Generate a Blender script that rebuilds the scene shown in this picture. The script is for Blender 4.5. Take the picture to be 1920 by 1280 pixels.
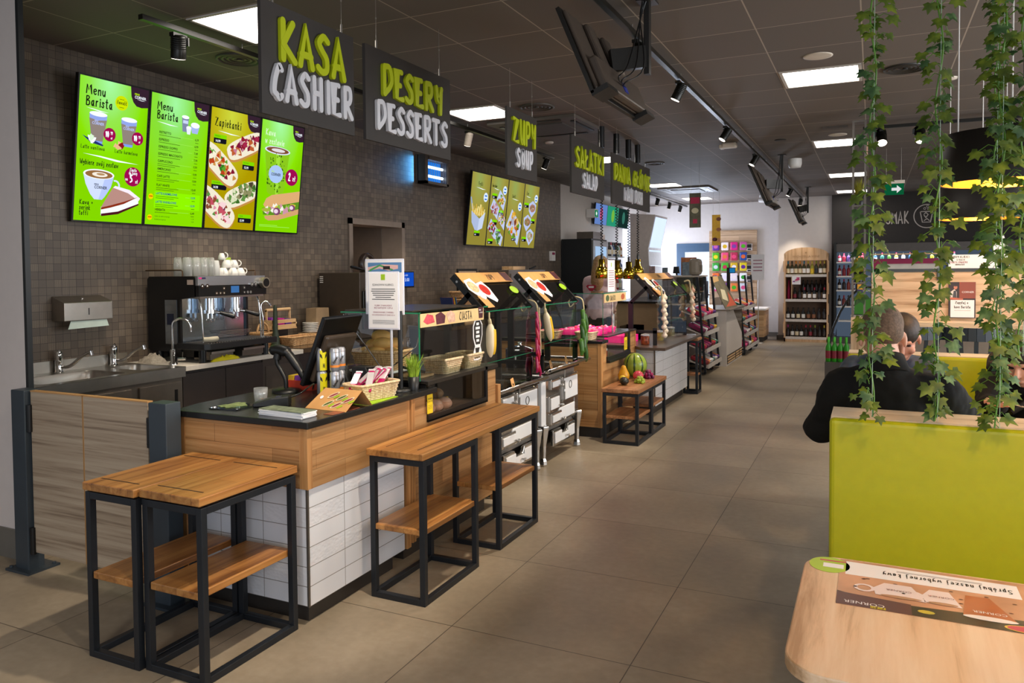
import bpy, math, random
from mathutils import Matrix, Vector
D = bpy.data
for o in list(D.objects): D.objects.remove(o)
S = bpy.context.scene
COL = S.collection
R = random.Random(7)
PI = math.pi
V = Vector
# ---------------------------------------------------------------- camera, world, exposure
cd = D.cameras.new('camera'); cam = D.objects.new('camera', cd); COL.objects.link(cam)
cd.sensor_width = 36; cd.lens = 26.717; cd.shift_y = -0.0453; cd.clip_start = .02
def cam_matrix(pitch=.03232, yaw=.44256, roll=-.00868):
    cp, sp, cy, sy = math.cos(pitch), math.sin(pitch), math.cos(yaw), math.sin(yaw)
    f = V((-sy*cp, cy*cp, -sp)); r = V((cy, sy, 0)); u = r.cross(f)
    r2 = r*math.cos(roll)+u*math.sin(roll); u2 = u*math.cos(roll)-r*math.sin(roll)
    return Matrix((r2, u2, -f)).transposed().to_4x4()
cam.matrix_world = Matrix.Translation((1.643, -2.826, 1.542)) @ cam_matrix()
S.camera = cam
w = D.worlds.new('world'); S.world = w; w.use_nodes = True
w.node_tree.nodes['Background'].inputs[0].default_value = (.80, .88, 1, 1)
w.node_tree.nodes['Background'].inputs[1].default_value = .55
vs = S.view_settings
vs.view_transform = 'Standard'; vs.look = 'None'; vs.gamma = 1; vs.use_curve_mapping = False
vs.exposure = 0.15
def area_light(name, loc, size, power, col=(1, 1, 1), look=None, sy=None):
    l = D.lights.new(name, 'AREA'); l.size = size; l.energy = power; l.color = col
    if sy: l.shape = 'RECTANGLE'; l.size_y = sy
    o = D.objects.new(name, l); COL.objects.link(o); o.location = loc
    if look: o.rotation_euler = (V(look)-V(loc)).to_track_quat('-Z', 'Y').to_euler()
    return o
def spot_light(loc, look, power, col=(1, .86, .68), ang=50, blend=.6, size=.04):
    l = D.lights.new('spot', 'SPOT'); l.energy = power; l.color = col; l.spot_size = math.radians(ang); l.spot_blend = blend
    l.shadow_soft_size = size
    o = D.objects.new('spot', l); COL.objects.link(o); o.location = loc
    o.rotation_euler = (V(look)-V(loc)).to_track_quat('-Z', 'Y').to_euler()
    return o
WARM = (1, .87, .72)
# daylight from the glazed front behind the viewer and from the far shop window
area_light('daylight_front', (3.2, -6.2, 1.9), 5.5, 95, (.86, .92, 1), (.8, 3, .6), 2.4)
area_light('side_fill', (6.4, 2.5, 1.7), 6.5, 270, (.9, .95, 1), (-1, 2.5, 1.7), 2.2)  # fill added to brighten the hanging signs; no window is built there
area_light('daylight_shop', (-2.1, 14.9, 1.5), .8, 70, (.72, .82, 1), (-1.6, 9, 1.4), 1.4)

# ---------------------------------------------------------------- materials
def lin(h):
    h = h.lstrip('#'); c = [int(h[i:i+2], 16)/255 for i in (0, 2, 4)]
    return tuple(x/12.92 if x <= .04045 else ((x+.055)/1.055)**2.4 for x in c)+(1,)
MATS = {}
class NT:
    def __init__(s, m): s.t = m.node_tree; s.n = s.t.nodes; s.l = s.t.links
    def __call__(s, typ, ins=None, **kw):
        x = s.n.new('ShaderNode'+typ)
        for k, v in kw.items(): setattr(x, k, v)
        for k, v in (ins or {}).items():
            if isinstance(v, bpy.types.NodeSocket): s.l.new(v, x.inputs[k])
            else: x.inputs[k].default_value = v
        return x
    def ramp(s, fac, stops, interp='LINEAR'):
        x = s('ValToRGB', {0: fac}); r = x.color_ramp; r.interpolation = interp
        while len(r.elements) < len(stops): r.elements.new(.5)
        for e, (p, c) in zip(r.elements, stops): e.position = p; e.color = lin(c) if isinstance(c, str) else c
        return x.outputs[0]
    def pos(s, scale=(1, 1, 1), world=True, off=(0, 0, 0)):
        p = s('NewGeometry').outputs['Position'] if world else s('TexCoord').outputs['Object']
        return s('Mapping', {0: p, 1: off, 3: scale}).outputs[0]
def newmat(name):
    m = D.materials.new(name); m.use_nodes = True; m.node_tree.nodes.clear()
    n = NT(m); out = n('OutputMaterial'); b = n('BsdfPrincipled'); n.l.new(b.outputs[0], out.inputs[0])
    return m, n, b, out
def mat(name, col='#808080', rough=.5, metal=0, noise=.06, scale=14, emit=0, coat=0, bump=0):
    if name in MATS: return MATS[name]
    m, n, b, out = newmat(name)
    c = lin(col)
    b.inputs['Roughness'].default_value = rough; b.inputs['Metallic'].default_value = metal
    b.inputs['Coat Weight'].default_value = coat
    nz = n('TexNoise', {'Vector': n.pos(world=False), 'Scale': scale, 'Detail': 3}).outputs[0]
    k = lambda f: tuple(min(1, x*f) for x in c[:3])+(1,)
    r = n.ramp(nz, [(.3, k(1-noise)), (.7, k(1+noise))])
    n.l.new(r, b.inputs['Base Color'])
    if bump:
        bp = n('Bump', {'Height': nz, 'Strength': bump, 'Distance': .01}); n.l.new(bp.outputs[0], b.inputs['Normal'])
    if emit:
        n.l.new(r, b.inputs['Emission Color']); b.inputs['Emission Strength'].default_value = emit
    MATS[name] = m; return m
def emi(name, col, k=1.0):
    if name in MATS: return MATS[name]
    m = D.materials.new(name); m.use_nodes = True; m.node_tree.nodes.clear(); n = NT(m)
    nz = n('TexNoise', {'Vector': n.pos(world=False), 'Scale': 3.0}).outputs[0]
    c = lin(col)
    r = n.ramp(nz, [(.3, tuple(x*.97 for x in c[:3])+(1,)), (.7, c)])
    e = n('Emission', {0: r, 1: k}); o = n('OutputMaterial', {0: e.outputs[0]})
    MATS[name] = m; return m
def glass(name, tint='#f4fbf7', refl=.06, op=0.0):
    if name in MATS: return MATS[name]
    m = D.materials.new(name); m.use_nodes = True; m.node_tree.nodes.clear(); n = NT(m)
    tr = n('BsdfTransparent', {0: lin(tint)}); gl = n('BsdfGlossy', {0: (1, 1, 1, 1), 1: .02})
    fr = n('Fresnel', {0: 1.45}).outputs[0]
    f2 = n('Math', {0: fr, 1: refl}, operation='ADD').outputs[0]
    mx = n('MixShader', {0: f2, 1: tr.outputs[0], 2: gl.outputs[0]})
    if op: mx = n('MixShader', {0: op, 1: mx.outputs[0], 2: n('BsdfTranslucent', {0: (1, 1, 1, 1)}).outputs[0]}); mx = n('MixShader', {0: op*.6, 1: mx.outputs[0], 2: n('BsdfDiffuse', {0: (1, 1, 1, 1)}).outputs[0]})
    n('OutputMaterial', {0: mx.outputs[0]}); MATS[name] = m; return m
def woodmat(name, base, dark, light, axis='x', scale=1.0, rough=.5, stripe=9, plank=None, world=False, pale=.5):
    """streaky wood whose grain runs along axis; plank=(length,height) adds staggered boards"""
    if name in MATS: return MATS[name]
    m, n, b, out = newmat(name)
    st = {'x': (.6, stripe, stripe), 'y': (stripe, .6, stripe), 'z': (stripe, stripe, .6)}[axis]
    p = n.pos(tuple(s*scale for s in st), world)
    warp = n('TexNoise', {'Vector': p, 'Scale': .7, 'Detail': 2}).outputs[1]
    p2 = n('VectorMath', {0: p, 1: warp}, operation='ADD').outputs[0]
    a = n('TexNoise', {'Vector': p2, 'Scale': 1.6, 'Detail': 6, 'Roughness': .65}).outputs[0]
    c = n.ramp(a, [(.33, dark), (.47, base), (.66, light)])
    if plank:
        q = n.pos((1, 1, 1), world)
        if axis == 'y': q = n('Mapping', {0: q, 2: (0, 0, -PI/2)}).outputs[0]
        sx = n('SeparateXYZ', {0: q})
        cx = n('CombineXYZ', {0: sx.outputs[0], 1: sx.outputs[2 if plank[2] == 'v' else 1]}).outputs[0]
        br = n('TexBrick', {'Vector': cx, 'Color1': (.55, .55, .55, 1), 'Color2': (1.0, 1.0, 1.0, 1), 'Mortar': (.3, .25, .2, 1), 'Scale': 1.0, 'Mortar Size': .0012, 'Brick Width': plank[0], 'Row Height': plank[1], 'Bias': .1})
        br.offset = .37
        c = n('MixRGB', {0: .75, 1: c, 2: br.outputs[0]}, blend_type='MULTIPLY').outputs[0]
    n.l.new(c, b.inputs['Base Color']); b.inputs['Roughness'].default_value = rough
    bp = n('Bump', {'Height': a, 'Strength': .15, 'Distance': .004}); n.l.new(bp.outputs[0], b.inputs['Normal'])
    MATS[name] = m; return m

# ---------------------------------------------------------------- mesh builder
class M:
    def __init__(s): s.v = []; s.f = []; s.mi = []; s.ms = []; s.cur = 0; s.T = Matrix(); s.sm = []; s.smooth = False
    def use(s, m):
        if m not in s.ms: s.ms.append(m)
        s.cur = s.ms.index(m); return s
    def add(s, vs, fs, smooth=None):
        o = len(s.v); s.v += [tuple(s.T @ V(p)) for p in vs]
        sm = s.smooth if smooth is None else smooth
        for f in fs: s.f.append(tuple(i+o for i in f)); s.mi.append(s.cur); s.sm.append(sm)
        return s
    def box(s, x0, x1, y0, y1, z0, z1):
        if x0 > x1: x0, x1 = x1, x0
        if y0 > y1: y0, y1 = y1, y0
        if z0 > z1: z0, z1 = z1, z0
        p = [(x, y, z) for z in (z0, z1) for y in (y0, y1) for x in (x0, x1)]
        return s.add(p, [(0, 2, 3, 1), (4, 5, 7, 6), (0, 1, 5, 4), (2, 6, 7, 3), (0, 4, 6, 2), (1, 3, 7, 5)], False)
    def bar(s, a, b, w, h=None, up=(0, 0, 1)):
        """square bar from a to b"""
        a, b = V(a), V(b); h = h or w; d = (b-a).normalized(); u = V(up)
        if abs(d.dot(u)) > .99: u = V((1, 0, 0))
        x = d.cross(u).normalized()*w/2; y = x.cross(d).normalized()*h/2
        p = [c+i*x+j*y for c in (a, b) for i, j in ((-1, -1), (1, -1), (1, 1), (-1, 1))]
        return s.add(p, [(3, 2, 1, 0), (4, 5, 6, 7), (0, 1, 5, 4), (1, 2, 6, 5), (2, 3, 7, 6), (3, 0, 4, 7)], False)
    def quad(s, *p): return s.add(list(p), [tuple(range(len(p)))], False)
    def tube(s, pts, r, n=10, cap=True):
        pts = [V(p) for p in pts]; rs = r if isinstance(r, (list, tuple)) else [r]*len(pts)
        vs = []; fs = []; prev = None
        for i, p in enumerate(pts):
            d = (pts[min(i+1, len(pts)-1)]-pts[max(i-1, 0)]).normalized()
            if prev is None:
                u = V((0, 0, 1)) if abs(d.z) < .9 else V((1, 0, 0)); x = d.cross(u).normalized()
            else:
                x = prev-d*prev.dot(d); x = x.normalized() if x.length > 1e-6 else d.orthogonal().normalized()
            prev = x; y = d.cross(x)
            for k in range(n):
                a = 2*PI*k/n; vs.append(p+(x*math.cos(a)+y*math.sin(a))*rs[i])
        for i in range(len(pts)-1):
            for k in range(n):
                a, b = i*n+k, i*n+(k+1) % n; fs.append((a, b, b+n, a+n))
        s.add(vs, fs, True)
        if cap:
            s.add(vs[:n], [tuple(range(n))[::-1]], False); s.add(vs[-n:], [tuple(range(n))], False)
        return s
    def cyl(s, a, b, r, r2=None, n=20): return s.tube([a, b], [r, r if r2 is None else r2], n)
    def lathe(s, prof, c=(0, 0, 0), n=24, sx=1, sy=1, smooth=True, caps=True):
        vs = []; fs = []; c = V(c)
        for r, z in prof:
            for k in range(n):
                a = 2*PI*k/n; vs.append(c+V((r*math.cos(a)*sx, r*math.sin(a)*sy, z)))
        for i in range(len(prof)-1):
            for k in range(n):
                a, b = i*n+k, i*n+(k+1) % n; fs.append((a, b, b+n, a+n))
        s.add(vs, fs, smooth)
        if caps:
            if prof[0][0] > 1e-4: s.add(vs[:n], [tuple(range(n))[::-1]], False)
            if prof[-1][0] > 1e-4: s.add(vs[-n:], [tuple(range(n))], False)
        return s
    def ball(s, c, r, n=14, m=9, q=None):
        r = (r, r, r) if not isinstance(r, (tuple, list)) else r
        q = q or Matrix.Identity(3); c = V(c); vs = []; fs = []
        for i in range(m+1):
            t = PI*i/m
            for k in range(n):
                a = 2*PI*k/n
                vs.append(c+q @ V((r[0]*math.sin(t)*math.cos(a), r[1]*math.sin(t)*math.sin(a), -r[2]*math.cos(t))))
        for i in range(m):
            for k in range(n):
                a, b = i*n+k, i*n+(k+1) % n; fs.append((a, b, b+n, a+n))
        return s.add(vs, fs, True)
    def prism(s, poly, o, ux, uy, depth):
        """2D polygon (counter-clockwise) in plane o+x*ux+y*uy, extruded by depth along ux x uy"""
        o, ux, uy = V(o), V(ux), V(uy); nn = ux.cross(uy).normalized()*depth
        n = len(poly); a = [o+ux*x+uy*y for x, y in poly]
        if depth == 0: return s.add(a, [tuple(range(n))], False)
        vs = a+[p+nn for p in a]
        fs = [tuple(range(n))[::-1], tuple(range(n, 2*n))]+[(i, (i+1) % n, (i+1) % n+n, i+n) for i in range(n)]
        return s.add(vs, fs, False)
    def build(s, name, m=None, parent=None, bevel=0, seg=2, inv=None):
        me = D.meshes.new(name); me.from_pydata(s.v, [], s.f)
        for x in ([m] if m else s.ms): me.materials.append(x)
        if not m: me.polygons.foreach_set('material_index', s.mi)
        me.polygons.foreach_set('use_smooth', s.sm); me.update()
        o = D.objects.new(name, me); COL.objects.link(o)
        if parent:
            o.parent = parent
            l = parent.location if parent.type == 'EMPTY' else V((0, 0, 0))
            o.matrix_parent_inverse = Matrix.Translation(-V(l))
        if bevel:
            b = o.modifiers.new('bevel', 'BEVEL'); b.width = bevel; b.segments = seg; b.limit_method = 'ANGLE'; b.angle_limit = .6
        return o
def tag(o, label, cat, group=None):
    o['label'] = label; o['category'] = cat
    if group: o['group'] = group
    return o
def thing(name, label, cat, loc=(0, 0, 0), group=None):
    o = D.objects.new(name, None); COL.objects.link(o); o.location = loc; o.empty_display_size = .1
    return tag(o, label, cat, group)
def struct(o): o['kind'] = 'structure'; return o
def dup(root, loc, label=None, rotz=None, group=None):
    r = root.copy(); COL.objects.link(r); r.location = loc
    if rotz is not None: r.rotation_euler = (0, 0, rotz)
    if label: r['label'] = label
    if group: r['group'] = group
    for ch in list(root.children):
        c = ch.copy(); COL.objects.link(c); c.parent = r; c.matrix_parent_inverse = ch.matrix_parent_inverse.copy()
        for g in ch.children:
            d = g.copy(); COL.objects.link(d); d.parent = c; d.matrix_parent_inverse = g.matrix_parent_inverse.copy()
    return r
ORD = ['first', 'second', 'third', 'fourth', 'fifth', 'sixth', 'seventh', 'eighth', 'ninth', 'tenth', 'eleventh', 'twelfth']
def arc(cx, cy, r, a0, a1, n=12, ry=None):
    ry = r if ry is None else ry
    return [(cx+r*math.cos(a0+(a1-a0)*i/n), cy+ry*math.sin(a0+(a1-a0)*i/n)) for i in range(n+1)]
def ell(cx, cy, rx, ry=None, n=28): return arc(cx, cy, rx, 0, 2*PI*(n-1)/n, n-1, rx if ry is None else ry)
def spline(pts, n=6):
    """Catmull-Rom through points"""
    P = [V(p) for p in pts]; P = [P[0]*2-P[1]]+P+[P[-1]*2-P[-2]]; out = []
    for i in range(1, len(P)-2):
        a, b, c, d = P[i-1:i+3]
        for k in range(n):
            t = k/n; out.append(.5*((2*b)+(c-a)*t+(2*a-5*b+4*c-d)*t*t+(3*b-a-3*c+d)*t**3))
    return out+[P[-2]]
# ---------------------------------------------------------------- lettering
G = {  # hand-drawn strokes: x 0-9, y 0-9 (a=10, b=11, z=-1 y=-2 x=-3); ~ marks a curve
'A': '00 4a 80|~13 43 73', 'B': '10 1a|~1a 5a 68 15|~15 65 72 50 10', 'C': '~79 5a 26 12 31 50 71', 'D': '10 1a|~1a 6a 86 63 10',
'E': '6a 1a 10 70|15 55', 'F': '6a 1a 10|15 55', 'G': '~79 5a 26 12 40 71 75|75 44', 'H': '10 1a|70 7a|15 75', 'I': '30 3a', 'J': '~6a 62 40 11',
'K': '10 1a|7a 14|14 80', 'L': '1a 10 70', 'M': '00 1a 44 7a 90', 'N': '10 1a 70 7a', 'O': '~4a 15 31 50 75 5a 4a', 'P': '10 1a|~1a 6a 77 54 14',
'R': '10 1a|~1a 6a 77 55 15|25 80', 'S': '~79 4a 18 36 64 61 30 01', 'T': '0a 8a|4a 40', 'U': '~1a 13 30 52 7a|7a 70', 'V': '0a 30 7a', 'W': '0a 20 47 70 9a',
'X': '00 7a|0a 70', 'Y': '~1a 26 45 7a|7a 60', 'Z': '0a 7a 00 80',
'a': '~56 25 12 30 54|56 51 60', 'b': '1a 10|~14 46 54 51 20 11', 'c': '~55 26 12 30 51', 'd': '5a 50|~55 26 12 30 52', 'e': '~13 54 46 15 12 30 51', 'f': '~5a 39 30|16 46',
'g': '~56 25 12 31 55|~56 5y 2x', 'h': '10 1a|~14 36 54 50', 'i': '20 26|28 29', 'j': '~36 3y 0x|38 39', 'k': '10 1a|46 13 50', 'l': '~2a 21 30', 'm': '10 16|~15 36 40|~45 66 70',
'n': '10 16|~14 36 55 50', 'o': '~36 13 30 53 36', 'p': '16 1x|~15 46 53 30 11', 'r': '10 16|~14 36 46', 's': '~55 26 24 42 30 01', 't': '~2a 21 40|07 47', 'u': '~16 12 30 53|56 50', 'v': '06 20 46',
'w': '06 20 35 50 76', 'y': '~16 13 33 56|~56 4z 1x', 'z': '06 46 00 50', 'x': '06 50|00 56', '+': '14 54|36 32',
'0': '~3a 15 30 55 3a', '1': '18 3a 30', '2': '~18 3a 58 10|10 60', '3': '~1a 4a 46 56 40 01', '5': '5a 1a 16|~16 45 52 10', '9': '~57 27 1a 5a 57|57 40', '4': '4a 03 63|40 48', '6': '~4a 13 30 52 35 13', '7': '0a 5a 20', '8': '~35 18 3a 58 35 12 30 52 35',
' ': '', '-': '14 44', ',': '~11 0y', '.': '11 10', ':': '12 11|16 15'}
G['Ł'] = G['L']+'|04 57'; G['ł'] = G['l']+'|04 47'; G['Ó'] = G['O']+'|4b 6d'; G['ó'] = G['o']+'|38 4a'; G['ś'] = G['s']+'|38 4a'; G['ć'] = G['c']+'|38 4a'; G['ż'] = G['z']+'|28 29'
def num(c): return {'z': -1, 'y': -2, 'x': -3, 'a': 10, 'b': 11, 'c': 12, 'd': 13}.get(c) if not c.isdigit() else int(c)
def gw(ch):
    if ch == ' ': return 4
    xs = [num(t.strip('~')[0]) for t in G[ch].replace('|', ' ').split()]; return max(xs)
def hand(m, text, o, ux, uy, h, r, depth=.002, sx=.62, gap=.22, center=False, n=None):
    """brush lettering: every stroke a round-ended ribbon; h = cap height"""
    o, ux, uy = V(o), V(ux), V(uy); k = h/10; kx = k*sx*1.0
    W = sum(gw(c)*kx+gap*h for c in text)-gap*h
    x0 = -W/2 if center else 0; ks = 0
    for ch in text:
        for st in G[ch].split('|'):
            if not st: continue
            cv = st[0] == '~'; pts = [(num(t[0])*kx, num(t[1])*k) for t in st.strip('~').split()]
            if cv: pts = [(p.x, p.y) for p in spline([(a, b, 0) for a, b in pts], n or 4)]
            ks += 1; ribbon(m, [(x0+a, b) for a, b in pts], o, ux, uy, r, depth*(1+.05*(ks % 4)) if depth else 0)
        x0 += gw(ch)*kx+gap*h
    return W
def ribbon(m, pts, o, ux, uy, r, depth):
    o, ux, uy = V(o), V(ux), V(uy)
    L = []; Rr = []; P = [V((a, b, 0)) for a, b in pts]
    for i, p in enumerate(P):
        d = P[min(i+1, len(P)-1)]-P[max(i-1, 0)]; d = d.normalized() if d.length > 1e-9 else V((1, 0, 0)); nn = V((-d.y, d.x, 0))
        if 0 < i < len(P)-1:
            a = (P[i]-P[i-1]).normalized(); c = max(.5, V((-a.y, a.x, 0)).dot(nn)); k = r/c
        else: k = r
        L.append(p+nn*k); Rr.append(p-nn*k)
    d0 = (P[0]-P[1]).normalized(); d1 = (P[-1]-P[-2]).normalized()
    def capp(c, d, nn): return [c+(nn*math.cos(t)+d*math.sin(t))*r for t in (PI*.2, PI*.4, PI*.6, PI*.8)]
    n0 = V((-d0.y, d0.x, 0)); n1 = V((-d1.y, d1.x, 0))
    # order: right side forward, end cap, left side back, start cap  (counter-clockwise)
    A = capp(P[-1], d1, -n1); B = capp(P[0], d0, -n0)
    n = len(P)
    def w(p, z): return o+ux*p.x+uy*p.y+nz*z
    nz = ux.cross(uy).normalized()
    vs = []; fs = []
    for z in ((0, depth) if depth else (0,)): vs += [w(p, z) for p in Rr]+[w(p, z) for p in L]+[w(p, z) for p in A]+[w(p, z) for p in B]
    nv = 2*n+8; t = nv if depth else 0
    for i in range(n-1): fs.append((t+i, t+i+1, t+n+i+1, t+n+i))
    a0 = 2*n; b0 = 2*n+4
    fs.append((t+n-1, t+a0, t+a0+1, t+a0+2, t+a0+3, t+2*n-1)); fs.append((t+n, t+b0, t+b0+1, t+b0+2, t+b0+3, t+0))
    if depth:
        ring = list(range(n))+list(range(a0, a0+4))+list(range(2*n-1, n-1, -1))+list(range(b0, b0+4))
        for i in range(len(ring)):
            a, b = ring[i], ring[(i+1) % len(ring)]; fs.append((a, b, b+nv, a+nv))
    m.add(vs, fs, False)
def ftext(m, body, o, ux, uy, size, align='LEFT', bold=0, sx=1.0, spacing=1.0):
    """printed lettering as flat mesh added to builder m; o = left baseline (or centre/right by align)"""
    c = D.curves.new('t', 'FONT'); c.body = body; c.size = size; c.align_x = align; c.offset = bold; c.resolution_u = 2; c.space_line = spacing
    ob = D.objects.new('t', c); COL.objects.link(ob)
    dg = bpy.context.evaluated_depsgraph_get(); me = D.meshes.new_from_object(ob.evaluated_get(dg))
    o, ux, uy = V(o), V(ux), V(uy)
    m.add([o+ux*(v.co.x*sx)+uy*v.co.y for v in me.vertices], [tuple(p.vertices) for p in me.polygons], False)
    D.objects.remove(ob); D.curves.remove(c); D.meshes.remove(me)
# ================================================================ ROOM
H = 3.05
X, Yv, Z = V((1, 0, 0)), V((0, 1, 0)), V((0, 0, 1))
# floor: 0.8 m concrete-look tiles
m, n, b, _ = newmat('floor tiles')
p = n.pos()
br = n('TexBrick', {'Vector': p, 'Color1': (.0, .0, .0, 1), 'Color2': (1, 1, 1, 1), 'Mortar': (.5, .5, .5, 1), 'Scale': 1.0, 'Mortar Size': .0022, 'Mortar Smooth': .1, 'Brick Width': .8, 'Row Height': .8})
br.offset = 0
n1 = n('TexNoise', {'Vector': p, 'Scale': 1.3, 'Detail': 9, 'Roughness': .62}).outputs[0]
n2 = n('TexNoise', {'Vector': n.pos((1, 1, 1), off=(3, 5, 0)), 'Scale': 26, 'Detail': 4}).outputs[0]
mixn = n('MixRGB', {0: .22, 1: n1, 2: n2}).outputs[0]
c = n.ramp(mixn, [(.30, '#7f7362'), (.5, '#938571'), (.70, '#a69884')])
c = n('MixRGB', {0: .12, 1: c, 2: br.outputs[0]}, blend_type='SOFT_LIGHT').outputs[0]
c = n('MixRGB', {0: br.outputs[1], 1: c, 2: lin('#4c4136')}).outputs[0]
n.l.new(c, b.inputs['Base Color'])
n.l.new(n.ramp(n1, [(.3, (.42, .42, .42, 1)), (.7, (.55, .55, .55, 1))]), b.inputs['Roughness'])
n.l.new(n('Bump', {'Height': n('Math', {0: n1, 1: br.outputs[1]}, operation='SUBTRACT').outputs[0], 'Strength': .05, 'Distance': .003}).outputs[0], b.inputs['Normal'])
FLOOR = m
struct(M().box(-6, 7, -7, 16, -.1, 0).build('floor', FLOOR))
# ceiling: lay-in panels on a fine grid
m, n, b, _ = newmat('ceiling panels')
p = n.pos(off=(-.365, -.458, 0))
br = n('TexBrick', {'Vector': p, 'Color1': (.36, .36, .36, 1), 'Color2': (.64, .64, .64, 1), 'Mortar': (1, 1, 1, 1), 'Scale': 1.0, 'Mortar Size': .0045, 'Brick Width': .605, 'Row Height': .5865})
br.offset = 0
c = n('MixRGB', {0: .25, 1: lin('#6a615a'), 2: br.outputs[0]}, blend_type='OVERLAY').outputs[0]
c = n('MixRGB', {0: br.outputs[1], 1: c, 2: lin('#a99c8e')}).outputs[0]
n.l.new(c, b.inputs['Base Color']); b.inputs['Roughness'].default_value = .75
struct(M().box(-6, 7, -7, 16, H, H+.1).build('ceiling', m))
# mosaic wall
m, n, b, _ = newmat('mosaic wall')
p = n.pos()
sx = n('SeparateXYZ', {0: p}); cv = n('CombineXYZ', {0: sx.outputs[1], 1: sx.outputs[2]}).outputs[0]
br = n('TexBrick', {'Vector': cv, 'Scale': 1.0, 'Mortar Size': .0012, 'Brick Width': .052, 'Row Height': .052}); br.offset = 0
cell = n('VectorMath', {0: n('VectorMath', {0: cv, 1: (19.2308, 19.2308, 1)}, operation='MULTIPLY').outputs[0]}, operation='FLOOR').outputs[0]
wn = n('TexWhiteNoise', {0: cell}, noise_dimensions='2D')
big = n('TexNoise', {'Vector': p, 'Scale': 2.2, 'Detail': 2}).outputs[0]
st = n('TexWave', {'Vector': cv, 'Scale': 26.0, 'Distortion': 1.5, 'Detail': 2}).outputs[1]
k = n('MixRGB', {0: .28, 1: wn.outputs[0], 2: big}).outputs[0]
c = n.ramp(k, [(.05, '#5c5148'), (.5, '#695d51'), (.95, '#7a6c5d')])
hs = n('Math', {0: wn.outputs[0], 1: .6}, operation='GREATER_THAN').outputs[0]
c = n('MixRGB', {0: n('Math', {0: hs, 1: .25}, operation='MULTIPLY').outputs[0], 1: c, 2: st}, blend_type='OVERLAY').outputs[0]
c = n('MixRGB', {0: br.outputs[1], 1: c, 2: lin('#2c2622')}).outputs[0]
n.l.new(c, b.inputs['Base Color']); b.inputs['Roughness'].default_value = .48
MOS = m
wx = -3.24
M_ = M().box(-3.4, wx, -1.2, 3.55, 0, H).box(-3.4, wx, 4.56, 9.47, 0, H).box(-3.4, wx, 3.55, 4.56, 2.09, H)
struct(M_.build('wall_left', MOS))
white = mat('white wall', '#d3ccc6', .7, noise=.02)
struct(M().box(-3.45, -3.3, 9.47, 15.3, 0, H).build('wall_far_left', white))
struct(M().box(-3.3, -2.55, 15.2, 15.3, 0, H).box(-2.55, -1.62, 15.2, 15.3, 2.14, H).box(-1.62, -.19, 15.2, 15.3, 0, H).build('wall_back', white))
struct(M().box(-.19, .88, 14.5, 15.3, 0, H).build('wall_pillar', white))
dark = mat('dark wall', '#2b2624', .6)
struct(M().box(.88, 7, 14.35, 15.3, 0, H).build('wall_back_right', dark))
struct(M().box(6.9, 7, -7, 14.35, 0, H).build('wall_right', white))
gr = mat('grey tile plinth', '#6d6962', .5)
struct(M().box(-1.62, -.185, 15.17, 15.2, 0, .1).box(-.2, .0, 14.47, 14.5, 0, .1).box(-.22, -.19, 14.47, 15.2, 0, .1).build('baseboard_back', gr))
# white column at the left edge of the view and its dark trim
wc = mat('column white', '#d9cfca', .6, noise=.02)
struct(M().box(-3.4, -2.432, -.29, -.262, 0, H).build('wall_column', wc))
struct(M().box(-3.4, -2.434, -.302, -.29, 0, .16).build('baseboard_column', gr))
struct(M().box(-2.432, -2.41, -.29, -.262, 0, H).build('trim_1', mat('dark trim', '#1d2123', .4)))
# kitchen doorway in the mosaic wall
fr = mat('door frame beige', '#8a7a6c', .5)
zeb = woodmat('zebra laminate horizontal y', '#a58a70', '#70594a', '#b8a088', 'y', 1.0, .45, 26)
t = M()
t.box(-3.5, wx+.02, 3.54, 3.60, 0, 2.10).box(-3.5, wx+.02, 4.51, 4.57, 0, 2.10).box(-3.5, wx+.02, 3.54, 4.57, 2.04, 2.10)
d = struct(t.build('door_1', fr))
M().box(-3.9, -3.5, 4.50, 4.56, 0, 2.2).box(-4.0, -3.4, 3.3, 4.6, 2.1, 2.2).build('corridor_wall', mat('corridor brown', '#6b5d52', .6), d)
M().box(-4.0, -3.9, 3.2, 4.6, 0, 2.2).build('corridor_panel', zeb, d)
area_light('corridor_lamp', (-3.6, 3.75, 2.0), .25, 2.2, WARM)
# glazed door to the forecourt at the far end
blue = mat('blue grey frame', '#33506a', .4)
t = M().box(-2.55, -2.37, 15.16, 15.24, 0, 2.14).box(-1.71, -1.62, 15.16, 15.24, 0, 2.14).box(-2.37, -1.71, 15.16, 15.24, 1.94, 2.14)
d2 = struct(t.build('door_2', blue))
M().box(-2.37, -1.71, 15.19, 15.2, 0, 1.94).build('pane', glass('door glass', '#eef6ff'), d2)
# bright yard outside, stood in for by one glowing plane
struct(M().box(-6, 2, 19, 19.1, -1, 5).build('yard_glow_plane', emi('outdoor glare', '#f2f6ff', 1.6)))
# ---------------------------------------------------------------- ceiling lights
PANEL = emi('panel light', '#fff6ec', 9.0)
PF = mat('panel frame white', '#c8c2ba', .5)
def panel(x, y, label):
    t = thing('ceiling_light', label, 'ceiling light', (x, y, H), 'square ceiling light panels')
    f = M()
    for a in (-1, 1): f.box(x-.29, x+.29, y+a*.27-.012, y+a*.27+.012, H-.008, H+.001).box(x+a*.278-.012, x+a*.278+.012, y-.27, y+.27, H-.008, H+.001)
    f.build('frame', PF, t)
    M().quad((x-.268, y-.26, H-.005), (x-.268, y+.26, H-.005), (x+.268, y+.26, H-.005), (x+.268, y-.26, H-.005)).build('diffuser', PANEL, t)
def cellx(k): return .365+.605*k-.3025+.605  # centre of ceiling cell k (0 = right of the line x=.97-.605)
gx = lambda x: .97-.605*round((.97-x)/.605)
gy = lambda y: .458+.5865*round((y-.458)/.5865)
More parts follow.
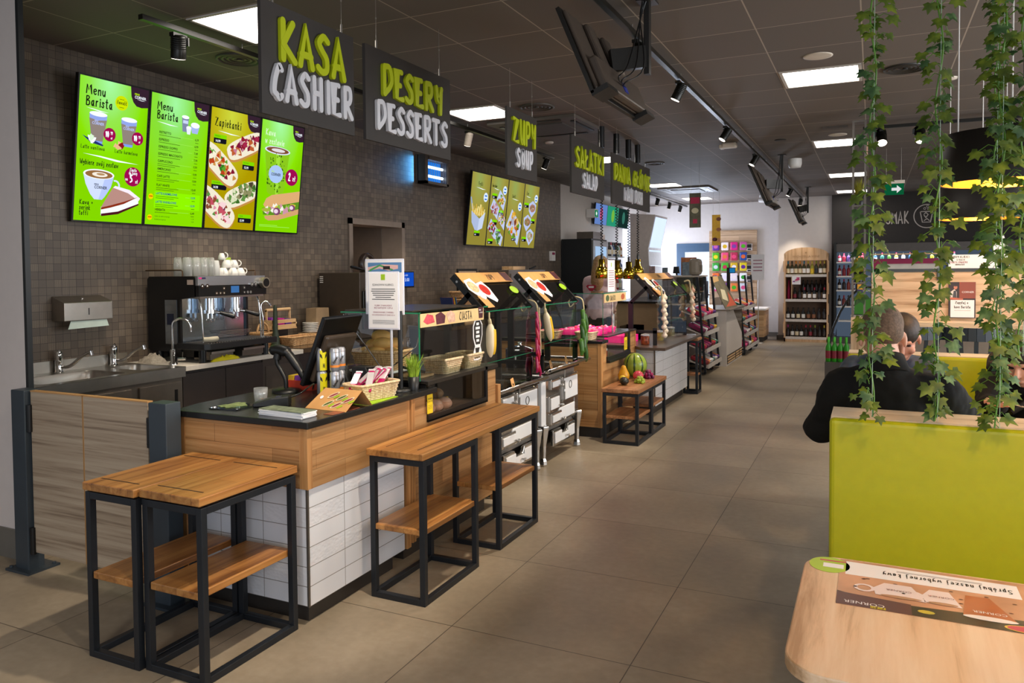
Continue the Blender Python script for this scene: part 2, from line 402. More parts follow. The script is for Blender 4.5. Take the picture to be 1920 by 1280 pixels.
for x, y, lab in ((-2.055, .458, 'square white ceiling light panel above the coffee machine, cut by the first hanging sign'), (-2.055, 3.39, 'square ceiling light panel behind the desserts sign'),
    (-2.055, 6.91, 'small bright ceiling light panel seen between the salad sign and the main dish sign'), (-2.055, 10.43, 'far ceiling light panel just right of the main dish sign'), (-2.055, 13.36, 'farthest left ceiling light panel near the hanging poster'),
    (.97, 3.39, 'largest square ceiling light panel, upper right, beside the first ivy strand'), (.97, 6.91, 'second ceiling light panel in the right row, just below the round white speaker'), (.97, 10.43, 'third ceiling light panel in the right row towards the back'), (.97, 13.36, 'farthest ceiling light panel in the right row, next to the dark wall')):
    panel(gx(x)+.3025, gy(y)+.293, lab)
for x, y in ((4.6, -.13), (4.6, 3.39), (4.6, 6.91), (4.6, 10.43), (-.24, -3.6), (3.4, -3.6)):
    area_light('ceiling_panel_lamp', (x+.3, y+.3, H-.03), .53, 32, (1, .93, .85))

# assumed window, unseen behind the cabinet: glow added to brighten the back wall
struct(M().box(-3.30, -3.285, 13.3, 15.0, .9, 2.6).build('assumed_window_glow', emi('assumed window glow', '#dfe8ff', 2.0)))
area_light('back_wall_fill', (-3.22, 14.2, 1.8), 1.5, 75, (.70, .78, 1), (-1.0, 14.9, 2.0), 1.5)
# ================================================================ materials for the furniture
oak = woodmat('oak boards on fronts', '#b58451', '#94673a', '#c99b67', 'y', 1.0, .5, 22, (.55, .085, 'v'))
oakx = woodmat('oak boards on ends', '#b58451', '#94673a', '#c99b67', 'x', 1.0, .5, 22, (.55, .085, 'v'))
oakz = woodmat('oak post', '#b07d49', '#8c6036', '#c4945f', 'z', 1.0, .5, 22)
topo = woodmat('oiled oak top', '#a8713a', '#7c4d25', '#c08b4e', 'y', 1.0, .38, 16, (1.6, .105, 'h'))
zebx = woodmat('zebra laminate', '#a3907a', '#75624f', '#b5a48e', 'x', 1.0, .45, 26)
steelf = mat('black steel tube', '#20242a', .42, .3, .08)
blackst = mat('black worktop', '#1c1c1c', .25, 0, .1)
kick = mat('dark kickboard', '#2f2a26', .5)
inox = mat('stainless steel', '#b7b2ab', .3, 1, .05)
inoxd = mat('brushed steel dark', '#7e766d', .36, .9, .06)
chrome = mat('chrome', '#e4e4e4', .08, 1, .0)
post = mat('anthracite post', '#39424a', .45, .2)
blk = mat('black plastic', '#141414', .4)
blks = mat('black satin', '#0d0d0e', .3)
whi = mat('white plastic', '#e9e6e2', .4, noise=.01)
clear = glass('clear glass')
greenedge = mat('green glass edge', '#1f7a55', .1)
def tilemat(name, ax, w_, h_, o=(0, 0)):
    m, n, b, _ = newmat(name)
    sx = n('SeparateXYZ', {0: n.pos()})
    cv = n('CombineXYZ', {0: sx.outputs[ax], 1: sx.outputs[2]}).outputs[0]
    cv = n('Mapping', {0: cv, 1: (o[0], o[1], 0)}).outputs[0]
    br = n('TexBrick', {'Vector': cv, 'Color1': (0, 0, 0, 1), 'Color2': (1, 1, 1, 1), 'Scale': 1.0, 'Mortar Size': .0018, 'Brick Width': w_, 'Row Height': h_}); br.offset = 0
    c = n('MixRGB', {0: br.outputs[1], 1: lin('#dcdde2'), 2: lin('#8d8a86')}).outputs[0]
    n.l.new(c, b.inputs['Base Color']); b.inputs['Roughness'].default_value = .18
    pat = n('TexVoronoi', {'Vector': n('VectorMath', {0: cv, 1: (1, 1.6, 1)}, operation='MULTIPLY').outputs[0], 'Scale': 46.0}).outputs[0]
    sel = n('Math', {0: br.outputs[0], 1: .62}, operation='GREATER_THAN').outputs[0]
    hgt = n('Math', {0: n('Math', {0: pat, 1: sel}, operation='MULTIPLY').outputs[0], 1: br.outputs[1]}, operation='SUBTRACT').outputs[0]
    n.l.new(n('Bump', {'Height': hgt, 'Strength': .35, 'Distance': .004}).outputs[0], b.inputs['Normal'])
    return m
tileY = tilemat('white tiles front', 1, .257, .0868, (.255, -.08)); tileX = tilemat('white tiles end', 0, .257, .0868, (.313, -.08))
# ---------------------------------------------------------------- cashier counter
c = thing('cashier_counter', 'tiled cashier counter with oak band and black worktop next to the gate', 'counter', (-.95, .13, 0))
M().box(-1.3, -.60, -.22, .43, 0, .08).build('kickboard', kick, c)
t = M(); t.use(tileX).quad((-1.30, -.25, .08), (-.572, -.25, .08), (-.572, -.25, .60), (-1.30, -.25, .60))
t.use(tileY).quad((-.57, -.248, .08), (-.57, .50, .08), (-.57, .50, .60), (-.57, -.248, .60))
t.use(kick).box(-1.30, -.571, -.249, .50, .079, .60)
t.build('tiled_panel', None, c)
M().box(-.576, -.566, -.256, -.246, .08, .60).build('corner_trim', mat('grey metal trim', '#6d6760', .35, .6), c)
t = M().use(oakx).box(-1.30, -.60, -.262, -.20, .60, .868).use(oak).box(-.64, -.558, -.235, .515, .60, .868).use(oakz).box(-.60, -.556, -.264, -.232, .60, .868).box(-1.32, -1.29, -.264, -.232, .08, .868).box(-.60, -.560, .51, .548, .08, .868)
t.use(kick).box(-1.3, -.64, -.2, .50, .60, .868)
t.build('oak_band', None, c)
t = M().prism([(-1.335, -.285), (-.535, -.285), (-.535, .548), (-1.38, .548), (-1.38, -.1)], (0, 0, .868), X, Yv, .03)
t.build('worktop', blackst, c, .004)
# ---------------------------------------------------------------- gate
g = thing('swing_gate', 'low wooden swing gate with two zebra grain leaves between dark posts', 'gate', (-1.85, -.35, 0))
for x0, x1, nm in ((-2.41, -2.30, 'gate_post'), (-1.385, -1.27, 'gate_post')):
    o = M().box(x0, x1, -.385, -.30, 0, .945).build(nm, post, g, .004)
    M().box(x0-.03, x1+.05, -.42, -.25, 0, .012).cyl((x0-.012, -.4, .01), (x0-.012, -.4, .022), .009).cyl((x1+.03, -.27, .01), (x1+.03, -.27, .022), .009).build('base_plate', post, o)
for x0, x1 in ((-2.285, -1.885), (-1.875, -1.42)):
    o = M().box(x0, x1, -.36, -.332, .10, .938).build('gate_leaf', zebx, g)
    e = mat('light oak edge', '#bb8d58', .5)
    M().box(x0-.002, x1+.002, -.361, -.331, .938, .944).box(*((x1, x1+.006) if x0 < -2 else (x0-.006, x0)), -.361, -.331, .10, .944).build('edge_band', e, o)
for x in (-2.292, -1.402):
    for z in (.80, .16):
        h = M().cyl((x, -.362, z-.07), (x, -.362, z+.07), .016).box(x-.02, x+.02, -.352, -.338, z-.06, z+.06)
        h.use(chrome).cyl((x, -.362, z+.05), (x, -.362, z+.056), .0168).cyl((x, -.362, z-.056), (x, -.362, z-.05), .0168)
        h.ms[0] = blks if h.ms and h.ms[0] != chrome else h.ms[0]
        h.build('hinge', blks, g)
# ---------------------------------------------------------------- nested stools and benches: black frames, oak tops
def frame_mb(x0, x1, y0, y1, zt, w_=.028, low=True):
    f = M()
    for x in (x0+w_/2, x1-w_/2):
        for y in (y0+w_/2, y1-w_/2): f.bar((x, y, 0), (x, y, zt), w_)
    for z in ((w_/2, zt-w_/2) if low else (zt-w_/2,)):
        for x in (x0+w_/2, x1-w_/2): f.bar((x, y0+w_, z), (x, y1-w_, z), w_)
        for y in (y0+w_/2, y1-w_/2): f.bar((x0+w_, y, z), (x1-w_, y, z), w_)
    return f
slot = mat('dark slot', '#2e1c0e', .7)
def small_table(label, x0, x1, y0, y1, zt, zs, group=None):
    t = thing('side_table', label, 'table', ((x0+x1)/2, (y0+y1)/2, 0), group)
    frame_mb(x0, x1, y0, y1, zt-.04).build('frame', steelf, t, .002)
    top = M().box(x0-.003, x1+.002, y0-.01, y1+.01, zt-.032, zt).build('tabletop', topo, t, .004)
    for y in (y0+.055, y1-.062): M().box(x0+.02, x1-.05, y, y+.007, zt-.002, zt+.0006).build('groove', slot, top)
    M().box(x0+.03, x1-.03, y0+.005, y1-.005, zs-.03, zs).build('shelf', topo, t, .004)
    return t
small_table('left one of the two narrow oak topped tables in front of the tiled cashier end', -1.208, -.916, -.83, -.30, .712, .35)
small_table('right one of the two narrow oak topped tables in front of the tiled cashier end', -.905, -.590, -.81, -.30, .712, .35)
t = thing('long_bench_table', 'long oak plank on two black frames along the cake counter', 'table', (-.35, .75, 0))
frame_mb(-.50, -.20, .105, .635, .675).build('frame', steelf, t, .002)
frame_mb(-.50, -.20, .885, 1.410, .675).build('frame', steelf, t, .002)
o = M().box(-.505, -.192, .085, 1.43, .68, .712).build('tabletop', topo, t, .004)
for x in (-.437, -.262): M().box(x, x+.005, .15, 1.39, .710, .7126).build('groove', slot, o)
M().box(-.49, -.21, .11, .63, .325, .352).build('shelf', topo, t, .004)
M().box(-.49, -.21, .89, 1.405, .325, .352).build('shelf', topo, t, .004)
t = thing('fruit_table', 'low oak topped bench with two black frames carrying the fruit', 'table', (-.35, 4.07, 0))
frame_mb(-.515, -.19, 3.585, 4.06, .455).build('frame', steelf, t, .002)
frame_mb(-.515, -.19, 4.07, 4.56, .455).build('frame', steelf, t, .002)
topd = woodmat('brown oak top', '#a06a40', '#7c4d2c', '#b58258', 'y', 1.0, .45, 16, (1.6, .105, 'h'))
o = M().box(-.525, -.182, 3.57, 4.57, .458, .492).build('tabletop', topd, t, .004)
for y in (3.63, 4.05): M().box(-.48, -.22, y, y+.006, .49, .4926).build('groove', slot, o)
M().box(-.50, -.205, 3.60, 4.05, .225, .25).build('shelf', topd, t, .004)
M().box(-.50, -.205, 4.08, 4.55, .255, .28).build('shelf', topd, t, .004)
# ---------------------------------------------------------------- cake counter
c = thing('cake_counter', 'oak fronted cake counter with a recessed warming display and glass case on top', 'counter', (-.9, 1.05, 0))
M().box(-1.3, -.62, .56, 1.50, 0, .099).build('kickboard', kick, c)
t = M().use(oak).box(-.62, -.572, .555, .735, .10, .87).box(-.62, -.572, 1.45, 1.585, .10, .90).box(-.62, -.572, .735, 1.45, .10, .715)
t.use(oakz).box(-.62, -.552, .552, .585, .10, .87).box(-.62, -.555, 1.585, 1.625, .04, .80)
t.use(kick).box(-1.3, -.62, .56, 1.58, .10, .72).build('front_panel', None, c)
M().box(-.60, -.540, .552, .80, .868, .898).box(-1.2, -.60, .552, .70, .868, .898).build('worktop', blackst, c, .003)
d = mat('black frame', '#121213', .35)
t = M().box(-.575, -.560, .735, 1.452, .715, .745).box(-.575, -.560, 1.425, 1.452, .745, .935).box(-1.2, -.56, .735, 1.452, .71, .72)
t.box(-1.2, -1.19, .735, 1.45, .72, .92).box(-1.2, -.575, .735, .74, .72, .92).box(-1.2, -.575, 1.447, 1.452, .72, .92).build('display_frame', d, c)
M().box(-1.2, -.56, .735, 1.60, .915, .935).build('case_shelf', mat('dark granite', '#2a2622', .3, 0, .2, 60), c)
M().quad((-.566, .74, .745), (-.566, 1.43, .745), (-.566, 1.43, .92), (-.566, .74, .92)).build('display_pane', clear, c)
t = M().use(clear).quad((-.60, .715, .937), (-.60, 1.52, .937), (-.60, 1.52, 1.31), (-.60, .715, 1.31)).quad((-1.1, .715, .937), (-.60, .715, .937), (-.60, .715, 1.31), (-1.1, .715, 1.31))
t.quad((-1.12, .705, 1.313), (-.595, .705, 1.313), (-.595, 1.53, 1.313), (-1.12, 1.53, 1.313))
t.use(greenedge).box(-.603, -.597, .711, .717, .937, 1.31).box(-.600, -.592, .70, 1.53, 1.308, 1.316).box(-1.12, -.592, .698, .704, 1.308, 1.316)
t.build('glass_case', None, c)
M().box(-1.12, -.66, .74, 1.5, 1.317, 1.323).build('top_panel', mat('brown glass top', '#3a332c', .2), c)
t = M().use(chrome).tube([(-1.10, .70, 1.30), (-.80, .70, .95)], .004, 6).tube([(-.62, .75, 1.19), (-.66, .78, 1.12), (-.9, .76, .94)], .004, 6).build('strut', None, c)
# ================================================================ hanging signs
sb = mat('charcoal sign board', '#37322f', .5)
lime = mat('lime foam letters', '#b9c716', .35, noise=.02)
wlet = mat('white foam letters', '#dcdce2', .3, noise=.02)
wire = mat('steel wire', '#b9b4ad', .3, .9)
def hanging_sign(y0, y1, z0, z1, lines, label):
    x = -.80
    t = thing('hanging_sign', label, 'sign', (x, (y0+y1)/2, z1), 'hanging counter signs')
    M().box(x-.018, x, y0, y1, z0, z1).build('board', sb, t)
    for txt, m_, zb, h_, r, sx, nm in lines:
        k = M(); hand(k, txt, (x+.001, (y0+y1)/2+.005, zb), Yv, Z, h_, r, .016, sx, r*2.4/h_ if sx > .4 else .16, True)
        k.build(nm, m_, t)
    for y in (y0+.09*(y1-y0)/.7, y1-.09*(y1-y0)/.7):
        w_ = M().cyl((x-.009, y, z1+.03), (x-.009, y, 3.05), .0012, n=6).cyl((x-.009, y, z1), (x-.009, y, z1+.045), .005, n=8).cyl((x-.009, y, z1+.16), (x-.009, y, z1+.168), .004, n=8)
        w_.build('suspension_wire', wire, t)
G0, W0 = 'lettering', 'lettering'
hanging_sign(-.235, .43, 2.25, 2.757, [('KASA', lime, 2.515, .172, .0165, .62, G0), ('CASHIER', wlet, 2.33, .145, .0135, .55, W0)], 'largest hanging sign, KASA in lime over CASHIER in white')
hanging_sign(.53, 1.43, 2.25, 2.757, [('DESERY', lime, 2.52, .15, .0155, .66, G0), ('DESSERTS', wlet, 2.325, .14, .0135, .62, W0)], 'hanging sign with DESERY in lime over DESSERTS in white')
hanging_sign(2.27, 2.82, 2.25, 2.757, [('ZUPY', lime, 2.515, .165, .0155, .60, G0), ('SOUP', wlet, 2.335, .125, .0125, .55, W0)], 'narrow hanging sign with ZUPY over SOUP')
hanging_sign(3.60, 4.52, 2.24, 2.757, [('SAŁATKI', lime, 2.49, .165, .0155, .68, G0), ('SALAD', wlet, 2.315, .12, .0125, .60, W0)], 'hanging sign with SAŁATKI over SALAD')
hanging_sign(4.78, 6.26, 2.23, 2.757, [('DANIA GŁÓWNE', lime, 2.49, .15, .0155, .80, G0), ('MAIN DISH', wlet, 2.30, .125, .0125, .62, W0)], 'widest and farthest hanging sign, DANIA GŁÓWNE over MAIN DISH')
# ================================================================ menu screens
def grad(name, stops, cx, cy, k=1.0, rad=1.6):
    m = D.materials.new(name); m.use_nodes = True; m.node_tree.nodes.clear(); n = NT(m)
    s = n('SeparateXYZ', {0: n('TexCoord').outputs['Generated']})
    v = n('CombineXYZ', {0: s.outputs[1], 1: s.outputs[2]}).outputs[0]
    d = n('VectorMath', {0: v, 1: (cx, cy, 0)}, operation='DISTANCE').outputs['Value']
    c = n.ramp(n('Math', {0: d, 1: rad}, operation='MULTIPLY').outputs[0], stops)
    n('OutputMaterial', {0: n('Emission', {0: c, 1: k}).outputs[0]}); return m
limeS = grad('lime screen', [(0, '#a2f3a0'), (.45, '#8fe04a'), (.8, '#86dd06'), (1, '#7fd000')], .42, 1.0)
limeS2 = grad('lime screen soft', [(0, '#9df09c'), (.5, '#83d838'), (1, '#86d800')], .4, .95)
mustS = grad('mustard screen', [(0, '#c6cf3c'), (.5, '#b9b116'), (1, '#a89400')], .4, .95)
khakS = grad('khaki screen', [(0, '#8fa055'), (.5, '#9a9442'), (1, '#8d8233')], .4, .9)
bez = mat('screen bezel', '#0a0b0c', .3)
def E_(h, k=1.0): return emi('lit '+h+(str(k) if k != 1 else ''), h, k)
INK = E_('#1a2412'); WH = E_('#f2f8ff'); PLUM = E_('#9c0a4e'); BR = E_('#33202e'); LIM = E_('#b4e000'); CHIP = E_('#7fd400'); CHB = E_('#14131c')
class Scr:
    def __init__(s, o, ux, uy, w_, h_): s.o, s.ux, s.uy, s.w, s.h = V(o), V(ux), V(uy).normalized(), w_, h_; s.nz = s.ux.cross(s.uy).normalized(); s.m = {}; s.k = 0
    def P(s, fx, fy, lay=1): return s.o+s.ux*(fx*s.w)+s.uy*((1-fy)*s.h)+s.nz*(lay*.0008)
    def part(s, nm): return s.m.setdefault(nm if '#' in nm else nm+'#%d' % s.k, M())
    def new(s): s.k += 1
    def poly(s, nm, mt, pts, lay=1):
        k = s.part(nm); k.use(mt); v = [s.P(max(0, min(1, a)), max(0, min(1, b)), lay) for a, b in pts]
        area = sum(pts[i][0]*pts[(i+1) % len(pts)][1]-pts[(i+1) % len(pts)][0]*pts[i][1] for i in range(len(pts)))
        if area > 0: v = v[::-1]
        k.add(v, [tuple(range(len(v)))], False)
    def disc(s, nm, mt, fx, fy, r, lay=2, ry=None, n=26): s.poly(nm, mt, [(fx+r*math.cos(t*2*PI/n), fy+(ry or r*s.w/s.h)*math.sin(t*2*PI/n)) for t in range(n)], lay)
    def hand(s, nm, mt, txt, fx, fy, h, r=None, lay=3, sx=.55, gap=.2, center=False):
        k = s.part(nm+'#'+txt if nm == 'lettering' else nm); k.use(mt); hand(k, txt, s.P(fx, fy, lay), s.ux, s.uy, h, r or h*.06, 0, sx, gap, center)
    def text(s, nm, mt, txt, fx, fy, h, lay=3, align='LEFT', bold=0, sx=.85):
        k = s.part(nm); k.use(mt); ftext(k, txt, s.P(fx, fy, lay), s.ux, s.uy, h, align, bold, sx)
    def line(s, nm, mt, fx0, fx1, fy, th, lay=2, fy2=None): s.poly(nm, mt, [(fx0, fy), (fx1, fy2 or fy), (fx1, (fy2 or fy)+th), (fx0, fy+th)], lay)
    def swoosh(s, nm, fx0, fx1, fy, dy, th): s.poly('swoosh#%.2f' % fy if nm == 'lettering' else nm, WH, [(fx0, fy), (fx0+(fx1-fx0)*.3, fy+dy*.15), (fx0+(fx1-fx0)*.65, fy+dy*.65), (fx1, fy+dy), (fx0+(fx1-fx0)*.6, fy+dy*.65+th), (fx0+(fx1-fx0)*.3, fy+dy*.15+th*.8)], 2)
    def logo(s):
        s.poly('corner_badge', BR, [(.72, 0), (.735, .07), (.77, .11), (.82, .135), (.9, .14), (1, .13), (1, 0)], 1)
        s.hand('corner_badge', LIM, 'FRESH', .785, .053, .011, .0012, 2, .7); s.text('corner_badge', WH, 'CORNER', .785, .078, .027, 2, bold=.0006)
        s.swoosh('corner_badge', .82, .95, .083, .004, .004)
    def price(s, fx, fy, top, txt, w_=.25, rows=1, hh=.028):
        s.new(); s.poly('price_tag', CHIP, [(fx, fy), (fx+w_, fy), (fx+w_, fy+.032), (fx, fy+.032)], 2)
        s.poly('price_tag', CHB, [(fx, fy+.032), (fx+w_, fy+.032), (fx+w_, fy+.066), (fx+w_-.02, fy+.074), (fx, fy+.074)], 2)
        if top: s.text('price_tag', INK, top, fx+.02, fy+.02, .013)
        s.text('price_tag', WH, txt, fx+.03, fy+.065, hh, bold=.0006)
    def done(s, t):
        for nm, k in s.m.items(): k.build(nm.split('#')[0], None, t)
def screen_things(x0, y0, z0, wy, labels, bgs, group):
    out = []
    uy = V((.115, 0, .976)).normalized()
    for i, lab in enumerate(labels):
        o = V((x0, y0+i*wy, z0))
        t = thing('menu_screen', lab, 'screen', o, group)
        nz = Yv.cross(uy)
        M().prism([(0, 0), (wy-.004, 0), (wy-.004, .984), (0, .984)], o-nz*.03, Yv, uy, .030).build('housing', bez, t)
        s = Scr(o+Yv*.012+uy*.012+nz*.0006, Yv, uy, wy-.028, .96)
        M().quad(s.P(0, 1, 0), s.P(1, 1, 0), s.P(1, 0, 0), s.P(0, 0, 0)).build('display', bgs[i], t)
        out.append((s, t))
    return out
def blob(s, nm, cx, cy, rx, ry, cols, n, seed, lay=4, sz=.03, rot=0):
    q = random.Random(seed)
    for i in range(n):
        a = q.random()*2*PI; d = math.sqrt(q.random()); u, v = d*math.cos(a)*rx, d*math.sin(a)*ry
        x_, y_ = cx+u*math.cos(rot)-v*math.sin(rot), cy+(u*math.sin(rot)+v*math.cos(rot))*s.w/s.h
        r = sz*(.6+.8*q.random()); b = q.random()*PI
        s.poly(nm, E_(cols[q.randrange(len(cols))]), [(x_+r*math.cos(b+k*PI/3)*(1, .6)[k % 2], y_+r*math.sin(b+k*PI/3)*(1, .6)[k % 2]*s.w/s.h) for k in range(6)], lay+i*.01)
A = screen_things(-3.2, .52, 1.896, .554, ['leftmost lime menu screen with two latte glasses and a cup with cake', 'lime menu screen listing coffee prices, second from the left in the left group', 'mustard menu screen with four baked baguettes, third in the left group', 'lime menu screen with a paper coffee cup and a sandwich, fourth in the left group'], [limeS, limeS2, mustS, limeS], 'menu screens above the coffee machine')
# -- screen one
s, t = A[0]
s.hand('lettering', INK, 'Menu', .09, .115, .058, .0042, 3, .72); s.hand('lettering', INK, 'Barista', .09, .195, .058, .0042, 3, .62)
s.swoosh('lettering', .1, .42, .212, .012, .007); s.logo()
s.disc('new_badge', E_('#c9e000'), .595, .135, .095); s.hand('new_badge', INK, 'Nowość', .595, .145, .026, .0018, 3, .6, .18, True); s.line('new_badge', INK, .56, .63, .108, .003, 3); s.line('new_badge', INK, .56, .63, .165, .003, 3)
for fx, fy, nm, k in ((.27, .245, 'latte_glass', 1.0), (.72, .245, 'latte_glass', .95)):
    s.new(); w1, w2, hh = .125*k, .075*k, .2*k
    s.poly(nm, E_('#8d8078'), [(fx-w1, fy+.03), (fx+w1, fy+.03), (fx+w2, fy+hh), (fx-w2, fy+hh)], 2)
    s.poly(nm, E_('#8fa3e6'), [(fx-w1, fy), (fx+w1, fy), (fx+w1*.96, fy+.035), (fx, fy+.045), (fx-w1*.96, fy+.035)], 3)
    s.poly(nm, E_('#7f9df0'), [(fx-w2, fy+hh-.012), (fx+w2, fy+hh-.012), (fx+w2*.9, fy+hh+.006), (fx-w2*.9, fy+hh+.006)], 3)
    s.disc(nm, WH, fx, fy, w1, 4, .017); s.text(nm, E_('#b6c6ff'), 'CORNER', fx, fy+.075, .026, 4, 'CENTER', .0004)
    s.hand(nm, E_('#b6c6ff'), 'FRESH', fx-.05, fy+.053, .009, .0008, 4)
for fx, fy in ((.44, .375), (.86, .37)):
    s.new(); s.disc('price_badge', PLUM, fx, fy, .088, 5); s.hand('price_badge', WH, '10', fx-.06, fy+.017, .036, .0034, 6, .6, .18); s.hand('price_badge', WH, '99', fx+.012, fy-.002, .018, .0018, 6, .6, .2); s.hand('price_badge', WH, 'zł', fx+.02, fy+.03, .014, .0014, 6)
s.poly('vanilla', E_('#23306e'), [(.06, .405), (.36, .455), (.35, .465), (.18, .45)], 4); blob(s, 'vanilla', .19, .425, .04, .04, ['#f4f8ff', '#d6f0d0'], 7, 3, 5, .035)
blob(s, 'caramel', .58, .435, .07, .05, ['#c0282c', '#8c1420', '#e9b58a', '#f0d8c8'], 10, 4, 5, .04)
s.hand('lettering', INK, 'Latte waniliowa', .05, .495, .024, .0016, 3, .6); s.hand('lettering', INK, 'Latte karmelowa', .53, .495, .024, .0016, 3, .6)
s.swoosh('lettering', .08, .9, .53, .03, .012); s.hand('lettering', INK, 'Wybierz swój zestaw', .05, .605, .032, .0024, 3, .55)
s.poly('coffee_cup', E_('#cfdcff'), [(.1, .665), (.54, .665), (.50, .75), (.42, .82), (.38, .845), (.27, .845), (.21, .81), (.14, .74)], 2)
s.poly('coffee_cup', E_('#b4c4f4'), [(.42, .665), (.54, .665), (.50, .75), (.42, .82), (.38, .845), (.33, .845)], 3)
s.disc('coffee_cup', WH, .32, .665, .22, 4, .035); s.disc('coffee_cup', E_('#94683c'), .32, .667, .195, 5, .028); s.disc('coffee_cup', E_('#f0e6d8'), .33, .667, .11, 6, .017); s.disc('coffee_cup', E_('#b08a60'), .34, .664, .06, 7, .008)
for i in range(16):
    a0, a1 = -1.9+i*.25, -1.9+(i+1)*.25; s.poly('coffee_cup', E_('#cfdcff'), [(.56+.075*math.cos(a0), .735+.042*math.sin(a0)), (.56+.075*math.cos(a1), .735+.042*math.sin(a1)), (.56+.05*math.cos(a1), .735+.03*math.sin(a1)), (.56+.05*math.cos(a0), .735+.03*math.sin(a0))], 1.5)
s.hand('coffee_cup', INK, 'FRESH', .26, .744, .011, .001, 5); s.text('coffee_cup', INK, 'CORNER', .26, .768, .028, 5, bold=.0006)
s.new(); s.disc('price_badge', PLUM, .82, .655, .13, 3); s.hand('price_badge', WH, 'Ciasto', .82, .615, .021, .0017, 4, .55, .18, True); s.hand('price_badge', WH, 'do kawy', .82, .638, .021, .0017, 4, .55, .18, True)
s.hand('price_badge', WH, '5', .78, .695, .05, .005, 4, .6); s.hand('price_badge', WH, 'za', .71, .685, .02, .0018, 4); s.hand('price_badge', WH, 'zł', .865, .70, .024, .002, 4)
s.poly('cake_slice', E_('#f2f6f4'), [(.37, .955), (.37, .895), (.52, .87), (.92, .80), (.93, .86), (.62, .93)], 4)
s.poly('cake_slice', E_('#b58a80'), [(.37, .9), (.44, .83), (.53, .75), (.66, .765), (.92, .80), (.7, .845), (.5, .88)], 5); s.poly('cake_slice', E_('#8a2f18'), [(.37, .9), (.5, .88), (.7, .845), (.92, .80), (.7, .862), (.5, .897), (.37, .915)], 6)
s.poly('cake_slice', E_('#f3e9f4'), [(.53, .75), (.56, .735), (.78, .755), (.95, .81), (.93, .83), (.76, .78)], 6); s.poly('cake_slice', E_('#4a1420'), [(.37, .945), (.62, .92), (.93, .85), (.93, .862), (.62, .94), (.38, .962)], 6)
for i, w_ in enumerate(('Kawa +', 'serink', 'toffi')): s.hand('lettering', INK, w_, .07, .885+i*.038, .03, .0022, 3, .6)
s.done(t)
# -- screen two
s, t = A[1]
s.hand('lettering', INK, 'Menu', .1, .115, .055, .004, 3, .72); s.hand('lettering', INK, 'Barista', .1, .185, .055, .004, 3, .62); s.swoosh('lettering', .1, .47, .21, .012, .007); s.logo()
s.poly('cup_picture', E_('#7d84a4'), [(.52, .14), (.64, .14), (.63, .25), (.54, .25)], 2); s.disc('cup_picture', WH, .58, .135, .065, 3, .014); s.poly('cup_picture', E_('#c4d0f0'), [(.54, .16), (.63, .16), (.63, .185), (.54, .185)], 3)
s.poly('cup_picture', E_('#a4b4ea'), [(.68, .19), (.84, .19), (.81, .25), (.71, .25)], 3); s.disc('cup_picture', WH, .76, .185, .08, 4, .022); s.poly('cup_picture', E_('#e4ecff'), [(.60, .215), (.69, .215), (.675, .265), (.62, .265)], 5); s.disc('cup_picture', WH, .645, .212, .045, 6, .012)
rows = [('RISTRETTO', '6,39', 1), ('ESPRESSO', '6,99', 1), ('ESPRESSO DOPPIO', '7,49', 1), ('ESPRESSO MACCHIATO', '7,99', 1), ('CAPPUCCINO', '9,99', 2), ('AMERICANO', '9,99', 1), ('CAFE LATTE', '9,99', 2), ('FLAT WHITE', '10,49', 2), ('LATTE KARMELOWE', '10,99', 2), ('LATTE WANILIOWE', '10,99', 2), ('HERBATA', '6,49', 1)]
ys = [.295, .35, .405, .46, .515, .575, .63, .70, .765, .83, .89]
grn = E_('#3d5a10')
s.poly('highlight', E_('#8cf000'), [(.13, .742), (.93, .742), (.93, .868), (.13, .868)], 1)
for (a, b_, k), y in zip(rows, ys):
    bl = 'LATTE K' in a or 'LATTE W' in a
    s.text('price_list', E_('#0b3f8c') if bl else INK, a, .15, y, .0245, bold=.0005); s.text('price_list', E_('#0b3f8c') if bl else INK, b_, .84, y+.012, .0245, align='RIGHT', bold=.0004)
    s.line('price_list', E_('#a8f060'), .17+.033*len(a), .74, y+.004, .0018)
    for j in range(k): s.line('price_list', grn, .15, .15+(.3, .36)[j == 0]-.02*j+.01*(len(a) % 4), y+.012+j*.014, .0035)
    s.line('price_list', grn, .78, .84, y+.027, .004)
s.disc('new_badge', E_('#f0d000'), .07, .785, .04, 3); s.line('new_badge', E_('#a02010'), .04, .1, .78, .006, 4); s.new(); s.disc('new_badge', E_('#f0d000'), .07, .945, .04, 3); s.line('new_badge', E_('#a02010'), .04, .1, .94, .006, 4)
s.text('price_list', INK, 'Cukier do mleka owsianego', .15, .938, .014); s.text('price_list', INK, 'Dodatkowe espresso', .15, .963, .014); s.text('price_list', INK, '+1,99', .84, .945, .014, align='RIGHT'); s.text('price_list', INK, '+3,00', .84, .967, .014, align='RIGHT')
s.done(t)
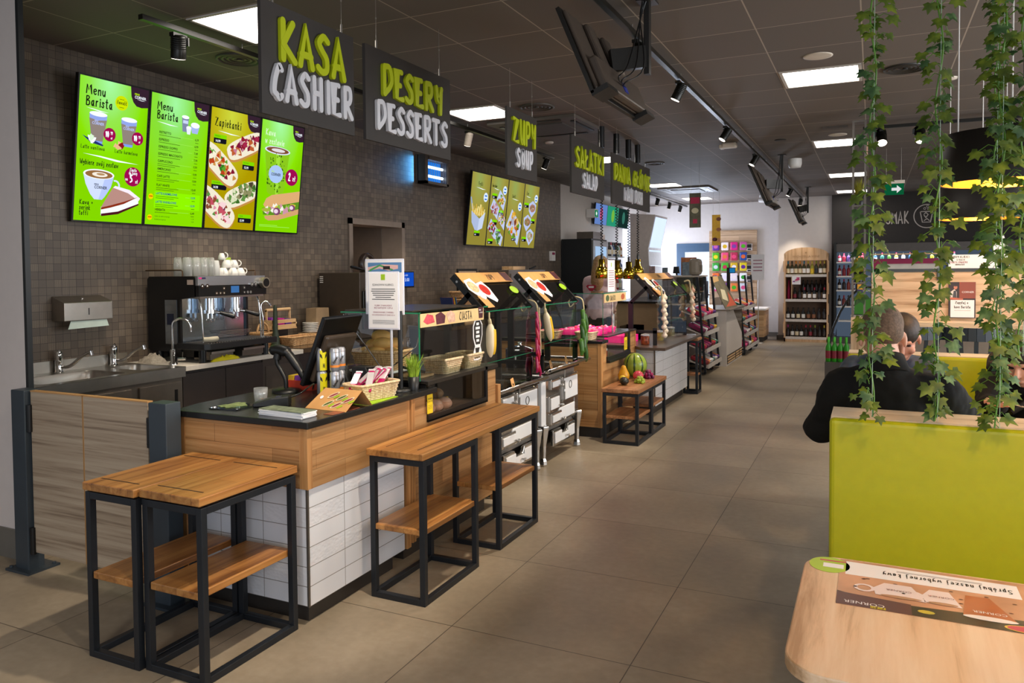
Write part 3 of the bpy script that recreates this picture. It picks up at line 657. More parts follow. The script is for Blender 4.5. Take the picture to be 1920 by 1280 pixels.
# -- screen three
s, t = A[2]
s.hand('lettering', INK, 'Zapiekanki', .08, .145, .062, .0036, 3, .52); s.swoosh('lettering', .14, .6, .185, .012, .008); s.logo()
def baguette(cx, cy, L, r, rot, cols, seed):
    s.new()
    q = []
    for k in range(22):
        a = 2*PI*k/22; u, v = L*math.copysign(abs(math.cos(a))**.6, math.cos(a)), r*math.copysign(abs(math.sin(a))**.6, math.sin(a)); q.append((cx+u*math.cos(rot)-v*math.sin(rot), cy+(u*math.sin(rot)+v*math.cos(rot))*s.w/s.h))
    s.poly('baguette_picture', E_('#c08a48'), [(a, b_+.02) for a, b_ in q], 2+seed*.002); s.poly('baguette_picture', E_('#ece4cc'), q, 2.5+seed*.002)
    blob(s, 'baguette_picture', cx, cy-.008, L*.86, r*.72, cols, 46, seed, 3, .05, rot)
baguette(.72, .27, .4, .15, -.45, ['#7a1638', '#a02848', '#8c1c30', '#b85a30', '#c07890', '#e8d8b0'], 11); baguette(.22, .46, .42, .17, .62, ['#2f7a20', '#b8401c', '#c89048', '#801830', '#f0e8d0', '#58a030'], 12)
baguette(.72, .69, .38, .15, -.4, ['#3d6a28', '#5c8c40', '#8c8c60', '#d8dcb8', '#4a4030'], 13); baguette(.2, .82, .42, .18, .6, ['#c05060', '#d890a0', '#8a4a30', '#f0d0d0', '#589040', '#702848'], 14)
s.price(.07, .215, 'PEPPERONI', '14.99'); s.price(.68, .40, 'ZE SZYNKĄ', '15.99'); s.price(.08, .60, 'Z PIECZARKAMI', '14.99', .3); s.price(.66, .865, 'WIEJSKA', '15.99', .28)
s.done(t)
# -- screen four
s, t = A[3]
lg = E_('#d6f4c8'); s.hand('lettering', lg, 'Kawa', .09, .13, .05, .0036, 3, .62); s.hand('lettering', lg, 'w zestawie', .09, .205, .05, .0036, 3, .56); s.swoosh('lettering', .15, .6, .22, .012, .007); s.logo()
s.poly('paper_cup', E_('#86c31c'), [(.1, .26), (.68, .26), (.60, .62), (.54, .66), (.26, .66), (.2, .64)], 2); s.poly('paper_cup', E_('#9edb3a'), [(.36, .26), (.46, .26), (.46, .66), (.40, .66)], 2.5)
s.disc('paper_cup', E_('#d8dff4'), .39, .255, .30, 3, .035); s.disc('paper_cup', E_('#7d4c30'), .39, .253, .265, 4, .027); s.disc('paper_cup', E_('#dcd6da'), .40, .253, .16, 5, .016)
blob(s, 'paper_cup', .38, .46, .22, .33, ['#3c6a10', '#2f5510', '#6a9c14'], 70, 21, 3, .018); s.disc('paper_cup', E_('#a7c3ee'), .38, .47, .17, 5, .082)
s.hand('paper_cup', LIM, 'FRESH', .27, .455, .012, .001, 6); s.text('paper_cup', CHB, 'CORNER', .38, .485, .034, 6, 'CENTER', .0008); s.swoosh('paper_cup', .3, .46, .492, .006, .004)
s.disc('price_badge', PLUM, .76, .48, .155, 7, .078); s.hand('price_badge', WH, '2', .68, .51, .065, .006, 8, .6); s.hand('price_badge', WH, 'zł', .79, .51, .042, .0035, 8, .6)
s.poly('sandwich', E_('#d8a872'), [(.14, .76), (.2, .70), (.32, .665), (1, .60), (1, .70), (.5, .755), (.2, .79)], 3); s.poly('sandwich', E_('#cf9f6e'), [(.18, .86), (.5, .84), (1, .77), (1, .82), (.5, .89), (.28, .90), (.2, .885)], 3)
s.poly('sandwich', E_('#5a8c20'), [(.12, .79), (.5, .755), (1, .69), (1, .78), (.5, .845), (.15, .85)], 2.8); blob(s, 'sandwich', .55, .79, .4, .05, ['#f0f0e0', '#6aa028', '#d8c040', '#c890a4', '#88b83a'], 30, 22, 4, .06, -.12)
s.disc('sandwich', E_('#7c4668'), .46, .81, .085, 6, .035); s.disc('sandwich', E_('#e9d0e0'), .44, .81, .05, 7, .02); s.disc('sandwich', E_('#7c4668'), .83, .765, .075, 6, .03); s.disc('sandwich', E_('#e9d0e0'), .81, .765, .045, 7, .018); s.disc('sandwich', E_('#a6b040'), .2, .805, .09, 5, .018)
s.line('lettering', E_('#a8f060'), .08, .5, .94, .004); s.line('lettering', E_('#a8f060'), .08, .8, .953, .004); s.done(t)
# -- second group
B = screen_things(-3.2, 5.98, 1.88, .560, ['khaki menu screen headed Frytki with a metal cup of fries, leftmost of the right group', 'khaki menu screen with five square dishes, second of the right group', 'khaki menu screen with one large mixed plate, third of the right group', 'khaki menu screen with three soup bowls, rightmost of the right group'], [khakS]*4, 'menu screens above the back kitchen counter')
FOOD = ['#c8902c', '#a86a20', '#d8b860', '#7c3a1c', '#5c8c2c']
def oval(fx, fy): s.new(); s.disc('round_badge', E_('#d6e6fb'), fx, fy, .12, 3, .065); s.line('round_badge', E_('#2a6ac8'), fx-.06, fx+.06, fy-.03, .02, 4); s.line('round_badge', E_('#2a6ac8'), fx-.06, fx+.06, fy+.018, .02, 4)
def dish(fx, fy, w_, cols, seed):
    s.new()
    s.poly('dish_picture', E_('#b9c6e8'), [(fx-w_*.9, fy-w_*.05), (fx-w_*.35, fy-w_*.55), (fx+w_, fy-w_*.1), (fx+w_*.7, fy+w_*.5)], 2); blob(s, 'dish_picture', fx+.02*w_, fy-.03*w_, w_*.62, w_*.55, cols, 26, seed, 3, w_*.17)
s, t = B[0]; s.hand('lettering', INK, 'Frytki', .36, .17, .05, .003, 3, .5); s.swoosh('lettering', .25, .78, .2, .015, .01); oval(.8, .32)
s.poly('fries_picture', E_('#a9b7d6'), [(.1, .53), (.55, .63), (.5, .8), (.35, .79), (.16, .69)], 3); s.poly('fries_picture', E_('#c3cfe8'), [(.55, .63), (.85, .53), (.75, .76), (.5, .8)], 3)
for i in range(16): q = .16+i*.04; s.poly('fries_picture', E_(('#e0c870', '#d0a840', '#ecd890')[i % 3]), [(q, .58-.02*(i % 2)), (q+.06*((i % 3)-1), .43+.03*(i % 4)), (q+.04+.06*((i % 3)-1), .43+.03*(i % 4)), (q+.07, .6)], 2+i*.01)
s.poly('fries_picture', E_('#8fa4c4'), [(.0, .35), (.05, .34), (.2, .5), (.15, .54)], 1.5); s.price(.34, .8, '', '9.99', .3); s.done(t)
s, t = B[1]; s.hand('lettering', INK, 'Dania główne', .06, .15, .04, .0026, 3, .36, .12); s.swoosh('lettering', .15, .5, .165, .012, .008); oval(.82, .17)
for i, (fx, fy) in enumerate(((.64, .33), (.3, .47), (.78, .62), (.25, .76), (.66, .89))): dish(fx, fy, .28, [FOOD, ['#a86a78', '#c8a0a8', '#8c4848', '#b8b890'], FOOD, ['#7c1c30', '#d0a030', '#588c20', '#c85a40'], ['#4c7c30', '#88a858', '#2c5420', '#c8d0a0']][i], 40+i)
for fx, fy in ((.1, .24), (.55, .47), (.22, .62), (.48, .75), (.08, .9)): s.price(fx, fy, '', '23.99', .28)
s.done(t)
s, t = B[2]; s.hand('lettering', INK, 'Kubełki', .25, .25, .045, .0026, 3, .4); s.swoosh('lettering', .25, .7, .265, .012, .008); oval(.8, .37); dish(.5, .71, .52, FOOD+['#d86a20'], 51); s.poly('dish_picture', E_('#a9a4b8'), [(.3, .53), (.5, .53), (.5, .66), (.36, .66)], 5); blob(s, 'dish_picture', .42, .52, .12, .1, ['#d8a838', '#e8c868', '#c88820'], 14, 52, 6, .05); s.price(.45, .83, '', '39.99', .28); s.done(t)
s, t = B[3]; s.hand('lettering', INK, 'Zupy', .12, .16, .045, .0026, 3, .5); s.swoosh('lettering', .1, .45, .185, .012, .008); oval(.82, .2)
for i, (fx, fy, c_) in enumerate(((.6, .36, '#a07868'), (.33, .59, '#8c6a44'), (.6, .81, '#a8a888'))):
    s.new(); s.poly('soup_picture', E_('#b4c0e4'), [(fx-.24, fy-.06), (fx+.02, fy-.12), (fx+.27, fy-.06), (fx+.25, fy+.05), (fx, fy+.15), (fx-.22, fy+.05)], 2); s.disc('soup_picture', E_(c_), fx+.02, fy, .2, 3, .062); blob(s, 'soup_picture', fx+.02, fy, .14, .14, ['#7a5a48', '#c8b8a0', '#8c9c58', '#b06858'], 16, 60+i, 4, .035)
for fx, fy in ((.04, .29), (.56, .53), (.08, .83)): s.price(fx, fy, '', '12.99', .3)
s.done(t)
# ================================================================ tracks and spots
trk = mat('black track', '#17150f', .35, .3)
spk = mat('spot body black', '#15140f', .35, .2)
lens = emi('spot lens', '#fff0dc', 5.0)
lensd = mat('spot lens pale', '#e9e2d8', .2)
def track(label, a, b, zc=3.0):
    t = thing('track_rail', label, 'track', a)
    M().bar(a, b, .035, .03).build('rail', trk, t)
    n_ = max(2, int((V(b)-V(a)).length/1.3))
    for i in range(n_):
        p = V(a).lerp(V(b), (i+.5)/n_); M().cyl(p+V((0, 0, .012)), (p.x, p.y, 3.05), .004, n=6).build('hanger', wire, t)
    return t
def spot(label, p, aim, r=.036, L=.13, power=0, ang=55, body=None, group='track spotlights', col=(1, .86, .68)):
    p = V(p); d = (V(aim)-p).normalized()
    t = thing('track_spotlight', label, 'spotlight', p, group)
    c = p+V((0, 0, -.09))
    M().box(p.x-.018, p.x+.018, p.y-.05, p.y+.05, p.z-.035, p.z-.012).cyl(p+V((0, 0, -.03)), c+V((0, 0, .02)), .010).build('adapter', spk, t)
    s_ = d.orthogonal().normalized(); s_ = d.cross(V((0, 0, 1))).normalized() if abs(d.z) < .98 else V((1, 0, 0))
    k = M().tube([c-d*L*.55, c-d*L*.5, c+d*L*.45, c+d*L*.5], [r*.55, r, r*1.05, r*1.05], 18)
    for i in range(6): k.tube([c-d*(L*.45-.012*i), c-d*(L*.45-.012*i-.005)], r*1.1, 18)
    k.build('housing', body or spk, t)
    M().bar(c+s_*(r+.008)-d*.01, c+s_*(r+.008)+V((0, 0, .06)), .010, .02).build('bracket', spk, t)
    M().tube([c+d*L*.505, c+d*(L*.505+.002)], r*.93, 18).build('lens', lens if power else lensd, t)
    if power: spot_light(c+d*(L*.55+.01), aim, power, col, ang)
    return t
track('long black track rail on the ceiling running above the aisle beside the hanging televisions', (.30, -1.5, 3.0), (.30, 14.2, 3.0))
for y, aim, lab in ((1.87, (-.9, 1.2, .7), 'track spotlight partly behind the nearest hanging television'), (3.02, (-.9, 2.9, .6), 'track spotlight right of the nearest hanging television'), (5.07, (-1.0, 4.4, .8), 'track spotlight above the white wedge shaped sensor'), (7.14, (-.9, 6.6, .7), 'track spotlight left of the second television pole'), (11.66, (-.9, 11.5, .8), 'track spotlight between the two far hanging televisions'), (13.9, (.1, 14.2, 1.4), 'farthest spotlight on the long track beside the last television')):
    spot(lab, (.30, y, 2.985), aim, power=150 if y < 10 else 90, ang=62)
spot_light((.30, -.2, 2.85), (-.9, .05, .8), 170, ang=60)
spot_light((.30, -1.3, 2.85), (-1.1, -.7, .6), 45, ang=60)
spot_light((.30, 9.2, 2.85), (-.4, 9.6, .2), 120, ang=60); spot_light((.9, 6.3, 2.85), (.75, 6.2, 0), 60, ang=48); spot_light((.9, 8.6, 2.85), (.8, 8.4, 0), 60, ang=48)
track('black track rail over the coffee counter, starting at the upper left', (-2.12, .22, 3.0), (-2.12, 6.4, 3.0))
spot('black track spotlight at the upper left above the first menu screen', (-2.12, .48, 2.985), (-2.75, .95, 1.0), power=60, ang=48, r=.042)
spot('pale track spotlight to the right of the desserts sign', (-2.12, 4.1, 2.985), (-2.9, 4.6, 1.0), power=60, body=mat('spot body pale', '#b3a89a', .4))
spot('black track spotlight to the right of the soup sign', (-2.12, 6.15, 2.985), (-3.0, 6.2, 1.0), power=60)
spot_light((-2.12, 1.6, 2.9), (-2.85, 1.75, 1.0), 95, ang=58); spot_light((-2.12, 2.6, 2.9), (-3.0, 3.0, .9), 50)
track('far black track rail near the hanging poster', (-2.27, 11.7, 3.0), (-2.27, 15.0, 3.0))
for y, lab in ((12.3, 'first of three far spotlights on the rail near the hanging poster'), (13.3, 'second of three far spotlights on the rail near the hanging poster'), (14.3, 'third of three far spotlights on the rail near the hanging poster')): spot(lab, (-2.27, y, 2.985), (-2.9, y+.6, 1.2), power=30)
track('black cross track rail behind the ivy strands on the right', (1.55, 5.9, 2.98), (4.2, 5.9, 2.98))
spot('lit track spotlight behind the first ivy strand', (1.72, 5.9, 2.965), (1.9, 4.6, 1.2), power=45, r=.05, L=.16)
spot('lit track spotlight behind the second ivy strand', (2.07, 5.9, 2.965), (2.3, 4.6, 1.2), power=45, r=.05, L=.16)
spot('track spotlight at the right frame edge behind the ivy', (2.86, 5.9, 2.965), (2.9, 4.6, 1.2), r=.05, L=.16)
# ================================================================ ceiling fittings
ventm = mat('grey vent', '#4a443f', .5)
def vent(label, x, y, r=.16, m_=None):
    t = thing('ceiling_vent', label, 'vent', (x, y, 3.05), 'round ceiling vents')
    for i in range(4): k = M().lathe([(r*(1-.22*i), 0), (r*(1-.22*i), -.012+.003*i), (r*(1-.22*i)-.012, -.014+.003*i), (r*(1-.22*i)-.02, -.002)], (x, y, 3.049), 32, caps=False).build('ring', m_ or ventm, t)
    M().lathe([(.02, 0), (.02, -.012)], (x, y, 3.049), 16).build('hub', m_ or ventm, t)
vent('round ceiling vent beside the first sign, above the menu screens', -2.40, 1.25); vent('round ceiling vent right of the desserts sign', -1.16, 3.66)
vent('small round ceiling vent right of the main dish sign', -1.16, 7.85, .14); vent('round dark ceiling vent near the second ivy strand', 1.86, 3.71, .15, mat('dark vent', '#2a2826', .4))
acm = mat('cassette grey', '#5b534d', .5)
for x, y, lab, s_ in ((-1.43, 4.56, 'square grey air conditioning cassette behind the soup sign', .47), (-1.5, 11.6, 'far grey air conditioning cassette above the poster', .47)):
    t = thing('air_conditioner', lab, 'air conditioner', (x, y, 3.02))
    M().prism([(x-s_, y-s_), (x+s_, y-s_), (x+s_, y+s_), (x-s_, y+s_)], (0, 0, 3.018), X, Yv, .03).build('panel', acm, t)
    for a in range(4):
        q = Matrix.Rotation(a*PI/2, 4, 'Z'); k = M(); k.T = Matrix.Translation((x, y, 0)) @ q; k.box(-.3, .3, s_-.10, s_-.06, 3.012, 3.021).build('louvre', blks, t)
    M().box(x-.27, x+.27, y-.27, y+.27, 3.005, 3.021).build('grille', mat('cassette grille', '#4a4440', .6), t)
cream = mat('cream plastic', '#cfc4b6', .5)
def puck(name, label, cat, x, y, r, h_, m_=cream):
    o = M().lathe([(r, 0), (r, -h_*.6), (r*.85, -h_), (0, -h_)], (x, y, 3.0495), 28).build(name, m_); return tag(o, label, cat)
puck('ceiling_speaker', 'large round cream ceiling speaker above the biggest light panel on the right', 'speaker', 1.285, 3.05, .10, .006)
puck('ceiling_speaker', 'smaller round cream ceiling speaker above the second light panel on the right', 'speaker', 1.28, 6.6, .10, .006)
puck('smoke_detector', 'flat cream smoke detector right of the soup sign', 'detector', -1.8, 5.5, .05, .02)
puck('ceiling_downlight', 'small dark round downlight between the long track and the light panels', 'downlight', .66, 6.65, .065, .008, blk)
tag(M().box(1.15, 1.4, 6.02, 6.12, 3.04, 3.05).build('slot_vent', ventm), 'thin dark slot vent above the second round speaker', 'vent')
puck('dome_camera', 'white dome camera right of the second hanging television', 'camera', .67, 8.4, .09, .12, whi)
t = thing('ceiling_sensor', 'white wedge shaped ceiling sensor under the long track', 'sensor', (.08, 6.6, 3.05))
M().box(.0, .17, 6.53, 6.67, 2.99, 3.05).build('housing', cream, t, .02); M().box(-.03, .02, 6.54, 6.66, 2.985, 3.03).build('nose', cream, t, .01)
t = thing('bullet_camera', 'small white camera on the ceiling near the far back wall', 'camera', (-.42, 13.6, 3.05))
M().cyl((-.42, 13.6, 3.05), (-.42, 13.6, 2.97), .05).build('mount', whi, t); M().cyl((-.46, 13.6, 2.95), (-.30, 13.5, 2.93), .05).build('body', whi, t)
# ================================================================ ceiling televisions seen from behind
tvb = mat('television back', '#4b4037', .45, .1); tvd = mat('television dark', '#191714', .4)
def ceiling_tv(label, y0, W_, side=1, tilt=.40, xb=.32, zb=2.50, px=.46):
    t = thing('hanging_television', label, 'television', (px, y0+W_*.62, 3.05))
    k = M(); T = Matrix.Translation((xb, y0, zb)) @ Matrix.Rotation(-tilt*side, 4, 'Y'); Hh = .50*W_/.9
    def mk(f, nm, m_, bev=0): q = M(); q.T = T; f(q); return q.build(nm, m_, t, bev)
    mk(lambda q: q.box(-.022, 0, 0, W_, 0, Hh), 'screen_panel', tvd, .003)
    mk(lambda q: q.box(0, .02, .02, W_-.02, .02, Hh-.02), 'rear_cover', tvb, .01)
    mk(lambda q: q.box(.02, .065, .05, W_-.05, .015, .20), 'electronics_box', tvb, .012)
    mk(lambda q: q.box(.02, .05, W_*.28, W_*.42, .20, .46), 'rear_rib', tvb, .015); mk(lambda q: q.box(.02, .05, W_*.58, W_*.72, .20, .46), 'rear_rib', tvb, .015)
    mk(lambda q: q.box(-.02, .075, .0, .17, -.012, .016), 'speaker_grille', tvd); mk(lambda q: q.box(-.02, .075, W_-.17, W_, -.012, .016), 'speaker_grille', tvd)
    mk(lambda q: q.box(.065, .069, W_*.45, W_*.52, .06, .12), 'socket_plate', mat('blue socket', '#23308c', .4))
    yc = y0+W_*.62
    M().bar((px+.05, yc, 3.05), (px+.05, yc, zb+.20), .045, .03).box(px, px+.1, yc-.06, yc+.06, 3.04, 3.05).build('ceiling_pole', tvd, t)
    q = T @ V((.05, W_*.5, Hh*.55)); M().bar(q, (px+.04, yc, zb+.3), .05, .12).build('bracket', tvd, t)
    k = M()
    for i in range(3): k.tube(spline([(px+.03+.01*i, yc-.03, 3.04), (px+.02, yc-.04, zb+.5), (px+.05-.03*i, yc-.08-.05*i, zb+.22), (px-.02, yc-.2-.06*i, zb+.12), T @ V((.07, W_*.5, .1))], 5), .004, 6)
    k.build('cables', blks, t)
ceiling_tv('nearest hanging television, tilted and seen from behind, upper middle', .86, .9, xb=.37, zb=2.44, px=.44)
ceiling_tv('second hanging television over the aisle, seen from behind', 7.3, 1.0, xb=.43, zb=2.36, px=.50)
ceiling_tv('farthest and smallest hanging television before the back wall', 11.9, .85, xb=.45, zb=2.37, px=.50)
# ================================================================ insect trap on the wall
t = thing('insect_trap', 'glowing blue insect trap lamp on the mosaic wall below the desserts sign', 'lamp', (-3.24, 5.1, 2.6))
M().box(-3.24, -3.20, 4.84, 5.38, 2.58, 2.92).build('back_plate', mat('trap grey', '#5a5148', .5), t)
M().box(-3.21, -3.10, 4.84, 4.90, 2.58, 2.92).box(-3.21, -3.10, 5.34, 5.38, 2.58, 2.92).box(-3.21, -3.10, 4.84, 5.38, 2.58, 2.61).box(-3.21, -3.08, 4.90, 5.36, 2.86, 2.92).build('frame', mat('trap frame', '#5a5048', .4, .3), t)
M().quad((-3.195, 4.9, 2.61), (-3.195, 5.34, 2.61), (-3.195, 5.34, 2.86), (-3.195, 4.9, 2.86)).build('reflector', emi('trap blue', '#1a74d8', 1.0), t)
for z in (2.79, 2.68): M().cyl((-3.16, 4.91, z), (-3.16, 5.33, z), .016).build('tube_lamp', emi('trap tube', '#cfe6ff', 3.0), t)
k = M()
for i in range(9): k.bar((-3.115, 4.92+.05*i, 2.61), (-3.115, 4.92+.05*i, 2.87), .003)
k.build('guard_wires', wire, t)
l_ = area_light('trap_glow', (-3.19, 4.80, 2.75), .1, 1.2, (.1, .45, 1), (-3.24, 4.3, 2.75), .3)
# ================================================================ sink, coffee counter, coffee machine
paperm = mat('paper towel', '#cfe0d6', .8)
t = thing('towel_dispenser', 'steel paper towel dispenser on the mosaic wall above the sink', 'dispenser', (-3.24, .57, 1.25))
M().prism([(0, 1.235), (.13, 1.235), (.13, 1.352), (.05, 1.40), (0, 1.40)], (-3.24, .385, 0), X, Z, 0).add([], [])
k = M(); k.prism([(0, 1.235), (.125, 1.235), (.125, 1.355), (.0, 1.398)], (-3.239, .745, 0), X, Z, .35); k.build('housing', inox, t, .003)
M().prism([(0, 0), (.26, 0), (.275, -.045), (-.02, -.052)], (-3.125, .445, 1.232), Yv, Z, .002).build('paper', paperm, t)
M().box(-3.114, -3.112, .565, .571, 1.27, 1.315).build('slot', blks, t); M().cyl((-3.18, .565, 1.375), (-3.175, .565, 1.385), .01).build('lock', chrome, t)
# sink unit
c = thing('sink_unit', 'stainless double sink unit behind the swing gate', 'sink', (-2.95, .25, 0))
k = M()
x0, x1, zt = -3.235, -2.64, .90
def basin(k, xa, xb, ya, yb, d):
    r = .06; q = []
    for cx, cy, a in ((xb-r, yb-r, 0), (xa+r, yb-r, PI/2), (xa+r, ya+r, PI), (xb-r, ya+r, 1.5*PI)): q += arc(cx, cy, r, a, a+PI/2, 5)
    n_ = len(q); rings = [(1, zt), (.985, zt-.008), (.96, zt-.03), (.92, zt-d*.8), (.8, zt-d)]
    vs = [((x-(xa+xb)/2)*f+(xa+xb)/2, (y-(ya+yb)/2)*f+(ya+yb)/2, z) for f, z in rings for x, y in q]
    fs = [(i*n_+j, i*n_+(j+1) % n_, (i+1)*n_+(j+1) % n_, (i+1)*n_+j) for i in range(len(rings)-1) for j in range(n_)]
    k.add(vs, [f[::-1] for f in fs], True).add(vs[-n_:], [tuple(range(n_))], False)
    # deck around the basin
    return q
def deck(k, X0, X1, Y0, Y1, q):
    cx, cy = (X0+X1)/2, (Y0+Y1)/2; n_ = len(q); out = []
    for x, y in q:
        f = max((x-cx)/(X1-cx) if x > cx else (cx-x)/(cx-X0), (y-cy)/(Y1-cy) if y > cy else (cy-y)/(cy-Y0)); out.append((cx+(x-cx)/f, cy+(y-cy)/f))
    # push corner-most points onto corners
    for tx, ty in ((X0, Y0), (X0, Y1), (X1, Y0), (X1, Y1)):
        j = min(range(n_), key=lambda i: (out[i][0]-tx)**2+(out[i][1]-ty)**2); out[j] = (tx, ty)
    vs = [(x, y, zt) for x, y in q]+[(x, y, zt) for x, y in out]
    k.add(vs, [(i, i+n_, (i+1) % n_+n_, (i+1) % n_) for i in range(n_)][::1], False)
for ya, yb, Y0, Y1 in ((-.02, .56, -.25, .60), (.67, .90, .60, .935)):
    q = basin(k, -3.10, -2.72, ya, yb, .18); deck(k, x0, x1, Y0, Y1, q)
k.box(x1-.012, x1, -.25, .935, zt-.07, zt).box(x0, x0+.012, -.25, .935, zt, zt+.075)
k.build('sink_top', inox, c)
M().box(x0, x1-.03, -.25, .93, .10, .83).build('carcass', inoxd, c)
for ya, yb in ((-.235, .10), (.12, .52), (.58, .91)):
    o = M().box(x1-.03, x1-.012, ya, yb, .12, .80).build('door', inoxd, c, .003); M().box(x1-.013, x1-.010, yb-.06, yb-.035, .55, .75).build('grip_slot', blks, o)
for x in (x1-.05,):
    for y in (-.22, .88): M().bar((x, y, 0), (x, y, .12), .04).build('leg', inoxd, c)
for y in (.40, .80):
    f = M().lathe([(.028, 0), (.022, .01), (.024, .06), (.026, .11), (.024, .135), (.012, .14)], (-3.19, y, zt), 18)
    f.tube(spline([(-3.19, y, zt+.03), (-3.12, y+.03, zt+.04), (-3.05, y+.06, zt+.10), (-2.99, y+.085, zt+.135)], 5), .011).cyl((-2.992, y+.085, zt+.137), (-2.985, y+.088, zt+.11), .014)
    f.tube([(-3.19, y, zt+.135), (-3.15, y-.02, zt+.15)], [.008, .006])
    f.build('faucet', chrome, c)
# counter run
wtop = mat('pale stone worktop', '#d9d0c4', .35, noise=.04, scale=60)
cab = mat('dark cabinet', '#2b2320', .45)
c = thing('coffee_counter', 'pale worktop on dark cabinets under the coffee machine', 'counter', (-2.95, 1.55, 0))
M().box(-3.235, -2.64, .94, 2.14, .865, .90).build('worktop', wtop, c, .003)
M().box(-3.235, -2.70, .94, 1.72, .1, .862).build('cabinet', cab, c); M().box(-2.70, -2.68, .945, 1.33, .12, .84).build('door', cab, c, .002); M().box(-2.70, -2.68, 1.335, 1.715, .12, .84).build('door', cab, c, .002)
M().box(-3.235, -2.69, 1.72, 2.14, .1, .862).build('steel_cabinet', mat('grey steel cabinet', '#524b46', .4, .5), c); M().box(-2.688, -2.686, 1.75, 2.10, .55, .80).build('drawer_front', mat('grey steel front', '#5d5650', .35, .5), c)
c = thing('granite_counter', 'dark polished counter carrying baskets and the oven by the mosaic wall', 'counter', (-2.95, 2.8, 0))
M().box(-3.235, -2.66, 2.145, 3.52, .865, .905).build('worktop', mat('polished dark stone', '#4a3d32', .12, 0, .15, 30), c); M().box(-3.235, -2.70, 2.145, 3.52, .1, .862).build('cabinet', cab, c)
# gooseneck tap
f = M().lathe([(.03, 0), (.03, .012), (.018, .02), (.02, .10), (.014, .11)], (-2.80, .97, .9), 18).tube(spline([(-2.80, .97, 1.0), (-2.80, .97, 1.17), (-2.78, .985, 1.215), (-2.74, 1.01, 1.222), (-2.70, 1.03, 1.19), (-2.695, 1.035, 1.13)], 6), .009)
f.cyl((-2.77, .985, .94), (-2.72, 1.01, .94), .010).tube([(-2.74, 1.0, .94), (-2.735, 1.0, .99)], .005)
tag(f.build('gooseneck_tap', chrome), 'slim chrome gooseneck tap in front of the coffee machine', 'tap')
# ---- coffee machine
c = thing('coffee_machine', 'black and steel two group espresso machine under the menu screens', 'coffee machine', (-2.93, 1.42, .905))
Y0, Y1 = 1.09, 1.75; xb, xf = -3.19, -2.70
k = M(); q = [(xb, .99), (xb+.02, .975), (xb+.33, .975), (xb+.33, 1.355), (xf, 1.375), (xf, 1.505), (xf-.02, 1.52), (xb+.02, 1.52), (xb, 1.50)]
k.prism(q, (0, Y0+.02, 0), X, Z, .02); k.build('side_panel', blks, c)
k = M(); k.prism(q, (0, Y1, 0), X, Z, .02); k.build('side_panel', blks, c)
M().box(xb, xf+.02, Y0+.02, Y1-.02, 1.36, 1.515).box(xb, xb+.05, Y0+.02, Y1-.02, .98, 1.36).build('upper_body', inox, c)
M().box(xf+.0, xf+.022, Y0, Y1, 1.455, 1.52).build('steel_fascia', mat('fascia steel', '#c6ccd6', .25, .9, .03), c)
M().box(xf-.01, xf+.03, Y0, Y1+.005, 1.375, 1.453).build('control_panel', blks, c)
M().quad((xf+.031, 1.39, 1.395), (xf+.031, 1.47, 1.395), (xf+.031, 1.47, 1.445), (xf+.031, 1.39, 1.445)).build('display', emi('machine display', '#3c6aa0', 1), c)
for y, z, r in ((1.12, 1.45, .016), (1.165, 1.45, .016), (1.60, 1.455, .015), (1.64, 1.455, .015), (1.25, 1.395, .011), (1.285, 1.395, .011), (1.32, 1.395, .011), (1.32, 1.43, .011), (1.52, 1.43, .011), (1.52, 1.395, .011), (1.555, 1.395, .011), (1.585, 1.395, .011)):
    M().use(chrome).cyl((xf+.02, y, z), (xf+.034, y, z), r).use(blks).cyl((xf+.034, y, z), (xf+.0345, y, z), r*.75).use(whi).cyl((xf+.0345, y, z), (xf+.035, y, z), r*.35).build('button', None, c)
M().use(mat('knob satin', '#b7ab98', .3, .8)).cyl((xf+.02, 1.72, 1.465), (xf+.065, 1.72, 1.465), .042, n=28).use(blks).cyl((xf+.065, 1.72, 1.465), (xf+.067, 1.72, 1.465), .032, n=28).build('steam_knob', None, c)
mir = mat('mirror steel', '#b4c4d4', .12, 1, .03)
M().box(xb+.30, xb+.315, Y0+.02, Y1-.02, 1.0, 1.36).build('back_splash', mir, c)
M().box(xb+.18, xb+.30, Y0-.002, Y0+.02, 1.03, 1.35).build('side_plate', mir, c)
M().quad((xb+.20, Y0-.004, 1.17), (xb+.265, Y0-.004, 1.17), (xb+.265, Y0-.004, 1.25), (xb+.20, Y0-.004, 1.25)).build('info_sticker', mat('navy sticker', '#141a30', .5), c)
M().box(xf-.08, xf-.02, Y0-.003, Y0-.001, 1.46, 1.495).build('rating_plate', mat('rating plate', '#a39289', .5), c)
k = M().use(mat('badge pink', '#d2337c', .5)).box(xf+.022, xf+.024, 1.10, 1.125, 1.50, 1.512).use(mat('badge navy', '#26264e', .5)).box(xf+.022, xf+.024, 1.125, 1.16, 1.50, 1.512); k.build('badge', None, c)
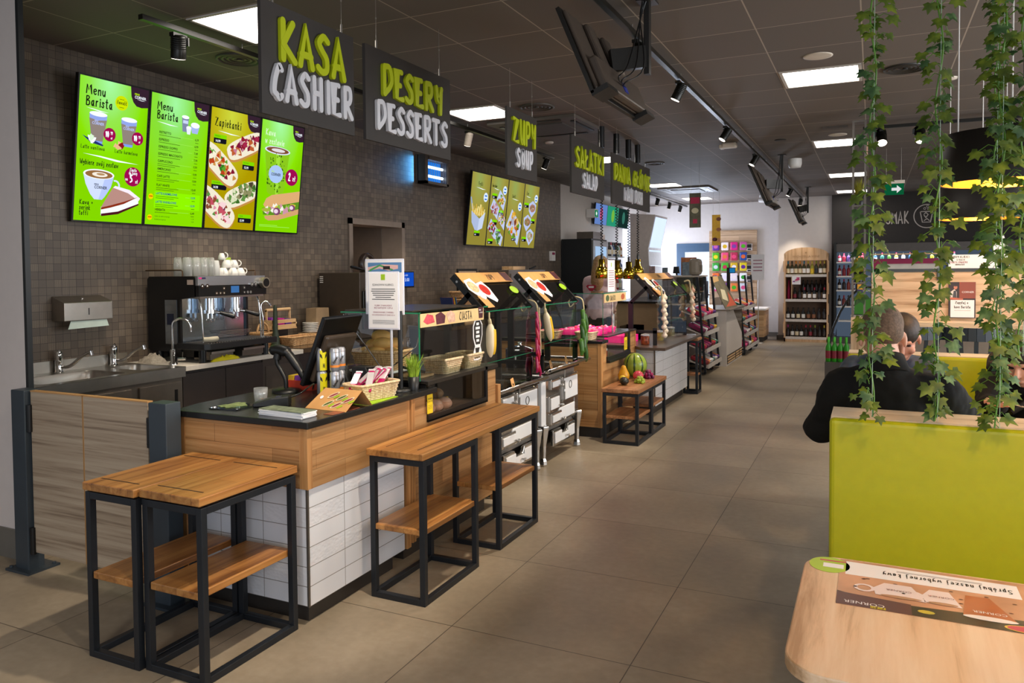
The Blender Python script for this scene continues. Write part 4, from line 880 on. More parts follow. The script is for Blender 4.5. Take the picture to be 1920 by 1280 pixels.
for y in (1.30, 1.55):
    g_ = M().use(chrome).cyl((xf-.09, y, 1.37), (xf-.09, y, 1.27), .034, n=24).cyl((xf-.09, y, 1.27), (xf-.09, y, 1.245), .044, n=24).tube([(xf-.09, y-.02, 1.245), (xf-.09, y-.02, 1.205)], .008).tube([(xf-.09, y+.02, 1.245), (xf-.09, y+.02, 1.205)], .008).build('brew_group', None, c)
    M().use(chrome).tube([(xf-.05, y+.01, 1.255), (xf-.02, y+.03, 1.25)], .011).use(blks).tube([(xf-.02, y+.03, 1.25), (xf+.06, y+.08, 1.22), (xf+.07, y+.087, 1.217)], [.014, .018, .014]).build('portafilter', None, g_)
    k = M()
    for dy in (-.02, .022): k.tube([(xf-.09+.0, y+dy+.016*math.cos(a*PI/6), 1.195+.016*math.sin(a*PI/6)) for a in range(13)], .003, 6)
    k.build('spout_rings', chrome, g_)
for y, dx in ((1.13, .0), (1.70, .0)): M().tube(spline([(xf-.02, y, 1.37), (xf+.005, y, 1.30), (xf+.01, y+.005, 1.15), (xf+.012, y+.01, 1.045)], 5), .006).use(blks).build('steam_wand', chrome, c)
k = M().prism([(xb+.30, Y0-.01), (xf+.08, Y0-.01), (xf+.11, Y0+.02), (xf+.11, Y1+.03), (xb+.30, Y1+.03)], (0, 0, .995), X, Yv, .045); k.build('drip_tray', mat('dark tray', '#1a1a1c', .35), c, .004)
k = M()
for i in range(26): k.box(xb+.36, xf+.09, Y0+.02+i*.025, Y0+.03+i*.025, 1.04, 1.045)
k.build('tray_grid', inox, c)
k = M()
for i in range(5): k.bar((xb+.325+.012*i, 1.42, 1.05+.012*i), (xb+.325+.012*i, 1.73, 1.05+.012*i), .004)
k.build('cup_rail', inox, c)
for y in (Y0+.03, Y1-.01):
    for x in (xf+.02, xb+.08): M().cyl((x, y, .902), (x, y, .998), .026).build('foot', blks, c)
M().box(xb+.1, xf-.05, Y0+.08, Y1-.05, .93, .995).build('base_unit', blks, c)
for y in (1.17, 1.48): M().use(inoxd).box(xf-.12, xf+.04, y, y+.22, .915, .975).use(inox).box(xf+.04, xf+.055, y, y+.22, .958, .975).build('knock_drawer', None, c)
k = M().tube([(xb-.0, Y0-.01, 1.565), (xf-.13, Y0-.01, 1.565), (xf-.115, Y0-.01, 1.555), (xf-.115, Y0-.01, 1.52)], .005, 8).tube([(xb+.03, 1.70, 1.52), (xb+.03, 1.70, 1.56), (xf-.03, 1.70, 1.56), (xf-.03, 1.70, 1.52)], .005, 8); k.build('cup_guard', mat('guard brown', '#5a4330', .4, .6), c)
# glasses and cups on top of the machine
gl = glass('drinking glass', '#fbfcfb', .03, .16)
def gls(x, y, lab, h_=.135, m_=gl, r=.030):
    t = M().lathe([(r*.95, 0), (r, .0), (r*.98, h_*.6), (r*.80, h_*.97), (r*.72, h_), (0, h_), (0, h_-.012), (r*.70, h_-.015), (r*.93, 0)], (x, y, 1.5215), 20, caps=False).build('glass_tumbler', m_)
    return tag(t, lab, 'glass', 'upturned glasses on the coffee machine')
for i, y in enumerate((1.115, 1.19, 1.26, 1.325)):
    gls(-2.80, y, 'tall upturned glass on the coffee machine, %s from the left in the front row' % ORD[i]); gls(-2.90, y+.0, 'tall upturned glass in the row behind on the coffee machine, %s from the left' % ORD[i])
gls(-2.82, 1.385, 'shorter frosted upturned glass beside the white cups', .115, glass('frosted glass', '#f4f6f6', .05, .5), .034)
cupm = mat('white porcelain', '#f3efe8', .2, noise=.01)
def cup(x, y, z, lab, rot=0, up=False, r=.045, h_=.06):
    k = M(); k.T = Matrix.Translation((x, y, z)) @ Matrix.Rotation(rot, 4, 'Z') @ (Matrix.Identity(4) if up else Matrix.Translation((0, 0, h_)) @ Matrix.Rotation(PI, 4, 'X'))
    k.lathe([(0, 0), (r*.5, 0), (r*.55, .004), (r*.8, h_*.4), (r, h_), (r*.94, h_), (r*.72, h_*.4), (0, .008)], (0, 0, 0), 22, caps=False)
    t = thing('coffee_cup', lab, 'cup', (x, y, z), 'white cups on the coffee machine'); k.build('bowl', cupm, t)
    k2 = M(); k2.T = k.T.copy(); k2.tube([(r*.85+.022*math.sin(a*PI/8), 0, h_*.78-.022+.022*math.cos(a*PI/8)) for a in range(9)], .004, 6); k2.build('handle', cupm, t); return t
cup(-2.80, 1.44, 1.5215, 'leftmost white cup of the front row on the coffee machine', -.6); cup(-2.78, 1.52, 1.5215, 'second white cup of the front row on the coffee machine', -.9); cup(-2.80, 1.61, 1.5215, 'rightmost white cup of the front row with its handle sticking out', 1.3)
cup(-2.90, 1.47, 1.5215, 'white cup in the back row beside the shorter glass', .5); cup(-2.90, 1.57, 1.5215, 'white cup in the back row near the rail end', .5)
cup(-2.82, 1.50, 1.582, 'white cup stacked on top of the others, second layer left', .2, r=.043); cup(-2.83, 1.575, 1.582, 'white cup stacked on top of the others, second layer right', .9, r=.043); cup(-2.85, 1.48, 1.643, 'topmost small white cup of the pile', .4, r=.03, h_=.05)
o = M().prism([(0, 0), (.10, 0), (.10, .02), (0, .02)], (-2.93, 1.52, 1.643), Yv, Z, .03).build('napkin_pack', mat('lime napkin', '#9fb93a', .6)); tag(o, 'small lime and white packet lying on the stacked cups', 'packet')
# cloths
def cloth(lab, pts, z, m_, h_=.03, seed=0):
    q = random.Random(seed); n_ = 18; vs = []; fs = []; cx = sum(p[0] for p in pts)/len(pts); cy = sum(p[1] for p in pts)/len(pts)
    rings = 7
    for i in range(rings+1):
        f = 1-i/rings
        for j in range(n_*len(pts)//len(pts)):
            a = j/n_*len(pts); p, p2 = pts[int(a) % len(pts)], pts[(int(a)+1) % len(pts)]; u = a-int(a)
            x, y = p[0]+(p2[0]-p[0])*u, p[1]+(p2[1]-p[1])*u
            vs.append((cx+(x-cx)*f, cy+(y-cy)*f, z+.002+h_*(1-f**2.5)*(.6+.6*q.random())+.008*q.random()*(i > 0)))
    fs = [(i*n_+j, i*n_+(j+1) % n_, (i+1)*n_+(j+1) % n_, (i+1)*n_+j) for i in range(rings) for j in range(n_)]
    m0 = M(); m0.add(vs, fs, True); m0.add([(v[0], v[1], z+.001) for v in vs[:n_]], [tuple(range(n_))[::-1]], False); m0.add(vs[:n_]+[(v[0], v[1], z+.001) for v in vs[:n_]], [(i, i+n_, (i+1) % n_+n_, (i+1) % n_) for i in range(n_)], False)
    return tag(m0.build('cloth', m_), lab, 'cloth')
cloth('crumpled beige cloth on the worktop left of the coffee machine', [(-3.16, .97), (-2.98, .95), (-2.95, 1.05), (-3.02, 1.07), (-3.17, 1.06)], .90, mat('beige cloth', '#b0a595', .9, noise=.2, scale=60), .055, 1)
cloth('yellow cleaning cloth at the worktop edge below the coffee machine', [(-2.672, 1.18), (-2.645, 1.17), (-2.642, 1.36), (-2.65, 1.45), (-2.672, 1.44)], .90, mat('yellow cloth', '#e0cf10', .8), .03, 2)
o = M().tube(spline([(-2.66, 1.115, 1.068), (-2.63, 1.16, 1.068), (-2.64, 1.22, 1.068)], 4), [.018]*4+[.02]*4+[.016]).build('rolled_cloth', mat('beige roll', '#b8b09c', .9)); tag(o, 'rolled beige cloth on the drip tray of the coffee machine', 'cloth')
# ---- things on the dark counter right of the machine
wick = woodmat('wicker', '#c79a68', '#8d6238', '#e0bb8c', 'z', 3.0, .7, 30)
wickp = woodmat('pale wicker', '#d9bf96', '#a78657', '#ecd9b8', 'z', 3.0, .7, 30)
def basket(lab, x, y, z, lx, ly, h_, m_, rot=0, flare=1.18, nrow=9, group=None, handle=False, holes=0):
    """woven basket: rows of wavy strands, rim and floor"""
    t = thing('wicker_basket', lab, 'basket', (x, y, z), group); T = Matrix.Translation((x, y, z)) @ Matrix.Rotation(rot, 4, 'Z')
    def per(f, n_=44):
        hx, hy = lx/2*f, ly/2*f; r = min(hx, hy)*.35; q = []
        for cx, cy, a in ((hx-r, hy-r, 0), (-hx+r, hy-r, PI/2), (-hx+r, -hy+r, PI), (hx-r, -hy+r, 1.5*PI)): q += arc(cx, cy, r, a, a+PI/2, 4)
        out = []; P = [V((a, b, 0)) for a, b in q]; P.append(P[0]); L = [0]
        for i in range(len(P)-1): L.append(L[-1]+(P[i+1]-P[i]).length)
        for k_ in range(n_):
            s_ = L[-1]*k_/n_; i = max(j for j in range(len(L)-1) if L[j] <= s_); out.append(P[i].lerp(P[i+1], (s_-L[i])/max(1e-9, L[i+1]-L[i])))
        return out
    k = M(); k.T = T; rr = h_/nrow*.56
    for i in range(nrow):
        f = 1/flare+(1-1/flare)*(i+.5)/nrow; p = per(f); z_ = h_*(i+.5)/nrow
        q = [V((a.x*(1+.012*(-1)**(j+i)), a.y*(1+.012*(-1)**(j+i)), z_)) for j, a in enumerate(p)]; q.append(q[0]); q.append(q[1]); k.tube(q, rr, 5, False)
    p0, p1 = per(1/flare, 22), per(1, 22)
    for a, b in zip(p0, p1): k.tube([(a.x, a.y, 0), (b.x, b.y, h_)], rr*.7, 4, False)
    k.build('weave', m_, t)
    k = M(); k.T = T; q = [V((a.x*1.01, a.y*1.01, h_)) for a in per(1)]; k.tube(q+[q[0], q[1]], rr*1.5, 6, False); k.build('rim', m_, t)
    k = M(); k.T = T; k.prism([(a.x*.97, a.y*.97) for a in p0], (0, 0, .002), X, Yv, .004); k.build('base', m_, t)
    if handle: k = M(); k.T = T; k.tube([(0, ly*.42*math.cos(a), h_+ly*.55*math.sin(a)) for a in [i*PI/10 for i in range(11)]], rr*1.3, 6); k.build('handle', m_, t)
    return t
basket('long low wicker basket on the dark counter behind the scanner', -2.93, 2.43, .906, .17, .38, .075, wick)
basket('second low wicker basket on the dark counter nearer the oven', -2.84, 2.76, .906, .17, .22, .075, wick)
basket('small round handled wicker basket beside the coffee machine', -3.06, 2.12, .906, .16, .16, .12, wick, handle=True)
o = M().box(-.03, .03, -.05, .05, 0, .02); o = M(); o.ball((-2.93, 2.33, .945), (.03, .05, .02)); o = o.build('red_packet', mat('orange red packet', '#d8421c', .5)); tag(o, 'orange red packet in the long low wicker basket', 'packet')
# wooden crate with packets on a small pole stand
pinew = woodmat('pale pine', '#c9a273', '#a47e52', '#dcbd93', 'y', 1.0, .6, 20)
t = thing('wooden_crate', 'small wooden crate of packets raised behind the baskets', 'crate', (-3.1, 2.35, .906))
M().box(-3.18, -3.02, 2.20, 2.50, 1.045, 1.055).box(-3.18, -3.17, 2.20, 2.50, 1.055, 1.13).box(-3.03, -3.02, 2.20, 2.50, 1.055, 1.085).box(-3.03, -3.02, 2.20, 2.50, 1.10, 1.13).box(-3.18, -3.02, 2.20, 2.21, 1.055, 1.13).box(-3.18, -3.02, 2.49, 2.50, 1.055, 1.13).build('box', pinew, t)
M().cyl((-3.1, 2.20, 1.215), (-3.1, 2.50, 1.215), .014).build('handle', pinew, t); M().box(-3.11, -3.09, 2.20, 2.21, 1.13, 1.215).box(-3.11, -3.09, 2.49, 2.50, 1.13, 1.215).build('handle_post', pinew, t)
M().box(-3.12, -3.08, 2.25, 2.45, .906, 1.045).build('stand', blk, t)
for i, (cc, lab) in enumerate((('#7a2a9a', 'violet packet in the small wooden crate'), ('#b01880', 'magenta packet in the small wooden crate'), ('#5a2a88', 'dark violet packet in the small wooden crate'))):
    tag(M().box(-3.16, -3.06, 2.225+.09*i, 2.30+.09*i, 1.056, 1.15-.01*i).build('packet', mat('packet '+cc, cc, .4), bevel=.008), lab, 'packet')
t = thing('coffee_tamper', 'dark green tapered stand in front of the wooden crate', 'stand', (-2.93, 2.13, .906)); M().lathe([(.03, 0), (.03, .02), (.022, .05), (.016, .26), (.008, .275), (0, .28)], (-2.93, 2.13, .99), 16).build('cone', mat('dark green', '#2b3527', .5), t); M().cyl((-2.93, 2.13, .906), (-2.93, 2.13, .99), .035).build('foot', mat('dark green', '#2b3527', .5), t)
for i in range(6):
    o = M().lathe([(.02, 0), (.05, .004), (.075, .014), (.073, .016), (0, .006)], (-3.05, 2.72, .985+.0155*i), 28).build('plate', cupm); tag(o, ('lowest', 'second lowest', 'third', 'fourth', 'fifth', 'topmost')[i]+' white plate of the stack behind the baskets', 'plate', 'stacked white plates')
tag(M().box(-3.13, -2.96, 2.64, 2.80, .906, .984).build('plate_riser', pinew), 'low wooden riser under the stack of white plates', 'riser')
kr = mat('kraft paper', '#a98d6c', .8)
tag(M().prism([(0, 0), (.2, 0), (.19, .22), (.01, .22)], (-3.04, 2.78, .985), Yv, Z, -.12).build('kraft_box', kr), 'brown kraft paper box beside the stack of plates', 'box')
tag(M().box(-3.04, -2.94, 3.00, 3.02, .906, .99).box(-3.06, -2.86, 2.90, 2.99, .906, .99).build('white_carton', whi), 'white carton on the dark counter behind the cash screen', 'carton')
tag(M().lathe([(.014, 0), (.014, .045), (.012, .05), (0, .052)], (-2.76, 1.95, .9005), 14).build('salt_shaker', inox), 'tiny steel shaker on the worktop right of the coffee machine', 'shaker')
t = thing('milk_frother', 'chrome milk jug and steam fitting right of the coffee machine', 'jug', (-2.78, 1.84, .9005))
M().lathe([(.035, 0), (.04, .05), (.03, .11), (.034, .125), (.032, .125), (.03, .11), (0, .01)], (-2.80, 1.84, .9005), 20, caps=False).build('jug', inox, t)
M().tube(spline([(-2.80, 1.84, .93), (-2.79, 1.84, 1.15), (-2.80, 1.83, 1.28), (-2.78, 1.87, 1.31), (-2.74, 1.88, 1.27)], 6), .007).build('hose', chrome, t)
# ---- oven with pan
br_ = mat('oven brown steel', '#4d4239', .4, .3)
t = thing('oven', 'large brown steel oven on the dark counter with a frying pan on top', 'oven', (-2.95, 3.27, .906))
M().box(-3.2, -2.72, 3.03, 3.50, .907, 1.535).build('body', br_, t, .006); M().box(-2.72, -2.70, 3.06, 3.47, 1.0, 1.36).build('door', mat('oven glass', '#1a1613', .15), t, .004)
M().tube([(-2.69, 3.08, 1.38), (-2.67, 3.08, 1.38), (-2.67, 3.45, 1.38), (-2.69, 3.45, 1.38)], .008).build('handle', inox, t)
k = M()
for i in range(4): k.box(-3.19, -3.15, 3.028, 3.03, 1.44+.018*i, 1.448+.018*i)
k.build('label_lines', whi, t); M().box(-2.72, -2.715, 3.25, 3.45, 1.44, 1.50).build('control_plate', mat('panel dark', '#2b2622', .4), t)
t = thing('frying_pan', 'black handled frying pan on top of the brown oven', 'pan', (-2.85, 3.35, 1.536)); M().lathe([(.09, 0), (.11, .03), (.107, .03), (.088, .005), (0, .005)], (-2.85, 3.38, 1.537), 28, caps=False).build('pan', inoxd, t); M().tube([(-2.85, 3.28, 1.56), (-2.84, 3.15, 1.578), (-2.84, 3.06, 1.59)], [.01, .014, .012]).build('handle', blks, t)
# wall clock with a hooded rim in the doorway
t = thing('wall_scale', 'round dark rimmed dial above the brown oven', 'dial', (-3.1, 3.62, 1.63)); M().lathe([(.115, 0), (.115, .05), (.085, .055), (.085, .02)], (0, 0, 0), 32, caps=False)
k = M(); k.T = Matrix.Translation((-3.12, 3.66, 1.62)) @ Matrix.Rotation(PI/2, 4, 'Y'); k.lathe([(.115, 0), (.115, .05), (.08, .055), (.08, .02), (0, .02)], n=32, caps=False); k.build('rim', mat('rim brown', '#3a2c26', .3), t)
k = M(); k.T = Matrix.Translation((-3.12, 3.66, 1.62)) @ Matrix.Rotation(PI/2, 4, 'Y'); k.lathe([(.078, .021), (0, .022)], n=32, caps=False); k.build('face', mat('dial cream', '#d8cdb4', .5), t)
M().box(-3.15, -3.10, 3.63, 3.69, 1.02, 1.51).box(-3.2, -3.05, 3.57, 3.75, .906, 1.02).build('column', blk, t)
# digital clock terminal
t = thing('wall_clock_terminal', 'blue screen terminal showing the time on the mosaic wall', 'terminal', (-3.1, 4.72, 1.4))
M().box(-3.14, -3.10, 4.22, 4.57, 1.36, 1.545).build('housing', blks, t, .006); M().box(-3.24, -3.14, 4.36, 4.44, 1.40, 1.50).build('wall_arm', blk, t)
M().quad((-3.099, 4.235, 1.375), (-3.099, 4.555, 1.375), (-3.099, 4.555, 1.53), (-3.099, 4.235, 1.53)).build('display', emi('terminal blue', '#1248b4', 1), t)
k = M(); ftext(k, '12:15:00', (-3.098, 4.275, 1.43), Yv, Z, .055, sx=1); ftext(k, '7 lutego 2024', (-3.098, 4.29, 1.49), Yv, Z, .026); k.build('digits', E_('#d8e8ff'), t)
# ================================================================ things on the cashier counter
zc = .8985
kraft = mat('kraft card', '#c9955a', .7)
ink = mat('print black', '#1e1a18', .6); pap = mat('white paper', '#efeef0', .5, noise=.01); plum = mat('print plum', '#8c1f4a', .6); lgn = mat('print lime', '#9cc41c', .6)
def tilt(loc, rz=0, rx=0, ry=0): return Matrix.Translation(loc) @ Matrix.Rotation(rz, 4, 'Z') @ Matrix.Rotation(ry, 4, 'Y') @ Matrix.Rotation(rx, 4, 'X')
# barcode scanner
t = thing('barcode_scanner', 'black barcode scanner on its upright stand beside the cash screen', 'scanner', (-1.21, .34, zc))
M().lathe([(.075, 0), (.075, .012), (.03, .022), (0, .024)], (-1.21, .34, zc), 28).build('base', blk, t)
M().tube(spline([(-1.21, .34, zc+.02), (-1.215, .34, zc+.07), (-1.25, .335, zc+.13), (-1.26, .33, 1.05), (-1.262, .33, 1.08)], 5), .012).build('stand', blk, t)
k = M(); k.tube(spline([(-1.30, .33, 1.112), (-1.275, .335, 1.125), (-1.22, .34, 1.118), (-1.19, .343, 1.10), (-1.15, .35, 1.05), (-1.10, .355, .985), (-1.085, .357, .965)], 5), [.022]*3+[.030]*5+[.03]*6+[.024]*8+[.02]*9); k.build('head', blk, t)
M().cyl((-1.262, .33, 1.075), (-1.255, .335, 1.11), .022).build('cradle', blk, t)
# cash screen
t = thing('cash_screen', 'black cash register screen tilted back beside the drink cans', 'screen', (-1.0, .45, zc))
T = tilt((-1.075, .30, .945), .0, 0, .41)
k = M(); k.T = T; k.box(-.012, .014, 0, .32, 0, .395); k.build('screen_panel', blks, t, .006)
k = M(); k.T = T; k.box(.014, .045, .03, .29, .03, .30); k.build('rear_cover', mat('bronze plastic', '#3f342a', .35), t, .012)
k = M(); k.T = T; k.quad((-.0125, .015, .02), (-.0125, .015, .38), (-.0125, .305, .38), (-.0125, .305, .02)); k.build('display', mat('dark screen', '#0a0c10', .1), t)
M().bar((-.955, .46, 1.02), (-.90, .46, .91), .05, .10).box(-1.03, -.84, .38, .54, zc, zc+.018).build('stand', blk, t, .006)
# cans
can_g = mat('can grey', '#b9bcc4', .25, .6); can_y = mat('can yellow', '#d9cf12', .35); can_o = mat('can orange', '#e0842c', .4)
def can(lab, x, y, z, kind):
    t = thing('drink_can', lab, 'can', (x, y, z), 'drink cans on the cashier counter'); r = .0265
    M().lathe([(r*.8, 0), (r, .006), (r, .112), (r*.85, .119), (r*.85, .1215), (r*.78, .1185), (0, .1185)], (x, y, z), 26).build('body', can_g, t)
    def wrap(nm, m_, a0, a1, z0, z1):
        k = M(); n_ = 10; a = [math.radians(a0+(a1-a0)*i/n_) for i in range(n_+1)]; rr = r*1.012
        k.add([(x+rr*math.cos(q), y+rr*math.sin(q), zz) for zz in (z+z0, z+z1) for q in a], [(i, i+1, i+n_+2, i+n_+1) for i in range(n_)], True); k.build(nm, m_, t)
    if kind == 'y':
        wrap('label', can_y, -72, 40, .006, .112)
        k = M(); 
        for a in (-50, -5):
            q = math.radians(a); o = (x+r*1.03*math.cos(q), y+r*1.03*math.sin(q), z+.08); ux = V((-math.sin(q), math.cos(q), 0))
            s_ = 1 if a > -20 else -1; k.prism([(-.004*s_, -.012), (.008*s_, .0), (.010*s_, .018), (.0, .008)][::s_], o, ux, Z, .0004)
        q = math.radians(-28); ux = V((-math.sin(q), math.cos(q), 0)); n_ = V((math.cos(q), math.sin(q), 0)); hand(k, 'JIMI', V((x, y, z+.02))+n_*r*1.04+ux*.006, Z, -ux, .011, .0010, .0004, .6); k.build('print', ink, t)
    else:
        wrap('band', can_o, -120, 60, .022, .034)
        q = math.radians(-30); ux = V((-math.sin(q), math.cos(q), 0)); n_ = V((math.cos(q), math.sin(q), 0)); k = M(); d = (ux*.55+Z*.83).normalized(); hand(k, 'dynami', V((x, y, z+.042))+n_*r*1.05-ux*.014, d, n_.cross(d), .014, .0012, .0004, .6)
        ftext(k, 'VITAMIN', V((x, y, z+.098))+n_*r*1.05-ux*.017, ux, Z, .008); k.build('print', ink, t)
can('lower yellow and grey can of the left stack', -.975, .47-.12, zc, 'y'); can('upper yellow and grey can of the left stack', -.975, .47-.12, zc+.122, 'y')
can('lower white can of the middle stack', -.910, .375, zc, 'w'); can('upper white can with an orange band, middle stack', -.910, .375, zc+.122, 'w')
can('lower can of the stack half hidden behind the white cans', -.92, .436, zc, 'w'); can('upper can of the stack half hidden behind the white cans', -.92, .436, zc+.122, 'w')
# basket of chocolate bars on a lime mat
tag(M().prism([(-.72, .16), (-.545, .18), (-.56, .44), (-.70, .42)], (0, 0, zc), X, Yv, .002).build('counter_mat', lgn), 'lime green mat under the basket of chocolate bars', 'mat')
basket('pale wicker basket of pink wrapped bars at the counter edge', -.655, .345, zc+.003, .15, .27, .078, wickp, -.18, 1.2, 9)
bw = mat('bar wrapper magenta', '#b01a5c', .25, .1); bw2 = mat('bar wrapper silver', '#d9d2d4', .25, .3)
q = random.Random(3)
barpos = [(-.70, .27, .5, .5), (-.675, .31, .65, -.3), (-.65, .35, .55, .2), (-.625, .29, .7, .6), (-.66, .39, .6, -.1), (-.63, .42, .5, .4), (-.69, .36, .75, -.2), (-.64, .33, .8, .1)]
for i, (x, y, pt, rz) in enumerate(barpos):
    t = thing('chocolate_bar', 'pink and silver wrapped bar in the pale basket, %s from its left end' % ORD[i], 'bar', (x, y, zc+.07), 'wrapped bars in the counter basket')
    k = M(); k.T = tilt((x, y, zc+.095+.005*(i % 3)), rz+1.4, 0, -pt); k.box(-.07, .07, -.016, .016, -.007, .007); k.build('wrapper', bw, t, .006)
    k = M(); k.T = tilt((x, y, zc+.095+.005*(i % 3)), rz+1.4, 0, -pt); k.box(-.03, .055, -.0165, .0165, .004, .0078); k.quad((.07, -.017, 0), (.085, -.018, 0), (.085, .018, 0), (.07, .017, 0)); k.build('label', bw2, t)
# folded menu card
t = thing('menu_card', 'folded kraft card with sandwich pictures standing at the counter front', 'card', (-.65, .05, zc))
A0, B0, C0, D0 = V((-.79, .0, zc)), V((-.535, -.02, zc)), V((-.52, .085, zc+.085)), V((-.745, .095, zc+.085))
M().add([A0, B0, C0, D0], [(0, 1, 2, 3)], False).add([D0, C0, C0+V((0, .08, -.083)), D0+V((0, .08, -.083))], [(0, 1, 2, 3)], False).build('sheet', kraft, t)
nn = (B0-A0).cross(D0-A0).normalized()
for i, (u, v) in enumerate(((.36, .70), (.60, .62), (.80, .52), (.42, .30), (.64, .26))):
    c_ = A0+(B0-A0)*u+(D0-A0)*v; ux = (B0-A0).normalized(); uy = nn.cross(ux); k = M(); d = (ux*.8+uy*.6).normalized(); e = nn.cross(d)
    k.use(mat('bread print', '#d9c7a0', .7)).prism([(a, b_) for a, b_ in ell(0, 0, .034, .011, 14)], c_+nn*.0006, d, e, 0); k.use(mat('filling print %d' % (i % 2), ('#8c2a3c', '#4a5a20')[i % 2], .7)).prism(ell(0, .0, .026, .006, 12), c_+nn*.0012, d, e, 0)
    k.use(lgn).prism([(-.012, -.006), (.018, -.006), (.018, .004), (-.012, .004)], c_+nn*.001-e*.02+d*.012, d, e, 0); k.build('picture', None, t)
k = M().prism(ell(0, 0, .01, .01, 14), A0+(B0-A0)*.14+(D0-A0)*.55+nn*.001, (B0-A0).normalized(), nn.cross((B0-A0).normalized()), 0).build('round_mark', pap, t)
# leaflets, tray, terminal
lf = [('#3c4a3a', 'grey green'), ('#8c3a2c', 'reddish'), ('#586a70', 'blue grey')]
cov = mat('leaflet cover', '#77806c', .35, 0, .5, 40)
for i in range(7):
    k = M(); k.T = tilt((-.735+.004*(i % 2), -.185, zc+.0005+.0042*i), -.06+.03*(i % 3)); k.box(-.13, .13, -.045, .045, 0, .004)
    tag(k.build('leaflet', cov if i == 6 else pap), ('white leaflet in the pile at the counter corner, %s from the bottom' % ORD[i]) if i < 6 else 'top leaflet with a dark printed cover on the pile at the counter corner', 'leaflet', 'leaflets at the counter corner')
tag(M().prism([(-.60, -.1), (-.545, -.1), (-.545, .10), (-.60, .12)], (0, 0, zc), X, Yv, .0012).build('flat_leaflet', mat('leaflet warm', '#8c4a34', .4, 0, .5, 30)), 'dark warm coloured leaflet lying flat beside the menu card', 'leaflet')
t = thing('change_tray', 'flat clear tray with green notes at the left end of the black worktop', 'tray', (-1.12, -.13, zc))
k = M(); k.T = tilt((-1.12, -.12, zc), .08); k.box(-.08, .08, -.08, .08, 0, .006); k.build('plate', glass('tray glass', '#dfeee4', .12), t)
for i in range(6): k = M(); k.T = tilt((-1.12+.02*(i % 3-1), -.12+.03*(i//3)-.01, zc+.0065+.001*i), .5*i); k.box(-.05, .05, -.025, .025, 0, .0008); k.build('note', mat('note green', '#7c8c58', .6, 0, .4, 60), t)
t = thing('card_terminal', 'black card terminal with a clear cup of sweets in front of the scanner', 'card terminal', (-.99, -.02, zc))
k = M(); k.T = tilt((-.975, -.02, zc), .55); k.prism([(-.085, 0), (.085, 0), (.085, .05), (.0, .042), (-.085, .018)], (0, .04, 0), X, Z, .08); k.build('body', blk, t, .006)
k = M(); k.T = tilt((-.975, -.02, zc), .55); k.prism([(.02, .0), (.07, .0), (.07, .045), (.02, .045)], (0, -.033, .0452), X, Yv, .001); k.build('display', mat('grey screen', '#3a3f52', .2), t)
tag(M().lathe([(.028, 0), (.032, .04), (.034, .075), (.032, .075), (.03, .04), (.026, .004), (0, .004)], (-1.085, .02, zc), 22, caps=False).build('sweets_cup', glass('plastic cup', '#f2f4f4', .08, .12)), 'clear plastic cup of sweets left of the card terminal', 'cup')
for i, cc in enumerate(('#c83a2c', '#d8b020', '#8c2a6c', '#58a030')): tag(M().ball((-1.085+.012*math.cos(i*1.6), .02+.012*math.sin(i*1.6), zc+.014), (.010, .008, .008), 10, 6).build('sweet', mat('sweet '+cc, cc, .3)), ('red', 'yellow', 'purple', 'green')[i]+' sweet in the clear plastic cup', 'sweet')
k = M().tube(spline([(-.93, .03, zc+.03), (-.90, .10, zc+.05), (-.95, .25, zc+.07), (-1.02, .33, zc+.03)], 6), .004, 6); tag(k.build('cable', blks), 'black cable between the card terminal and the cash screen', 'cable')
t = thing('sweets_box', 'red and orange display box of sweets behind the cash screen', 'box', (-1.15, .5, zc)); M().box(-1.28, -1.10, .42, .53, zc, zc+.05).build('tray', mat('red carton', '#c03a22', .5), t)
for i in range(4): M().box(-1.275+.045*i, -1.237+.045*i, .43, .52, zc+.05, zc+.075).build('packet', mat('sweet pack %d' % (i % 3), ('#d8b428', '#7a3a98', '#d86a28')[i % 3], .4), t)
t = thing('receipt_printer', 'black receipt printer behind the white cans', 'printer', (-.80, .49, zc)); M().prism([(-.06, 0), (.06, 0), (.06, .09), (.03, .14), (-.06, .14)], (-.80, .535, zc), X, Z, .085).build('body', blk, t, .006); M().box(-.78, -.745, .46, .52, zc+.139, zc+.141).build('paper_slot', inoxd, t)
